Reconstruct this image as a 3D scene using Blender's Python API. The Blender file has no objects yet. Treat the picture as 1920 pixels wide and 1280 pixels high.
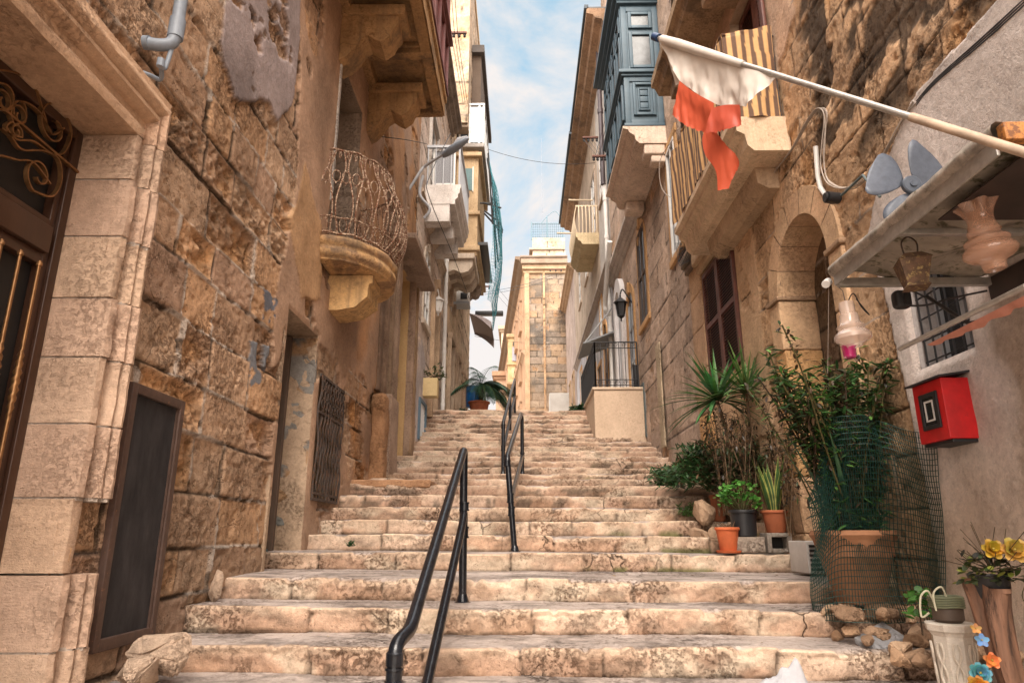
import bpy, math, random
import numpy as np
from mathutils import Vector, Matrix
random.seed(7)
sc = bpy.context.scene
COL = sc.collection
F_PX = 1280.0
TH = math.atan(364/1280.0)
YAW = 0.015
XL, XR = -2.15, 2.55
# ---------------------------------------------------------------- camera maths (turning measured sight lines into points of the place)
def ray(px, py):
    u = (px-960)/F_PX; v = (640-py)/F_PX
    d = Vector((u, math.cos(TH)-v*math.sin(TH), math.sin(TH)+v*math.cos(TH)))
    return Matrix.Rotation(YAW, 3, 'Z') @ d
def P(px, py, d): return ray(px, py)*d
def onx(px, py, x):
    r = ray(px, py); return r*(x/r.x)
def ony(px, py, y):
    r = ray(px, py); return r*(y/r.y)
def L(px, py): return onx(px, py, XL)
def R(px, py): return onx(px, py, XR)
# ---------------------------------------------------------------- numpy noise
def _hash(ix, iy, iz, seed):
    h = (ix*374761393 + iy*668265263 + iz*2147483647 + seed*974634777) & 0xFFFFFFFF
    h = ((h ^ (h >> 13))*1274126177) & 0xFFFFFFFF
    h = ((h ^ (h >> 16))*2246822519) & 0xFFFFFFFF
    return ((h ^ (h >> 15)) & 0xFFFFFF)/float(0xFFFFFF)
def vn(x, y, z, s, seed=0):
    x = np.asarray(x, float)*s; y = np.asarray(y, float)*s; z = np.asarray(z, float)*s
    x, y, z = np.broadcast_arrays(x, y, z)
    ix = np.floor(x).astype(np.int64); iy = np.floor(y).astype(np.int64); iz = np.floor(z).astype(np.int64)
    fx = x-ix; fy = y-iy; fz = z-iz
    fx = fx*fx*(3-2*fx); fy = fy*fy*(3-2*fy); fz = fz*fz*(3-2*fz)
    def h(a, b, c): return _hash(ix+a, iy+b, iz+c, seed)
    x00 = h(0,0,0)*(1-fx)+h(1,0,0)*fx; x10 = h(0,1,0)*(1-fx)+h(1,1,0)*fx
    x01 = h(0,0,1)*(1-fx)+h(1,0,1)*fx; x11 = h(0,1,1)*(1-fx)+h(1,1,1)*fx
    return (x00*(1-fy)+x10*fy)*(1-fz)+(x01*(1-fy)+x11*fy)*fz
def fbm(x, y, z, s, seed=0, o=4):
    t = 0; a = 1; n = 0
    for k in range(o):
        t = t+a*vn(x, y, z, s*2**k, seed+k*17); n += a; a *= .5
    return t/n
def sst(a, b, x): t = np.clip((x-a)/(b-a), 0, 1); return t*t*(3-2*t)
def inpoly(y, z, poly):
    c = np.zeros(y.shape, bool); n = len(poly); j = n-1
    for i in range(n):
        yi, zi = poly[i]; yj, zj = poly[j]
        if zi != zj:
            c ^= ((zi > z) != (zj > z)) & (y < (yj-yi)*(z-zi)/(zj-zi)+yi)
        j = i
    return c
# ---------------------------------------------------------------- mesh collector
class MB:
    def __init__(s): s.v = []; s.f = []; s.n = 0; s.c = []
    def add(s, v, f, c=None):
        v = np.asarray(v, float).reshape(-1, 3); s.v.append(v)
        s.f.extend([tuple(i+s.n for i in q) for q in f]); s.n += len(v)
        s.c.append(np.tile((1, 1, 1), (len(v), 1)) if c is None else (np.tile(c, (len(v), 1)) if np.ndim(c) == 1 else c))
        return s
    def box(s, x0, x1, y0, y1, z0, z1, c=None):
        v = [(x, y, z) for x in (x0, x1) for y in (y0, y1) for z in (z0, z1)]
        return s.add(v, [(0,1,3,2),(4,6,7,5),(0,4,5,1),(2,3,7,6),(0,2,6,4),(1,5,7,3)], c)
    def obox(s, o, ax, ay, az, c=None):           # oriented box: corner o and three edge vectors
        o = np.array(o, float); ax = np.array(ax, float); ay = np.array(ay, float); az = np.array(az, float)
        v = [o+i*ax+j*ay+k*az for i in (0,1) for j in (0,1) for k in (0,1)]
        return s.add(v, [(0,1,3,2),(4,6,7,5),(0,4,5,1),(2,3,7,6),(0,2,6,4),(1,5,7,3)], c)
    def rbox(s, x0, x1, y0, y1, z0, z1, r=.012, res=.05, amp=.004, ns=9., seed=0, c=None, chip=0.):
        lo = np.array((x0, y0, z0)); hi = np.array((x1, y1, z1)); lo, hi = np.minimum(lo, hi), np.maximum(lo, hi)
        r = min(r, (hi-lo).min()*.45)
        ax = []
        for a in range(3):
            n = max(1, int(math.ceil((hi[a]-lo[a]-2*r)/res)))
            ax.append(np.concatenate(([lo[a], lo[a]+r*.5], np.linspace(lo[a]+r, hi[a]-r, n+1), [hi[a]-r*.5, hi[a]])))
        vid = {}; V = []; Fc = []
        nx, ny, nz = [len(a) for a in ax]
        def g(i, j, k):
            key = (i, j, k)
            if key not in vid: vid[key] = len(V); V.append((ax[0][i], ax[1][j], ax[2][k]))
            return vid[key]
        for i in (0, nx-1):
            for j in range(ny-1):
                for k in range(nz-1):
                    q = (g(i,j,k), g(i,j+1,k), g(i,j+1,k+1), g(i,j,k+1)); Fc.append(q if i else q[::-1])
        for j in (0, ny-1):
            for i in range(nx-1):
                for k in range(nz-1):
                    q = (g(i,j,k), g(i,j,k+1), g(i+1,j,k+1), g(i+1,j,k)); Fc.append(q if j else q[::-1])
        for k in (0, nz-1):
            for i in range(nx-1):
                for j in range(ny-1):
                    q = (g(i,j,k), g(i+1,j,k), g(i+1,j+1,k), g(i,j+1,k)); Fc.append(q if k else q[::-1])
        V = np.array(V); inner = np.clip(V, lo+r, hi-r); d = V-inner
        ln = np.linalg.norm(d, axis=1, keepdims=True); nrm = d/np.maximum(ln, 1e-9)
        rr = r
        if chip > 0:
            edge = (np.abs(nrm) > .25).sum(1) > 1
            rr = r-edge[:, None]*(chip*sst(.5, .75, fbm(V[:,0], V[:,1], V[:,2], 7, seed+5))[:, None])
        V = inner+nrm*rr
        if amp: V = V+nrm*((fbm(V[:,0], V[:,1], V[:,2], ns, seed)-.5)*2*amp)[:, None]
        return s.add(V, Fc, c)
    def grid(s, pts, c=None, closed_u=False, closed_v=False):     # pts (n,m,3)
        pts = np.asarray(pts, float); n, m = pts.shape[:2]; f = []
        for i in range(n if closed_u else n-1):
            for j in range(m if closed_v else m-1):
                i2 = (i+1) % n; j2 = (j+1) % m
                f.append((i*m+j, i2*m+j, i2*m+j2, i*m+j2))
        return s.add(pts.reshape(-1, 3), f, c if c is None or np.ndim(c) == 1 else np.asarray(c).reshape(-1, 3))
    def tube(s, pts, r, n=8, c=None, caps=True, rs=None):
        pts = [Vector(p) for p in pts]; m = len(pts); ring = []; up = None
        for i in range(m):
            t = (pts[min(i+1, m-1)]-pts[max(i-1, 0)])
            if t.length < 1e-9: t = Vector((0,0,1))
            t.normalize()
            if up is None:
                up = Vector((0,0,1)) if abs(t.z) < .9 else Vector((1,0,0))
            a = (up-t*up.dot(t))
            if a.length < 1e-6: a = t.orthogonal()
            a.normalize(); b = t.cross(a); up = a
            q = rs[i] if rs is not None else r
            ring.append([pts[i]+(a*math.cos(k*2*math.pi/n)+b*math.sin(k*2*math.pi/n))*q for k in range(n)])
        v = [p for rg in ring for p in rg]; f = []
        for i in range(m-1):
            for k in range(n):
                f.append((i*n+k, i*n+(k+1) % n, (i+1)*n+(k+1) % n, (i+1)*n+k))
        if caps: f.append(tuple(range(n))[::-1]); f.append(tuple((m-1)*n+k for k in range(n)))
        return s.add([tuple(p) for p in v], f, c)
    def lathe(s, prof, o=(0,0,0), n=28, c=None, wob=None):      # prof [(r,z)]
        v = []; f = []
        for i, (r, z) in enumerate(prof):
            for k in range(n):
                a = 2*math.pi*k/n; rr = r*(wob(i, a) if wob else 1)
                v.append((o[0]+rr*math.cos(a), o[1]+rr*math.sin(a), o[2]+z))
        for i in range(len(prof)-1):
            for k in range(n):
                f.append((i*n+k, i*n+(k+1) % n, (i+1)*n+(k+1) % n, (i+1)*n+k))
        return s.add(v, f, c)
    def prof(s, pts, axis, a0, a1, res=.06, amp=0., ns=8., seed=0, c=None, closed=True, caps=True):
        # pts: closed 2D profile; axis 'y': pts=(x,z); axis 'z': pts=(x,y); axis 'x': pts=(y,z)
        n = max(1, int(abs(a1-a0)/res)); A = np.linspace(a0, a1, n+1); pts = np.array(pts, float); m = len(pts)
        cen = pts.mean(0)
        G = np.zeros((n+1, m, 3))
        for i, a in enumerate(A):
            if axis == 'y': G[i] = np.c_[pts[:,0], np.full(m, a), pts[:,1]]
            elif axis == 'z': G[i] = np.c_[pts[:,0], pts[:,1], np.full(m, a)]
            else: G[i] = np.c_[np.full(m, a), pts[:,0], pts[:,1]]
        if amp:
            q = G.reshape(-1, 3); w = (fbm(q[:,0], q[:,1], q[:,2], ns, seed)-.5)*2*amp
            w2 = (fbm(q[:,0]+9, q[:,1], q[:,2], ns, seed+3)-.5)*2*amp
            if axis == 'y': q[:,0] += w; q[:,2] += w2
            elif axis == 'z': q[:,0] += w; q[:,1] += w2
            else: q[:,1] += w; q[:,2] += w2
            G = q.reshape(n+1, m, 3)
        s.grid(G, c, closed_v=closed)
        if caps and closed:
            b = s.n-(n+1)*m
            s.f.append(tuple(b+k for k in range(m))); s.f.append(tuple(b+n*m+k for k in range(m))[::-1])
        return s
def wpos(o):
    p = Vector((0,0,0))
    while o is not None: p += o.location; o = o.parent
    return p
def tag(o, label=None, cat=None, group=None, kind=None):
    if label: o['label'] = label
    if cat: o['category'] = cat
    if group: o['group'] = group
    if kind: o['kind'] = kind
    return o
def thing(name, label, cat, loc, group=None):
    o = bpy.data.objects.new(name, None); COL.objects.link(o); o.location = loc; o.empty_display_size = .2
    return tag(o, label, cat, group)
def obj(name, mb, mat, parent=None, smooth=True, angle=35):
    me = bpy.data.meshes.new(name)
    V = np.concatenate(mb.v) if mb.v else np.zeros((0, 3))
    if parent is not None: off = wpos(parent)
    else:
        lo = V.min(0); hi = V.max(0); off = Vector(((lo[0]+hi[0])/2, (lo[1]+hi[1])/2, lo[2]))
    V = V-np.array(off)
    me.from_pydata(V.tolist(), [], mb.f); me.update()
    C = np.concatenate(mb.c)
    at = me.color_attributes.new('Col', 'FLOAT_COLOR', 'POINT')
    at.data.foreach_set('color', np.c_[C, np.ones(len(C))].astype(np.float32).ravel())
    if smooth:
        me.polygons.foreach_set('use_smooth', [True]*len(me.polygons))
        if angle < 179: me.set_sharp_from_angle(angle=math.radians(angle))
    o = bpy.data.objects.new(name, me); COL.objects.link(o)
    if mat: me.materials.append(mat)
    if parent is not None: o.parent = parent
    else: o.location = off
    return o
def solo(name, mb, mat, label, cat, group=None, **k):
    return tag(obj(name, mb, mat, None, **k), label, cat, group)
def dup(root, loc=None, label=None, group=None):
    r = root.copy(); COL.objects.link(r)
    if loc is not None: r.location = loc
    if label: r['label'] = label
    if group: r['group'] = group
    for ch in list(root.children):
        c = ch.copy(); COL.objects.link(c); c.parent = r
        for g in ch.children:
            d = g.copy(); COL.objects.link(d); d.parent = c
    return r
def bez(pts, n=8):                                   # Catmull-Rom through points
    pts = [Vector(p) for p in pts]; out = []
    for i in range(len(pts)-1):
        p0 = pts[max(i-1, 0)]; p1 = pts[i]; p2 = pts[i+1]; p3 = pts[min(i+2, len(pts)-1)]
        for k in range(n):
            t = k/n
            out.append(.5*((2*p1)+(p2-p0)*t+(2*p0-5*p1+4*p2-p3)*t*t+(3*p1-p0-3*p2+p3)*t**3))
    out.append(pts[-1]); return out
# ---------------------------------------------------------------- materials
def nm(name):
    m = bpy.data.materials.new(name); m.use_nodes = True
    nt = m.node_tree; b = nt.nodes['Principled BSDF']
    return m, nt, b
def N(nt, t, **k):
    n = nt.nodes.new(t)
    for a, v in k.items():
        if a.startswith('i_'):
            key = a[2:]; n.inputs[int(key) if key.isdigit() else key.replace('_', ' ')].default_value = v
        else: setattr(n, a, v)
    return n
def ramp(nt, f, stops):
    r = nt.nodes.new('ShaderNodeValToRGB'); e = r.color_ramp.elements
    while len(e) < len(stops): e.new(.5)
    for i, (p, c) in enumerate(stops):
        e[i].position = p; e[i].color = (c, c, c, 1) if isinstance(c, (int, float)) else (*c, 1)
    nt.links.new(f, r.inputs[0]); return r.outputs[0]
def mix(nt, f, a, b, mode='MIX'):
    m = nt.nodes.new('ShaderNodeMix'); m.data_type = 'RGBA'; m.blend_type = mode
    for s, v in ((0, f), (6, a), (7, b)):
        if hasattr(v, 'links'): nt.links.new(v, m.inputs[s])
        elif isinstance(v, (int, float)): m.inputs[s].default_value = v if s == 0 else (v, v, v, 1)
        else: m.inputs[s].default_value = (*v, 1)
    return m.outputs[2]
def math_(nt, op, a, b=0.):
    m = nt.nodes.new('ShaderNodeMath'); m.operation = op
    for s, v in ((0, a), (1, b)):
        if hasattr(v, 'links'): nt.links.new(v, m.inputs[s])
        else: m.inputs[s].default_value = v
    return m.outputs[0]
def coords(nt, sc_=(1,1,1)):
    tc = nt.nodes.new('ShaderNodeTexCoord'); mp = nt.nodes.new('ShaderNodeMapping')
    mp.inputs['Scale'].default_value = sc_; nt.links.new(tc.outputs['Object'], mp.inputs[0]); return mp.outputs[0]
def noise(nt, vec, s, det=6, rough=.6, w=0):
    n = N(nt, 'ShaderNodeTexNoise', i_Scale=s, i_Detail=det, i_Roughness=rough); nt.links.new(vec, n.inputs['Vector']); return n.outputs[0]
def stone(name, base=(1,1,1), use_attr=True, var=.35, pits=.5, bump=.5, scale=1., stain=.0, stain_col=(.08,.065,.055), rough=.93, streak=0., chisel=0., grunge=.5, cracks=.5):
    m, nt, b = nm(name); v = coords(nt)
    if use_attr:
        at = N(nt, 'ShaderNodeVertexColor', layer_name='Col'); c = at.outputs[0]; rk = at.outputs[1]
        c = mix(nt, 1., c, base, 'MULTIPLY')
    else: c = base; rk = 1.
    n1 = noise(nt, v, 2.3*scale, 6, .65); n2 = noise(nt, v, 26*scale, 6, .7); n3 = noise(nt, v, 120*scale, 3, .6)
    lo = 1-var; hi = 1+var*.7
    c = mix(nt, 1., c, ramp(nt, n1, [(.3, (lo, lo*.97, lo*.94)), (.72, (hi, hi, hi))]), 'MULTIPLY')
    c = mix(nt, 1., c, ramp(nt, n2, [(.3, 1-var*.9), (.5, 1.), (.72, 1+var*.6)]), 'MULTIPLY')
    vo = N(nt, 'ShaderNodeTexVoronoi', i_Scale=42*scale); nt.links.new(v, vo.inputs['Vector'])
    pm = noise(nt, v, 5*scale, 4, .6)
    pit = math_(nt, 'MULTIPLY', ramp(nt, vo.outputs['Distance'], [(.0, 1.), (.32, 0.)]), ramp(nt, pm, [(.48, 0.), (.62, 1.)])); pit = math_(nt, 'MULTIPLY', pit, rk)
    c = mix(nt, math_(nt, 'MULTIPLY', pit, .75*pits), c, (.09, .055, .035))
    gm = math_(nt, 'MULTIPLY', math_(nt, 'MULTIPLY', ramp(nt, noise(nt, v, 34*scale, 6, .76), [(.50, 0.), (.58, 1.)]), rk), ramp(nt, noise(nt, v, 1.7*scale, 5, .65), [(.46, .10), (.60, 1.)]))
    c = mix(nt, math_(nt, 'MULTIPLY', gm, grunge), c, mix(nt, 1., c, (.30, .22, .17), 'MULTIPLY'))
    lm = math_(nt, 'MULTIPLY', ramp(nt, noise(nt, v, 60*scale, 4, .7), [(.54, 0.), (.66, 1.)]), .35)
    c = mix(nt, lm, c, mix(nt, 1., c, (1.45, 1.4, 1.35), 'MULTIPLY'))
    wv = N(nt, 'ShaderNodeTexNoise', i_Scale=4*scale, i_Detail=5); nt.links.new(v, wv.inputs['Vector'])
    wm = nt.nodes.new('ShaderNodeVectorMath'); wm.operation = 'MULTIPLY_ADD'; nt.links.new(wv.outputs['Color'], wm.inputs[0]); wm.inputs[1].default_value = (.35, .35, .35); nt.links.new(v, wm.inputs[2])
    vc = N(nt, 'ShaderNodeTexVoronoi', feature='DISTANCE_TO_EDGE', i_Scale=2.6*scale); nt.links.new(wm.outputs[0], vc.inputs['Vector'])
    ck = math_(nt, 'MULTIPLY', ramp(nt, vc.outputs['Distance'], [(.0, 1.), (.022, 0.)]), ramp(nt, noise(nt, v, .9*scale, 3, .5), [(.54, 0.), (.62, 1.)])); ck = math_(nt, 'MULTIPLY', ck, rk)
    c = mix(nt, math_(nt, 'MULTIPLY', ck, cracks), c, (.05, .035, .025))
    if stain:
        ns = noise(nt, v, 1.1*scale, 9, .72); c = mix(nt, math_(nt, 'MULTIPLY', ramp(nt, ns, [(.52, 0.), (.62, 1.)]), stain), c, stain_col)
    if streak:
        v2 = coords(nt, (9, 9, .5)); ns = noise(nt, v2, 1.2, 5, .6)
        c = mix(nt, math_(nt, 'MULTIPLY', ramp(nt, ns, [(.5, 0.), (.7, 1.)]), streak), c, (.10, .075, .06))
    nt.links.new(c, b.inputs['Base Color']); b.inputs['Roughness'].default_value = rough; b.inputs['Specular IOR Level'].default_value = .2
    h = math_(nt, 'ADD', math_(nt, 'MULTIPLY', n2, .6), math_(nt, 'MULTIPLY', n3, .25))
    h = math_(nt, 'SUBTRACT', h, math_(nt, 'MULTIPLY', pit, .8*pits))
    h = math_(nt, 'ADD', h, math_(nt, 'MULTIPLY', n1, .5)); h = math_(nt, 'SUBTRACT', h, math_(nt, 'MULTIPLY', gm, .45)); h = math_(nt, 'SUBTRACT', h, math_(nt, 'MULTIPLY', ck, 1.2*cracks))
    if chisel:
        v3 = coords(nt, (1, 1, 5)); h = math_(nt, 'ADD', h, math_(nt, 'MULTIPLY', noise(nt, v3, 22, 3, .6), chisel))
    bp = N(nt, 'ShaderNodeBump', i_Strength=bump, i_Distance=.02); nt.links.new(h, bp.inputs['Height']); nt.links.new(bp.outputs[0], b.inputs['Normal'])
    return m
def plain(name, col, rough=.6, metal=0., var=.15, scale=12., bump=.1, attr=False, spec=.5, rust=None, rust_t=.5, peel=None, peel_t=.6, trans=0., alpha=1., vstretch=1.):
    m, nt, b = nm(name); v = coords(nt, (1, 1, vstretch))
    c = col
    if attr:
        at = N(nt, 'ShaderNodeVertexColor', layer_name='Col'); c = mix(nt, 1., at.outputs[0], col, 'MULTIPLY')
    n = noise(nt, v, scale, 6, .65)
    c = mix(nt, 1., c, ramp(nt, n, [(.3, 1-var), (.7, 1+var)]), 'MULTIPLY')
    h = n
    if rust is not None:
        nr = noise(nt, v, scale*1.7, 8, .7); mk = ramp(nt, nr, [(rust_t-.04, 0.), (rust_t+.04, 1.)]); c = mix(nt, mk, c, rust); h = math_(nt, 'ADD', h, math_(nt, 'MULTIPLY', mk, .5))
    if peel is not None:
        nr = noise(nt, v, scale*.4, 9, .75); mk = ramp(nt, nr, [(peel_t-.01, 0.), (peel_t+.01, 1.)]); c = mix(nt, mk, c, peel); h = math_(nt, 'SUBTRACT', h, math_(nt, 'MULTIPLY', mk, 1.))
    nt.links.new(c, b.inputs['Base Color'])
    b.inputs['Roughness'].default_value = rough; b.inputs['Metallic'].default_value = metal; b.inputs['Specular IOR Level'].default_value = spec
    if trans: b.inputs['Transmission Weight'].default_value = trans
    if alpha < 1: b.inputs['Alpha'].default_value = alpha
    if bump:
        bp = N(nt, 'ShaderNodeBump', i_Strength=bump, i_Distance=.01); nt.links.new(h, bp.inputs['Height']); nt.links.new(bp.outputs[0], b.inputs['Normal'])
    return m
def leafm(name, col, var=.5, dead=None):
    m, nt, b = nm(name); v = coords(nt)
    at = N(nt, 'ShaderNodeVertexColor', layer_name='Col'); c = mix(nt, 1., at.outputs[0], col, 'MULTIPLY')
    n = noise(nt, v, 9, 3, .6); c = mix(nt, 1., c, ramp(nt, n, [(.3, 1-var), (.7, 1+var)]), 'MULTIPLY')
    nt.links.new(c, b.inputs['Base Color']); b.inputs['Roughness'].default_value = .45
    tr = nt.nodes.new('ShaderNodeBsdfTranslucent'); nt.links.new(c, tr.inputs[0])
    ms = nt.nodes.new('ShaderNodeMixShader'); ms.inputs[0].default_value = .25
    nt.links.new(b.outputs[0], ms.inputs[1]); nt.links.new(tr.outputs[0], ms.inputs[2])
    nt.links.new(ms.outputs[0], nt.nodes['Material Output'].inputs[0]); return m
M = {}
M['wall'] = stone('old_limestone', bump=1., var=.26, pits=.9, grunge=.5, cracks=.3)
M['wall_far'] = stone('far_limestone', bump=.5, var=.25, pits=.2, scale=.7)
M['plaster'] = stone('plaster_render', bump=.35, var=.12, pits=.1, grunge=.2, cracks=.0)
M['stair'] = stone('stair_limestone', bump=.9, var=.28, pits=.7, grunge=.75, cracks=.85)
M['jamb'] = stone('carved_limestone', bump=.7, var=.2, pits=.3, chisel=.3, grunge=.4, cracks=0., stain=.25, stain_col=(.16,.11,.08))
M['corbel'] = stone('corbel_stone', bump=.5, var=.25, pits=.1, stain=.6, streak=.5)
M['corbel_clean'] = stone('pale_corbel_stone', bump=.35, var=.18, pits=.05, streak=.25)
M['wood'] = plain('varnished_wood', (.055,.024,.013), rough=.35, var=.35, scale=6, bump=.15, vstretch=.1)
M['wood_red'] = plain('dark_red_wood', (.11,.035,.022), rough=.5, var=.3, scale=10, bump=.2, attr=True)
M['wood_old'] = plain('old_grey_wood', (.10,.065,.045), rough=.85, var=.4, scale=14, bump=.5, vstretch=.08)
M['dark'] = plain('dark_interior', (.012,.010,.009), rough=.6, var=.4, scale=4, bump=0)
M['glass_dark'] = plain('dark_glass', (.02,.022,.025), rough=.12, var=.3, scale=3, bump=0)
M['glass_sky'] = plain('window_glass', (.10,.13,.16), rough=.06, var=.3, scale=2, bump=.02, spec=.9)
M['bronze'] = plain('bronze_iron', (.30,.16,.07), rough=.38, metal=.75, var=.3, scale=20, bump=.1)
M['mesh_screen'] = None
M['frame_brown'] = plain('brown_painted_frame', (.075,.042,.030), rough=.6, var=.25, scale=18, bump=.2, rust=(.20,.09,.045), rust_t=.66)
M['pvc'] = plain('grey_pvc_pipe', (.19,.22,.26), rough=.5, var=.15, scale=14, bump=.05)
M['black_rail'] = plain('glossy_black_paint', (.008,.010,.014), rough=.2, var=.5, scale=26, bump=.25, rust=(.06,.035,.02), rust_t=.74)
M['rust_iron'] = plain('rusty_white_iron', (.50,.38,.27), rough=.8, var=.2, scale=30, bump=.6, rust=(.16,.06,.028), rust_t=.485)
M['dark_iron'] = plain('weathered_dark_iron', (.055,.042,.035), rough=.75, var=.3, scale=25, bump=.4, rust=(.13,.06,.03), rust_t=.55)
M['black_iron'] = plain('black_iron', (.015,.015,.017), rough=.5, var=.2, scale=25, bump=.1)
M['blue_wood'] = plain('slate_blue_paint', (.045,.085,.115), rough=.55, var=.18, scale=5, bump=.12, peel=(.30,.30,.28), peel_t=.78)
M['white_paint'] = plain('white_paint', (.62,.60,.57), rough=.6, var=.12, scale=6, bump=.1)
M['grey_paint'] = plain('grey_paint', (.36,.37,.39), rough=.6, var=.12, scale=6, bump=.1)
M['cream_paint'] = plain('cream_paint', (.62,.50,.35), rough=.7, var=.12, scale=6, bump=.1)
M['terracotta'] = plain('terracotta', (.50,.17,.075), rough=.8, var=.22, scale=9, bump=.2, attr=True)
M['black_plastic'] = plain('black_plastic', (.018,.018,.02), rough=.45, var=.2, scale=8, bump=.05)
M['leaf'] = leafm('green_leaves', (1,1,1))
M['twig'] = plain('dry_twigs', (.085,.055,.033), rough=.9, var=.4, scale=30, bump=.2, attr=True)
M['cable'] = plain('cable_sheath', (.03,.03,.032), rough=.6, var=.2, bump=0)
M['cable_light'] = plain('pale_cable', (.38,.32,.27), rough=.6, var=.3, bump=0)
M['attr'] = plain('painted_mix', (1,1,1), rough=.6, var=.15, attr=True, scale=20, bump=.15)
M['fabric'] = plain('cloth', (1,1,1), rough=.95, var=.12, attr=True, scale=18, bump=.25)
M['tarp'] = plain('stained_tarpaulin', (.30,.26,.21), rough=.6, var=.3, scale=7, bump=.25, rust=(.10,.09,.05), rust_t=.56)
M['alu'] = plain('worn_aluminium', (.42,.40,.37), rough=.45, metal=.6, var=.2, scale=22, bump=.15)
def screen_mat():
    m, nt, b = nm('fly_screen'); v = coords(nt, (1,1,.35))
    n = noise(nt, v, 9, 6, .7); c = mix(nt, ramp(nt, n, [(.35, 0.), (.75, 1.)]), (.016,.015,.016), (.06,.054,.055))
    ck = N(nt, 'ShaderNodeTexChecker', i_Scale=330); tc = nt.nodes.new('ShaderNodeTexCoord'); nt.links.new(tc.outputs['Object'], ck.inputs[0])
    c = mix(nt, math_(nt, 'MULTIPLY', ck.outputs[1], .5), c, (.05,.046,.046))
    nt.links.new(c, b.inputs['Base Color']); b.inputs['Roughness'].default_value = .8; b.inputs['Specular IOR Level'].default_value = .15
    return m
M['mesh_screen'] = screen_mat()
# ---------------------------------------------------------------- masonry sheets with real relief
PAL_NEAR = [(.52,.345,.225), (.46,.30,.195), (.57,.39,.26), (.44,.29,.20), (.54,.335,.195)]
def axis_pts(a0, a1, step, extra=()):
    out = [a0]; a = a0
    while a < a1:
        a += step(a); out.append(min(a, a1))
    out = np.array(out)
    for e in extra:
        if a0 < e < a1:
            k = int(np.argmin(np.abs(out-e)))
            if 0 < k < len(out)-1: out[k] = e
            else: out = np.sort(np.append(out, e))
    return np.unique(out)
def masonry(A, B, seed, ch=.3, bl=(.35, .8), pal=PAL_NEAR, relief=.02, rough_p=.35, carve=.05, mw=.012, joint=.012, white=.5, warp=.02, mort=(.55,.47,.40), orange=(.52,.265,.095)):
    """returns displacement and colour for points (A along, B up)"""
    rs = np.random.RandomState(seed)
    Aw = A+(fbm(A, B, 0, 2.2, seed+1)-.5)*2*warp*1.6; Bw = B+(fbm(A, B, 5, 1.5, seed+2)-.5)*2*warp
    b0 = Bw.min()-1; rows = [b0]
    while rows[-1] < Bw.max()+1: rows.append(rows[-1]+ch*rs.uniform(.82, 1.2))
    rows = np.array(rows); ri = np.searchsorted(rows, Bw)-1
    dr = np.minimum(Bw-rows[ri], rows[ri+1]-Bw)
    bid = np.zeros(A.shape, int); db = np.full(A.shape, 9.)
    for r in np.unique(ri):
        br = [Aw.min()-1-rs.uniform(0, bl[1])]
        while br[-1] < Aw.max()+1: br.append(br[-1]+rs.uniform(*bl))
        br = np.array(br); m = ri == r; k = np.searchsorted(br, Aw[m])-1
        bid[m] = k+r*1000; db[m] = np.minimum(Aw[m]-br[k], br[k+1]-Aw[m])
    e = np.minimum(dr, db)+(fbm(A, B, 2, 14, seed+3)-.5)*.016
    jm = 1-sst(mw*.35, mw*1.25, e)                      # joint mask
    h1 = _hash(bid, bid*0+3, bid*0+5, seed+11); h2 = _hash(bid, bid*0+7, bid*0+1, seed+13); h3 = _hash(bid, bid*0, bid*0+9, seed+19); h4 = _hash(bid, bid*0+2, bid*0+4, seed+23)
    rough = (h2 < rough_p)
    n_c = fbm(A, B, 0, 6, seed+31, 5); n_f = fbm(A, B, 3, 22, seed+37, 4)
    er = np.where(rough, 1., .12)*sst(.008, .06, e)
    d = (h1-.5)*2*relief+er*(-(sst(.30, .80, n_c))*carve*.62-np.abs(fbm(A, B, 11, 13, seed+71, 5)-.5)*carve*2.2+(n_f-.5)*carve*.55-sst(.58, .66, fbm(A, B, 12, 30, seed+73, 3))*.012)
    d += (1-rough)*((n_f-.5)*.010-sst(.60, .70, fbm(A, B, 15, 16, seed+75, 4))*.012)
    d -= np.maximum(0, 1-e/(mw*2.6))**2*joint*1.1
    pal = np.array(pal); c = pal[(h3*len(pal)).astype(int) % len(pal)].copy()
    c *= (.84+.32*h4)[..., None]
    deep = (er*sst(.45, .72, n_c)*rough)[..., None]
    c = c*(1-deep*.5)+np.array(orange)*(deep*.5)
    dk = (np.maximum(rough*.9, .35)*sst(.54, .70, n_f))[..., None]*.45; c = c*(1-dk); rv = (er*sst(.05, .0, np.abs(fbm(A, B, 11, 13, seed+71, 5)-.5)))[..., None]; c = c*(1+rv*.18)
    wz = sst(.48, .56, fbm(A, B, 8, 1.6, seed+41))*white
    wz = wz*sst(.35, .5, fbm(A, B, 9, 7, seed+43))
    jc = np.array(mort)*wz[..., None]+c*.15*(1-wz[..., None])
    c = c*(1-jm[..., None])+jc*jm[..., None]
    d = d+jm*wz*joint*1.0
    return d, c
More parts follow.
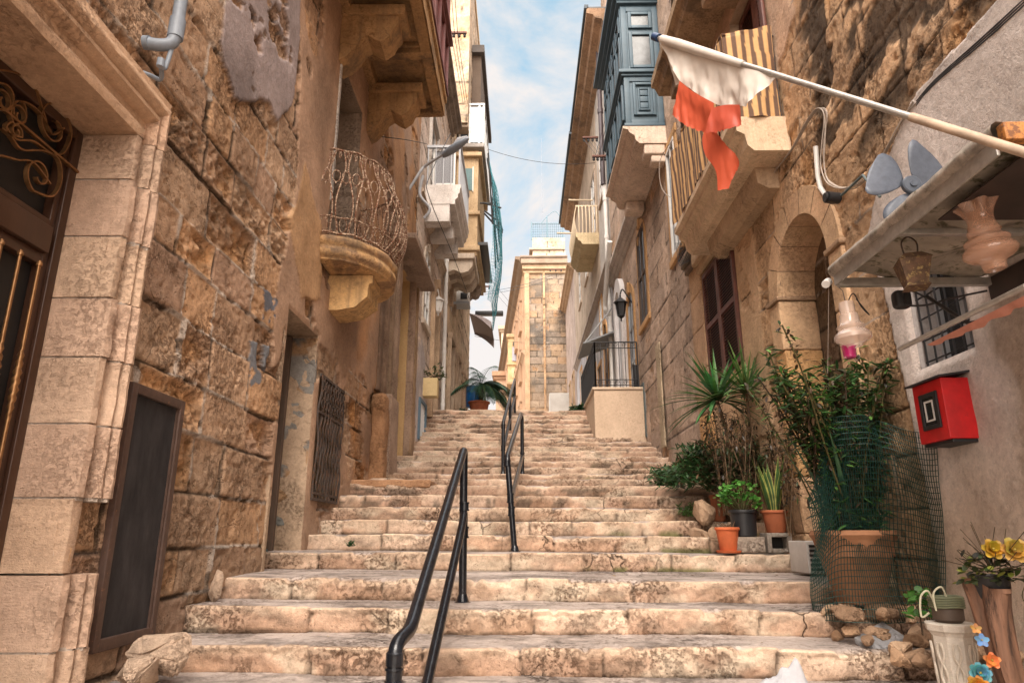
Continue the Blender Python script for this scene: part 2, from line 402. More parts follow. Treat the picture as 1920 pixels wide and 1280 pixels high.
def wall(name, parent, X, sgn, a0, a1, b0, b1, holes=(), step_a=None, step_b=.02, style=None, patches=(), seed=1, mat='wall', place='x', tint=None, feature=None):
    step_a = step_a or (lambda a: max(.012, .004*abs(a)))
    sb = step_b if callable(step_b) else (lambda b: step_b)
    ea = [h[0] for h in holes]+[h[1] for h in holes]; eb = [h[2] for h in holes]+[h[3] for h in holes]
    a = axis_pts(a0, a1, step_a, ea); b = axis_pts(b0, b1, sb, eb)
    A, B = np.meshgrid(a, b, indexing='ij')
    if style is None: style = {}
    if style.get('flat'):
        c = np.tile(np.array(style['flat'], float), A.shape+(1,)); n = fbm(A, B, 0, 1.3, seed, 6)
        d = (fbm(A, B, 1, 3, seed+2, 5)-.5)*style.get('relief', .01)
        c *= (.85+.3*n)[..., None]
    else:
        d, c = masonry(A, B, seed, **style)
    AL = np.ones(A.shape)
    for p in patches:      # (poly, colour, thickness, edge noise, colour variation)
        poly, pc, th, en = p[:4]
        if poly is None: mk = sst(p[4]-.02, p[4]+.02, fbm(A, B, 4, p[5], seed+77, 6))
        else:
            Aw = A+(fbm(A, B, 0, 3.0, seed+51, 5)-.5)*2*en; Bw = B+(fbm(A, B, 7, 3.0, seed+53, 5)-.5)*2*en
            mk = inpoly(Aw, Bw, poly).astype(float)
            if len(p) > 4:        # holes knocked through the render
                mk *= 1-sst(p[4]-.015, p[4]+.015, fbm(A, B, 4, p[5], seed+77, 6))
        sm = th+(fbm(A, B, 2, 5, seed+61, 4)-.5)*.012
        d = d*(1-mk)+sm*mk
        pcv = np.array(pc)*(.80+.4*fbm(A, B, 6, 2.2, seed+67, 6))[..., None]
        c = c*(1-mk[..., None])+pcv*mk[..., None]; AL = np.minimum(AL, 1-.88*mk)
    if feature is not None: d, c = feature(A, B, d, c)
    if tint is not None: c = c*tint(A, B)[..., None] if np.ndim(tint(A[:2,:2], B[:2,:2])) == 2 else c*tint(A, B)
    # relief dies out at opening edges so jambs stay tight
    for h in holes:
        da = np.maximum(h[0]-A, A-h[1]); dbb = np.maximum(h[2]-B, B-h[3]); e = np.maximum(da, dbb)
        d = d*sst(-.01, .05, e) if len(h) < 5 else d
    if place == 'x': V = np.stack([X+sgn*d, A, B], -1)
    else: V = np.stack([A, X-d, B], -1)
    n, m = A.shape; Ac = (a[:-1]+a[1:])/2; Bc = (b[:-1]+b[1:])/2
    AC, BC = np.meshgrid(Ac, Bc, indexing='ij'); keep = np.ones(AC.shape, bool)
    for h in holes:
        ins = (AC > h[0]) & (AC < h[1]) & (BC > h[2]) & (BC < h[3])
        if len(h) > 4 and h[4] == 'arch':
            r = (h[1]-h[0])/2; zc = h[3]-r; ins &= ~((BC > zc) & ((AC-(h[0]+h[1])/2)**2+(BC-zc)**2 > r*r))
        keep &= ~ins
    I, J = np.nonzero(keep); q = np.stack([I*m+J, (I+1)*m+J, (I+1)*m+J+1, I*m+J+1], -1)
    flip = (sgn < 0) if place == 'x' else False
    if flip: q = q[:, ::-1]
    if place == 'y': pass
    me = bpy.data.meshes.new(name); off = np.array(wpos(parent)) if parent else np.zeros(3)
    V = (V.reshape(-1, 3)-off); used = np.zeros(len(V), bool); used[q.ravel()] = True; rm = np.cumsum(used)-1
    V = V[used]; q = rm[q]; Cc = c.reshape(-1, 3)[used]; AL = AL.reshape(-1)[used]
    me.vertices.add(len(V)); me.vertices.foreach_set('co', V.astype(np.float32).ravel())
    me.loops.add(len(q)*4); me.loops.foreach_set('vertex_index', q.astype(np.int32).ravel())
    me.polygons.add(len(q)); me.polygons.foreach_set('loop_start', np.arange(0, len(q)*4, 4, dtype=np.int32)); me.polygons.foreach_set('loop_total', np.full(len(q), 4, np.int32))
    me.update(calc_edges=True); me.polygons.foreach_set('use_smooth', [True]*len(q))
    at = me.color_attributes.new('Col', 'FLOAT_COLOR', 'POINT'); at.data.foreach_set('color', np.c_[np.clip(Cc, 0, 1), AL].astype(np.float32).ravel())
    me.materials.append(M[mat]); me.validate()
    o = bpy.data.objects.new(name, me); COL.objects.link(o)
    if parent: o.parent = parent
    return o
def reveal(name, parent, X, sgn, hole, depth, mat, col, floor=True, seed=0, place='x', t=.06, back=None):
    """jamb boxes lining an opening, set 3 mm behind the face"""
    y0, y1, z0, z1 = hole[:4]; mb = MB()
    x0, x1 = X-sgn*.0, X-sgn*depth
    lo, hi = min(x0, x1), max(x0, x1)
    def bx(ya, yb, za, zb):
        if place == 'x': mb.rbox(lo, hi, ya, yb, za, zb, r=.006, res=.12, amp=.004, seed=seed, c=col)
        else: mb.rbox(ya, yb, X+.0, X+depth, za, zb, r=.006, res=.12, amp=.004, seed=seed, c=col)
    bx(y0-t, y0, z0-t, z1+t); bx(y1, y1+t, z0-t, z1+t); bx(y0, y1, z1, z1+t)
    if floor: bx(y0, y1, z0-t, z0)
    return obj(name, mb, M[mat], parent)
# ---------------------------------------------------------------- the flight of steps
H = .15
YN = [27.5,31,34.5,42.5,46.8,50,52.3,54.3,57.5,63.5,69.8,73.5,77,81,84.2,87.3,90.3,93.4,96.3,98.6,100.6,102.5,104.3,106.2]
NY = {i: YN[i]*H for i in range(24)}
for i in range(-12, 0): NY[i] = 27.5*H+i*.52
NZ = {i: H*(i-4.0) for i in range(-12, 24)}
def slope_z(y):              # tread height at a place along the street
    k = max([i for i in NY if NY[i] <= y] or [-12]); return NZ[k]
def stairs():
    allV = []; allQ = []; allC = []; base = 0
    SX0, SX1 = XL-.25, XR+.25
    for i in range(-12, 24):
        y = NY[i]; z = NZ[i]; yn = NY[i+1] if i < 23 else y+1.2
        depth = yn-y; dist = max(abs(y), 2.5)
        sx = max(.011, .0033*dist); X = np.arange(SX0, SX1+sx, sx)
        # profile: foot of riser -> nosing -> back of tread (runs 4 cm under the next riser)
        rz = np.linspace(-H-.03, -.013, max(5, int(.15/max(.011, .003*dist))))
        pr = [(0., q) for q in rz]
        for a in np.linspace(0, math.pi/2, 5)[1:]: pr.append((.013*(1-math.cos(a))*1.0, -.013+.013*math.sin(a)))
        nt_ = max(3, int((depth+.04)/max(.03, .006*dist)))
        for t in np.linspace(.013, depth+.04, nt_+1)[1:]: pr.append((t, 0.))
        pr = np.array(pr); m = len(pr); n = len(X)
        XX = np.repeat(X[:, None], m, 1); S = np.repeat(pr[None, :, 0], n, 0); Zr = np.repeat(pr[None, :, 1], n, 0)
        rs = np.random.RandomState(400+i)
        br = [SX0-rs.uniform(0, .6)]
        while br[-1] < SX1+.5: br.append(br[-1]+(rs.uniform(.3, .95) if i > 2 else rs.uniform(.45, 1.1)))
        br = np.array(br); Xw = XX+(fbm(XX, Zr+i, S, 6, i+40)-.5)*.05
        k = np.searchsorted(br, Xw)-1; db = np.minimum(Xw-br[k], br[k+1]-Xw)+(fbm(XX, Zr, S+i, 25, i+50)-.5)*.015
        h1 = _hash(k, k*0+i+20, k*0, 5); h2 = _hash(k, k*0+i+20, k*0+4, 9); h3 = _hash(k, k*0+i+20, k*0+8, 12); h4 = _hash(k, k*0+i+20, k*0+6, 31)
        isr = sst(-.012, -.03, Zr)        # riser weight
        nos = np.exp(-((Zr+.01)**2+np.maximum(S-.02, 0)**2)/.0012)     # nosing weight
        wy = (fbm(X, i*3.1, 0, .9, 71, 4)-.5)*.07; wz = (fbm(X, i*5.7, 3, .8, 73, 4)-.5)*.024
        tilt = (X-.2)*-.006
        Y = y+S+wy[:, None]*np.exp(-np.maximum(S, 0)/.3)+(h1-.5)*.03*np.exp(-np.maximum(S, 0)/.08)
        Z = z+Zr+wz[:, None]+tilt[:, None]+(h2-.5)*.02*np.exp(-np.maximum(S, 0)/.25)
        nc = fbm(XX, Zr*1.3+i*4, S, 7, 81+i, 5); nf = fbm(XX, Zr+i*4, S, 30, 83+i, 4)
        # relief on the riser, chips at the nosing, joints
        Y += isr*((nf-.5)*.020+(sst(.50, .70, nc))*.010+sst(.56, .62, fbm(XX, Zr+i*4, S, 11, 87+i, 5))*.012+(h4-.5)*.02)
        chip = nos*sst(.54, .66, fbm(XX, i*2.3, 0, 5, 91+i, 5)); Z -= chip*.03; Y += chip*.022
        jt = (1-sst(.002, .013, db))*sst(.30, .42, fbm(XX, Zr*3, i, 4, 99, 4)); Y += jt*isr*.022; Z -= jt*nos*.012
        Z += (1-isr)*((fbm(XX, Y, 0, 3, 95, 5)-.5)*.016+(nf-.5)*.005)
        # lower half of the riser often undercut / rendered
        # colours
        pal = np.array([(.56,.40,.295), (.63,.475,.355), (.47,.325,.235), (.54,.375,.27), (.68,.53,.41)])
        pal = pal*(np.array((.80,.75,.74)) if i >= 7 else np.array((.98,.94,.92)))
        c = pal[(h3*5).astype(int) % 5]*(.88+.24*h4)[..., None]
        br2 = sst(.50, .66, fbm(XX, Zr*.8+i*7, 1, 3.2, 101, 6))[..., None]*isr[..., None]
        c = c*(1-br2*.5)+np.array((.37,.225,.14))*br2*.5
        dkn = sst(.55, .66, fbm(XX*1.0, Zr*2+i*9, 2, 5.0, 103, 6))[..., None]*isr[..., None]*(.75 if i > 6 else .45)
        c = c*(1-dkn)+np.array((.10,.078,.06))*dkn
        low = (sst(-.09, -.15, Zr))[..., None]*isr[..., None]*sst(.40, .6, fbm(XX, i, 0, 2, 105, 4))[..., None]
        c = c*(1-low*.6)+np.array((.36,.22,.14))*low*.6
        wht = sst(.56, .66, fbm(XX, Zr*1.5+i*5, 8, 2.4, 107, 6))[..., None]*isr[..., None]
        c = c*(1-wht*.5)+np.array((.72,.62,.48))*wht*.5
        lip = nos[..., None]*.45; c = c*(1-lip)+np.array((.70,.56,.42))*lip*1.0
        c = c*(1-jt[..., None]*.8)+np.array((.10,.07,.05))*jt[..., None]*.8
        ft = (sst(-H+.022, -H-.004, Zr+(fbm(XX, i, 0, 9, 121, 4)-.5)*.03))[..., None]*isr[..., None]; c = c*(1-ft*.7)  # riser foot: contact shade painted into the colour, along with gathered dirt
        # treads: grey, worn, dusty
        tr = (1-isr)*sst(.012, .06, S); tn = fbm(XX, Y, i, 2.3, 109, 6); tc = np.array((.47,.40,.36))*(.62+.76*tn)[..., None]
        tc = tc*(1-sst(.56, .66, fbm(XX, Y*2, 5, 4, 111, 5))[..., None]*.35)
        crk = 1-sst(0, .03, np.abs(fbm(XX, Y, i*2, 1.6, 113, 4)-.5)); tc = tc*(1-crk[..., None]*.25)
        c = c*(1-tr[..., None])+tc*tr[..., None]
        # moss at the foot of risers at the right
        if i in (3, 4, 5, 10, 12):
            mo = sst(.50, .62, fbm(XX, Zr*2, i, 4, 115, 5))*sst(-.085, -.13, Zr)*isr*sst(.2, .6, XX)*(i < 6)+(i >= 10)*.6*sst(.5, .62, fbm(XX, Zr, i, 4, 116, 5))*isr*sst(.2, .5, XX)*sst(1.3, 1., XX)
            c = c*(1-mo[..., None]*.8)+np.array((.10,.115,.035))*mo[..., None]*.8
        c = np.clip(c, 0, 1)
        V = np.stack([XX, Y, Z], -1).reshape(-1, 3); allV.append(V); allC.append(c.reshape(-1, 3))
        I, J = np.meshgrid(np.arange(n-1), np.arange(m-1), indexing='ij'); I = I.ravel(); J = J.ravel()
        allQ.append(np.stack([I*m+J, (I+1)*m+J, (I+1)*m+J+1, I*m+J+1], -1)+base); base += len(V)
    V = np.concatenate(allV); q = np.concatenate(allQ); Cc = np.concatenate(allC)
    me = bpy.data.meshes.new('stairs')
    me.vertices.add(len(V)); me.vertices.foreach_set('co', V.astype(np.float32).ravel())
    me.loops.add(len(q)*4); me.loops.foreach_set('vertex_index', q.astype(np.int32).ravel())
    me.polygons.add(len(q)); me.polygons.foreach_set('loop_start', np.arange(0, len(q)*4, 4, dtype=np.int32)); me.polygons.foreach_set('loop_total', np.full(len(q), 4, np.int32))
    me.update(calc_edges=True); me.polygons.foreach_set('use_smooth', [True]*len(q))
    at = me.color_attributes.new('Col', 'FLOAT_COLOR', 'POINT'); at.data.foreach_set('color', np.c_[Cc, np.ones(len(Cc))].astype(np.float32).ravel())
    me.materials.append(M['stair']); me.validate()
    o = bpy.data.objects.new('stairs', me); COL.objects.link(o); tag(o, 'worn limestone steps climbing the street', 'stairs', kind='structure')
stairs()
g = MB(); TOPZ = NZ[23]
g.box(-60, 60, NY[23]+1.1, 130, TOPZ-.3, TOPZ-.006, c=(.34,.28,.22))
tag(obj('ground', g, M['plaster'], smooth=False), 'upper street paving beyond the top step', 'ground', kind='structure')
g = MB(); g.box(-400, 400, -400, 400, -3.2, -2.45, c=(.30,.25,.2))
tag(obj('terrain', g, M['plaster'], smooth=False), 'lower ground around the foot of the steps', 'ground', kind='structure')
# ================================================================= shared facade pieces
def lp(*pts): return [(L(*p).y, L(*p).z) for p in pts]
def rp(*pts): return [(R(*p).y, R(*p).z) for p in pts]
def window(parent, X, sgn, hole, depth=.06, frame='white_paint', glass='glass_sky', panes=(2, 3), name='window', fw=.05, reveal_col=(.45,.33,.24), rmat='plaster', bars=True):
    y0, y1, z0, z1 = hole[:4]; reveal(name+'_reveal', parent, X, sgn, hole, depth+.06, rmat, reveal_col)
    xi = X-sgn*depth; mb = MB(); t = .03*sgn
    for a in [(y0, y0+fw, z0, z1), (y1-fw, y1, z0, z1), (y0+fw, y1-fw, z0, z0+fw), (y0+fw, y1-fw, z1-fw, z1)]: mb.box(xi-t, xi+t, *a)
    if bars:
        for k in range(1, panes[0]):
            yy = y0+fw+(y1-y0-2*fw)*k/panes[0]; mb.box(xi-t*.8, xi+t*.8, yy-.022, yy+.022, z0+fw, z1-fw)
        for k in range(1, panes[1]):
            zz = z0+fw+(z1-z0-2*fw)*k/panes[1]
            for q in range(panes[0]):
                ya = y0+fw+(y1-y0-2*fw)*q/panes[0]+(.022 if q else 0); yb = y0+fw+(y1-y0-2*fw)*(q+1)/panes[0]-(.022 if q < panes[0]-1 else 0)
                mb.box(xi-t*.7, xi+t*.7, ya, yb, zz-.015, zz+.015)
    w = obj(name, mb, M[frame], parent, smooth=False)
    g = MB(); g.box(xi-sgn*.012, xi-sgn*.006, y0+.01, y1-.01, z0+.01, z1-.01); obj('pane', g, M[glass], w, smooth=False)
    return w
def surround(parent, X, sgn, hole, w=.14, t=.06, col=(.46,.27,.13), sill=True, mat='jamb', name='window_surround', arch=False, seed=0):
    y0, y1, z0, z1 = hole[:4]; mb = MB()
    def bx(ya, yb, za, zb, tt=t): mb.rbox(X-sgn*.02, X+sgn*tt, ya, yb, za, zb, r=.008, res=.15, amp=.004, c=col, seed=seed)
    top = z1
    if arch:
        r = (y1-y0)/2; zc = z1-r; yc = (y0+y1)/2; n = 14; top = zc
        G = []
        for k in range(n+1):
            a = math.pi*k/n
            G.append([(X-sgn*.02, yc+r*math.cos(a), zc+r*math.sin(a)), (X+sgn*t*1.03, yc+r*math.cos(a), zc+r*math.sin(a)), (X+sgn*t*1.03, yc+(r+w)*math.cos(a), zc+(r+w)*math.sin(a)), (X-sgn*.02, yc+(r+w)*math.cos(a), zc+(r+w)*math.sin(a))])
        mb.grid(G, col, closed_v=True)
        if r > .3: mb.rbox(X-sgn*.02, X+sgn*(t+.04), yc-.07, yc+.07, z1-.03, z1+w+.05, c=col, res=.1)
    bx(y0-w, y0, z0, top); bx(y1, y1+w, z0, top)
    if not arch: bx(y0-w-.02, y1+w+.02, z1, z1+w, t*1.25)
    if sill: bx(y0-w-.04, y1+w+.04, z0-.12, z0, t*2.2)
    return obj(name, mb, M[mat], parent)
def cornice(parent, X, sgn, y0, y1, z, h=.4, out=.35, col=(.42,.30,.2), mat='corbel_clean', name='cornice', seed=0):
    p = [(-.02, 0), (.05, 0), (.05, .12), (.25, .2), (.3, .34), (.62, .42), (.7, .62), (1., .7), (1., .92), (.95, 1.), (-.02, 1.)]
    mb = MB().prof([(X+sgn*a*out if a > 0 else X-sgn*.02, z+b*h) for a, b in p], 'y', y0, y1, res=.25, amp=.008, c=col, seed=seed)
    return obj(name, mb, M[mat], parent, angle=25)
def slats(parent, name, X, sgn, y0, y1, z0, z1, n, mat, fw=.05, leaf=2, tilt=.02, c=None):
    bk = MB(); bk.box(X-sgn*.075, X-sgn*.055, y0-.03, y1+.03, z0-.02, z1+.02); obj('window_dark', bk, M['dark'], parent, smooth=False)
    mb = MB(); t = sgn*.02
    for q in range(leaf):
        ya = y0+(y1-y0)*q/leaf; yb = y0+(y1-y0)*(q+1)/leaf-(.006 if q < leaf-1 else 0)
        for a in [(ya, ya+fw, z0, z1), (yb-fw, yb, z0, z1), (ya+fw, yb-fw, z0, z0+fw), (ya+fw, yb-fw, z1-fw, z1), (ya+fw, yb-fw, (z0+z1)/2-fw/2, (z0+z1)/2+fw/2)]: mb.box(X-t, X+t, *a, c=c)
        for k in range(n):
            for (zb0, zb1) in ((z0+fw, (z0+z1)/2-fw/2), ((z0+z1)/2+fw/2, z1-fw)):
                zz = zb0+(zb1-zb0)*(k+.2)/n; hh = (zb1-zb0)/n*.5
                mb.obox((X-t*.6, ya+fw, zz+hh), (t*1.2, 0, -hh), (0, yb-ya-2*fw, 0), (0, 0, .008), c=c)
    return obj(name, mb, M[mat], parent, smooth=False)
def rear(parent, X, sgn, y0, y1, z0, z1, depth=6., off=.62):
    lo, hi = sorted((X-sgn*off, X-sgn*depth)); mb = MB(); mb.box(lo, hi, y0, y1, z0, z1-.03, c=(.30,.23,.17)); mb.box(min(X-sgn*.01, X-sgn*off*1.01), max(X-sgn*.01, X-sgn*off*1.01), y0, y1, z1-.08, z1-.03, c=(.30,.23,.17))
    obj('rear_walls', mb, M['plaster'], parent, smooth=False)
# ================================================================= near house at the left
hA = thing('stone_house', 'near left house of rough brown stone with moulded door surround and rusty curved balcony', 'house', (XL-1, 5, -2.6))
DOOR = (1.95, 3.24, -2.0, 2.10); SCR = (3.62, 4.20, -.55, .80); D2 = (5.95, 6.88, -.45, 2.02); G1 = (7.05, 7.95, .38, 1.62); W1 = (6.92, 8.02, 3.1, 5.5); D3 = (10.8, 12.3, .75, 4.7)
patA = [
  (lp((505,1075),(512,560),(545,430),(560,260),(560,0),(570,-350))+[(13.,14),(13.,-1),(6.0,-1.)], (.45,.295,.20), .012, .10, .57, 1.7),
  (lp((395,-10),(560,-60),(560,60),(545,200),(515,225),(500,190),(440,190),(410,110)), (.33,.27,.26), .02, .07, .60, 3.),
  (lp((570,300),(600,430),(600,560),(560,560),(540,420)), (.50,.31,.17), .02, .12),
  (lp((465,640),(505,640),(495,720),(465,720)), (.19,.20,.22), .008, .12, .50, 8.),
  (lp((490,545),(520,560),(515,600),(490,595)), (.16,.17,.20), .008, .08, .52, 9.)]
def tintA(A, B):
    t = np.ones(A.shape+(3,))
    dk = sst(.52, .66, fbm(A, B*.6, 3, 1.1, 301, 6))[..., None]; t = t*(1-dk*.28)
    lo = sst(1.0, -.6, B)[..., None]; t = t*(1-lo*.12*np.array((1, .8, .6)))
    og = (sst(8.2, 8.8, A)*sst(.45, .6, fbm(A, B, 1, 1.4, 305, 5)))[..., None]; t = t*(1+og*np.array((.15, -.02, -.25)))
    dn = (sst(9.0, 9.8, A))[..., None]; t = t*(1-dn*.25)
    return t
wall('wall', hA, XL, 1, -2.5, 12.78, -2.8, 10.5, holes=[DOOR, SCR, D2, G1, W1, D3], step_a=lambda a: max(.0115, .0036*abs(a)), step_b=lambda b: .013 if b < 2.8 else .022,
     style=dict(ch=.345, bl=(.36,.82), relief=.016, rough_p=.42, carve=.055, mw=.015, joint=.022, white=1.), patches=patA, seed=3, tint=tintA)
# --- door surround: moulded jamb blocks and lintel
def jamb_profile(o=0., brk=False):
    if brk: return [(-2.46,3.30),(-2.13,3.302),(-2.10,3.34),(-2.125,3.40),(-2.155,3.44),(-2.18,3.52),(-2.20,3.60),(-2.46,3.60)]
    return [(-2.46,3.298),(-2.085+o,3.30),(-2.075+o,3.345),(-2.085+o,3.365),(-2.108+o,3.370),(-2.108+o,3.425),(-2.07+o,3.432),(-2.048+o,3.45),(-2.052+o,3.472),(-2.072+o,3.482),(-2.05+o,3.492),(-2.028+o,3.515),(-2.032+o,3.545),(-2.06+o,3.56),(-2.062+o,3.60),(-2.16,3.605),(-2.46,3.605)]
zs = [2.10, 1.83, 1.50, 1.16, .85, .52, .17, -.17, -.50, -.84, -1.2, -1.6, -2.0]
mb = MB(); rs = np.random.RandomState(5)
for k in range(len(zs)-1):
    brk = (k == 6); o = rs.uniform(-.008, .01)
    pr = jamb_profile(o, brk); col = np.array([(.54,.385,.28), (.49,.34,.25), (.56,.40,.285), (.51,.355,.26)][k % 4])
    if brk: col = np.array((.56,.32,.13))
    if k in (8, 9): pr = [(a, b if b < 3.5 else b+.03*(k == 8)) for a, b in pr]
    pr = [(a, 3.24+(b-3.30)*.76) for a, b in pr]
    if brk: mb.prof([(-2.46,3.238),(-2.095,3.24),(-2.088,3.29),(-2.11,3.325),(-2.46,3.33)], 'z', zs[k+1]+.006, zs[k]-.004, res=.02, amp=.008, seed=3, c=(.52,.36,.25)); pr = [(a, b) for a, b in pr if b > 3.25] ; pr[-1] = (-2.40, pr[-1][1]); pr = [(-2.40, 3.31)]+pr
    mb.prof(pr, 'z', zs[k+1]+.006, zs[k]-.004, res=.02, amp=.02 if brk else .008, ns=11 if not brk else 14, seed=k, c=col)
    mb.prof([(a-.012 if a > -2.3 else a, b-.0 if b > 3.31 else b+.008) for a, b in pr], 'z', zs[k+1]-.012, zs[k+1]+.012, res=.01, amp=.004, seed=k, c=(.46,.39,.33))
pr = [(a, 3.24+(b-3.30)*.76) for a, b in jamb_profile()]; G = [[(a, b, 2.10) for a, b in pr], [(a, b, 2.10+max(.004, (b-3.24)*1.46)) for a, b in pr]]
mb.grid(G, (.54,.36,.25), closed_v=True)
obj('door_surround', mb, M['jamb'], hA, angle=50)
mb = MB()   # lintel: the same mouldings run along the street, mitred over the jamb
def lin_profile():
    return [(-2.46,2.13),(-2.085,2.13),(-2.075,2.175),(-2.085,2.195),(-2.108,2.20),(-2.108,2.26),(-2.07,2.27),(-2.048,2.29),(-2.052,2.315),(-2.072,2.325),(-2.05,2.34),(-2.028,2.365),(-2.032,2.40),(-2.06,2.42),(-2.062,2.47),(-2.16,2.475),(-2.46,2.475)]
pr = lin_profile(); n = 60; G = np.zeros((n+1, len(pr), 3))
for i in range(n+1):
    for j, (x, z) in enumerate(pr):
        off = max(0., (z-2.13))*(.235/.345); G[i, j] = (x, 1.7+(3.245+off-1.7)*i/n, z-.03)
q = G.reshape(-1, 3); q[:,0] += (fbm(q[:,0], q[:,1], q[:,2], 8, 3)-.5)*.010; q[:,2] += (fbm(q[:,0]+5, q[:,1], q[:,2], 8, 4)-.5)*.010
mb.grid(q.reshape(n+1, -1, 3), (.52,.345,.225), closed_v=True)
obj('door_lintel', mb, M['jamb'], hA, angle=50)
mb = MB()
for k in range(len(zs)-1): mb.rbox(-2.46, -2.08, 1.70, 1.948, zs[k+1]+.004, zs[k]-.004 if k else 2.12, r=.012, res=.06, amp=.008, seed=k, c=(.54,.37,.25))
obj('near_jamb', mb, M['jamb'], hA)
# --- door
XD = -2.43
door = obj('door', MB().box(XD-.05, XD-.02, 1.9, 3.24, -2.0, 2.10), M['dark'], hA, smooth=False)
mb = MB()
for (ya, yb, za, zb, xo) in [(3.18,3.237,-2.,2.098,.05),(1.93,3.18,2.04,2.098,.05),(3.14,3.18,-2.,2.04,.03),(1.93,3.14,1.36,1.50,.06),(1.93,3.14,1.50,1.545,.035),(1.93,3.14,1.30,1.36,.03),(1.93,3.14,-.20,-.17,.02),(1.93,3.14,-.32,-.29,.02),(2.02,2.10,-2.,1.30,.05)]:
    mb.rbox(XD-.02, XD-.0+xo, ya, yb, za, zb, r=.006, res=.4, amp=0)
obj('door_frame', mb, M['wood'], door)
def scroll(cy, cz, r0, turns, a0, sgn_, tail):
    pts = []
    n = int(26*turns)
    for i in range(n+1):
        t = i/n; a = a0+sgn_*t*turns*2*math.pi; r = r0*(.22+.78*t)
        pts.append((XD+.05, cy+r*math.cos(a), cz+r*math.sin(a)))
    return pts
mb = MB()
def strap(pts, w=.022, t=.004):       # flat bar on edge
    pts = [Vector(p) for p in pts]
    G = []
    for i, p in enumerate(pts):
        tn = (pts[min(i+1, len(pts)-1)]-pts[max(i-1, 0)]).normalized(); nn = tn.cross(Vector((1,0,0))).normalized()*t
        G.append([p-nn-Vector((w/2,0,0)), p+nn-Vector((w/2,0,0)), p+nn+Vector((w/2,0,0)), p-nn+Vector((w/2,0,0))])
    mb.grid([[tuple(a) for a in g_] for g_ in G], closed_v=True)
def dr(px, py): v = onx(px, py, XD+.05); return v
def sc2(c, rim, turns, cw, ext):     # spiral about c from its eye out to rim, then on through ext
    c = dr(*c); rm = dr(*rim); d = rm-c; r = math.hypot(d.y, d.z); a1 = math.atan2(d.z, d.y); pts = []
    n = int(24*turns)
    for i in range(n+1):
        t = i/n; a = a1-cw*(1-t)*turns*2*math.pi; rr = r*(.25+.75*t); pts.append(Vector((XD+.05, c.y+rr*math.cos(a), c.z+rr*math.sin(a))))
    pts = pts[:-1]+bez([rm]+[dr(*e) for e in ext], 8); strap(pts)
sc2((100,238),(122,215),1.1,-1,[(132,250),(118,285),(95,288),(60,265),(30,262),(0,240)])
sc2((72,330),(60,358),1.1,1,[(95,368),(112,340),(108,300),(80,283),(40,281),(22,262),(10,240)])
sc2((34,218),(24,234),1.3,1,[(44,226),(44,200),(34,190),(24,195),(22,215)])
sc2((28,247),(38,258),1.3,-1,[(12,250),(10,235),(20,228)])
sc2((4,190),(-8,205),1.3,1,[(15,205),(22,180),(10,160),(-10,155)])
strap(bez([dr(118,240),dr(95,252),dr(80,215),(dr(62,160)),dr(35,140),dr(0,132),dr(-40,135)],8))
strap(bez([dr(95,252),dr(75,215),dr(52,195),dr(30,190)],8))
strap(bez([dr(92,345),dr(60,305),dr(30,300),dr(0,292),dr(-30,290)],8))
strap([dr(-60,150), dr(153,330)], w=.02, t=.006)
V0 = np.concatenate(mb.v); V1 = V0.copy(); V1[:, 1] = 2*2.56-V1[:, 1]; kp = len(mb.f); mb.v = [V0]; mb.c = [np.concatenate(mb.c)]; mb.add(V1, [tuple(q) for q in mb.f[:kp]])
obj('scroll_grille', mb, M['bronze'], door)
bys = [onx(*pa, XD+.06).y for pa in ((88,425), (52,410), (18,385), (-20,350))]
for yb in bys+[bys[-1]-.115*k for k in (1, 2, 3, 4)]:
    mb = MB(); z1 = 1.30; z0 = -.19; pts = []; rs_ = []
    G = []; n = 90
    for i in range(n+1):
        z = z0+(z1-z0)*i/n; tw = sst(.62, .66, z/1.0)*sst(.98, .94, z)*0+ (1. if .52 < z < .86 else 0.)
        rr = .009+(.007 if tw else 0)*math.sin(math.pi*(z-.52)/.34)*tw; ang = (z-.52)*75*tw
        G.append([(XD+.06+rr*(1+.35*math.cos(2*(a-ang))*tw)*math.cos(a), yb+rr*(1+.35*math.cos(2*(a-ang))*tw)*math.sin(a), z) for a in [2*math.pi*k/12 for k in range(12)]])
    mb.grid(G, closed_v=True); mb.lathe([(0,-.0),(.014,.004),(.014,.02),(0,.03)], (XD+.06, yb, z1-.03), 10)
    mb.lathe([(0,-.16),(.011,-.1),(.011,-.05),(.009,0)], (XD+.06, yb, z0), 10)
    obj('twisted_bar', mb, M['bronze'], door, angle=60)
# --- screened hatch beside the surround
scp = obj('fly_screen_panel', MB().box(XL+.0, XL+.012, 3.66, 4.17, -.50, .755), M['mesh_screen'], hA, smooth=False)
mb = MB()
for (ya, yb, za, zb) in [(3.612,3.665,-.56,.81),(4.155,4.205,-.56,.81),(3.665,4.155,-.56,-.50),(3.665,4.155,.755,.81)]: mb.rbox(XL-.03, XL+.035, ya, yb, za, zb, r=.004, res=.3, amp=0)
for (ya, yb, za, zb) in [(3.665,3.678,-.50,.755),(4.142,4.155,-.50,.755)]: mb.box(XL+.012, XL+.024, ya, yb, za, zb)
obj('screen_frame', mb, M['frame_brown'], scp)
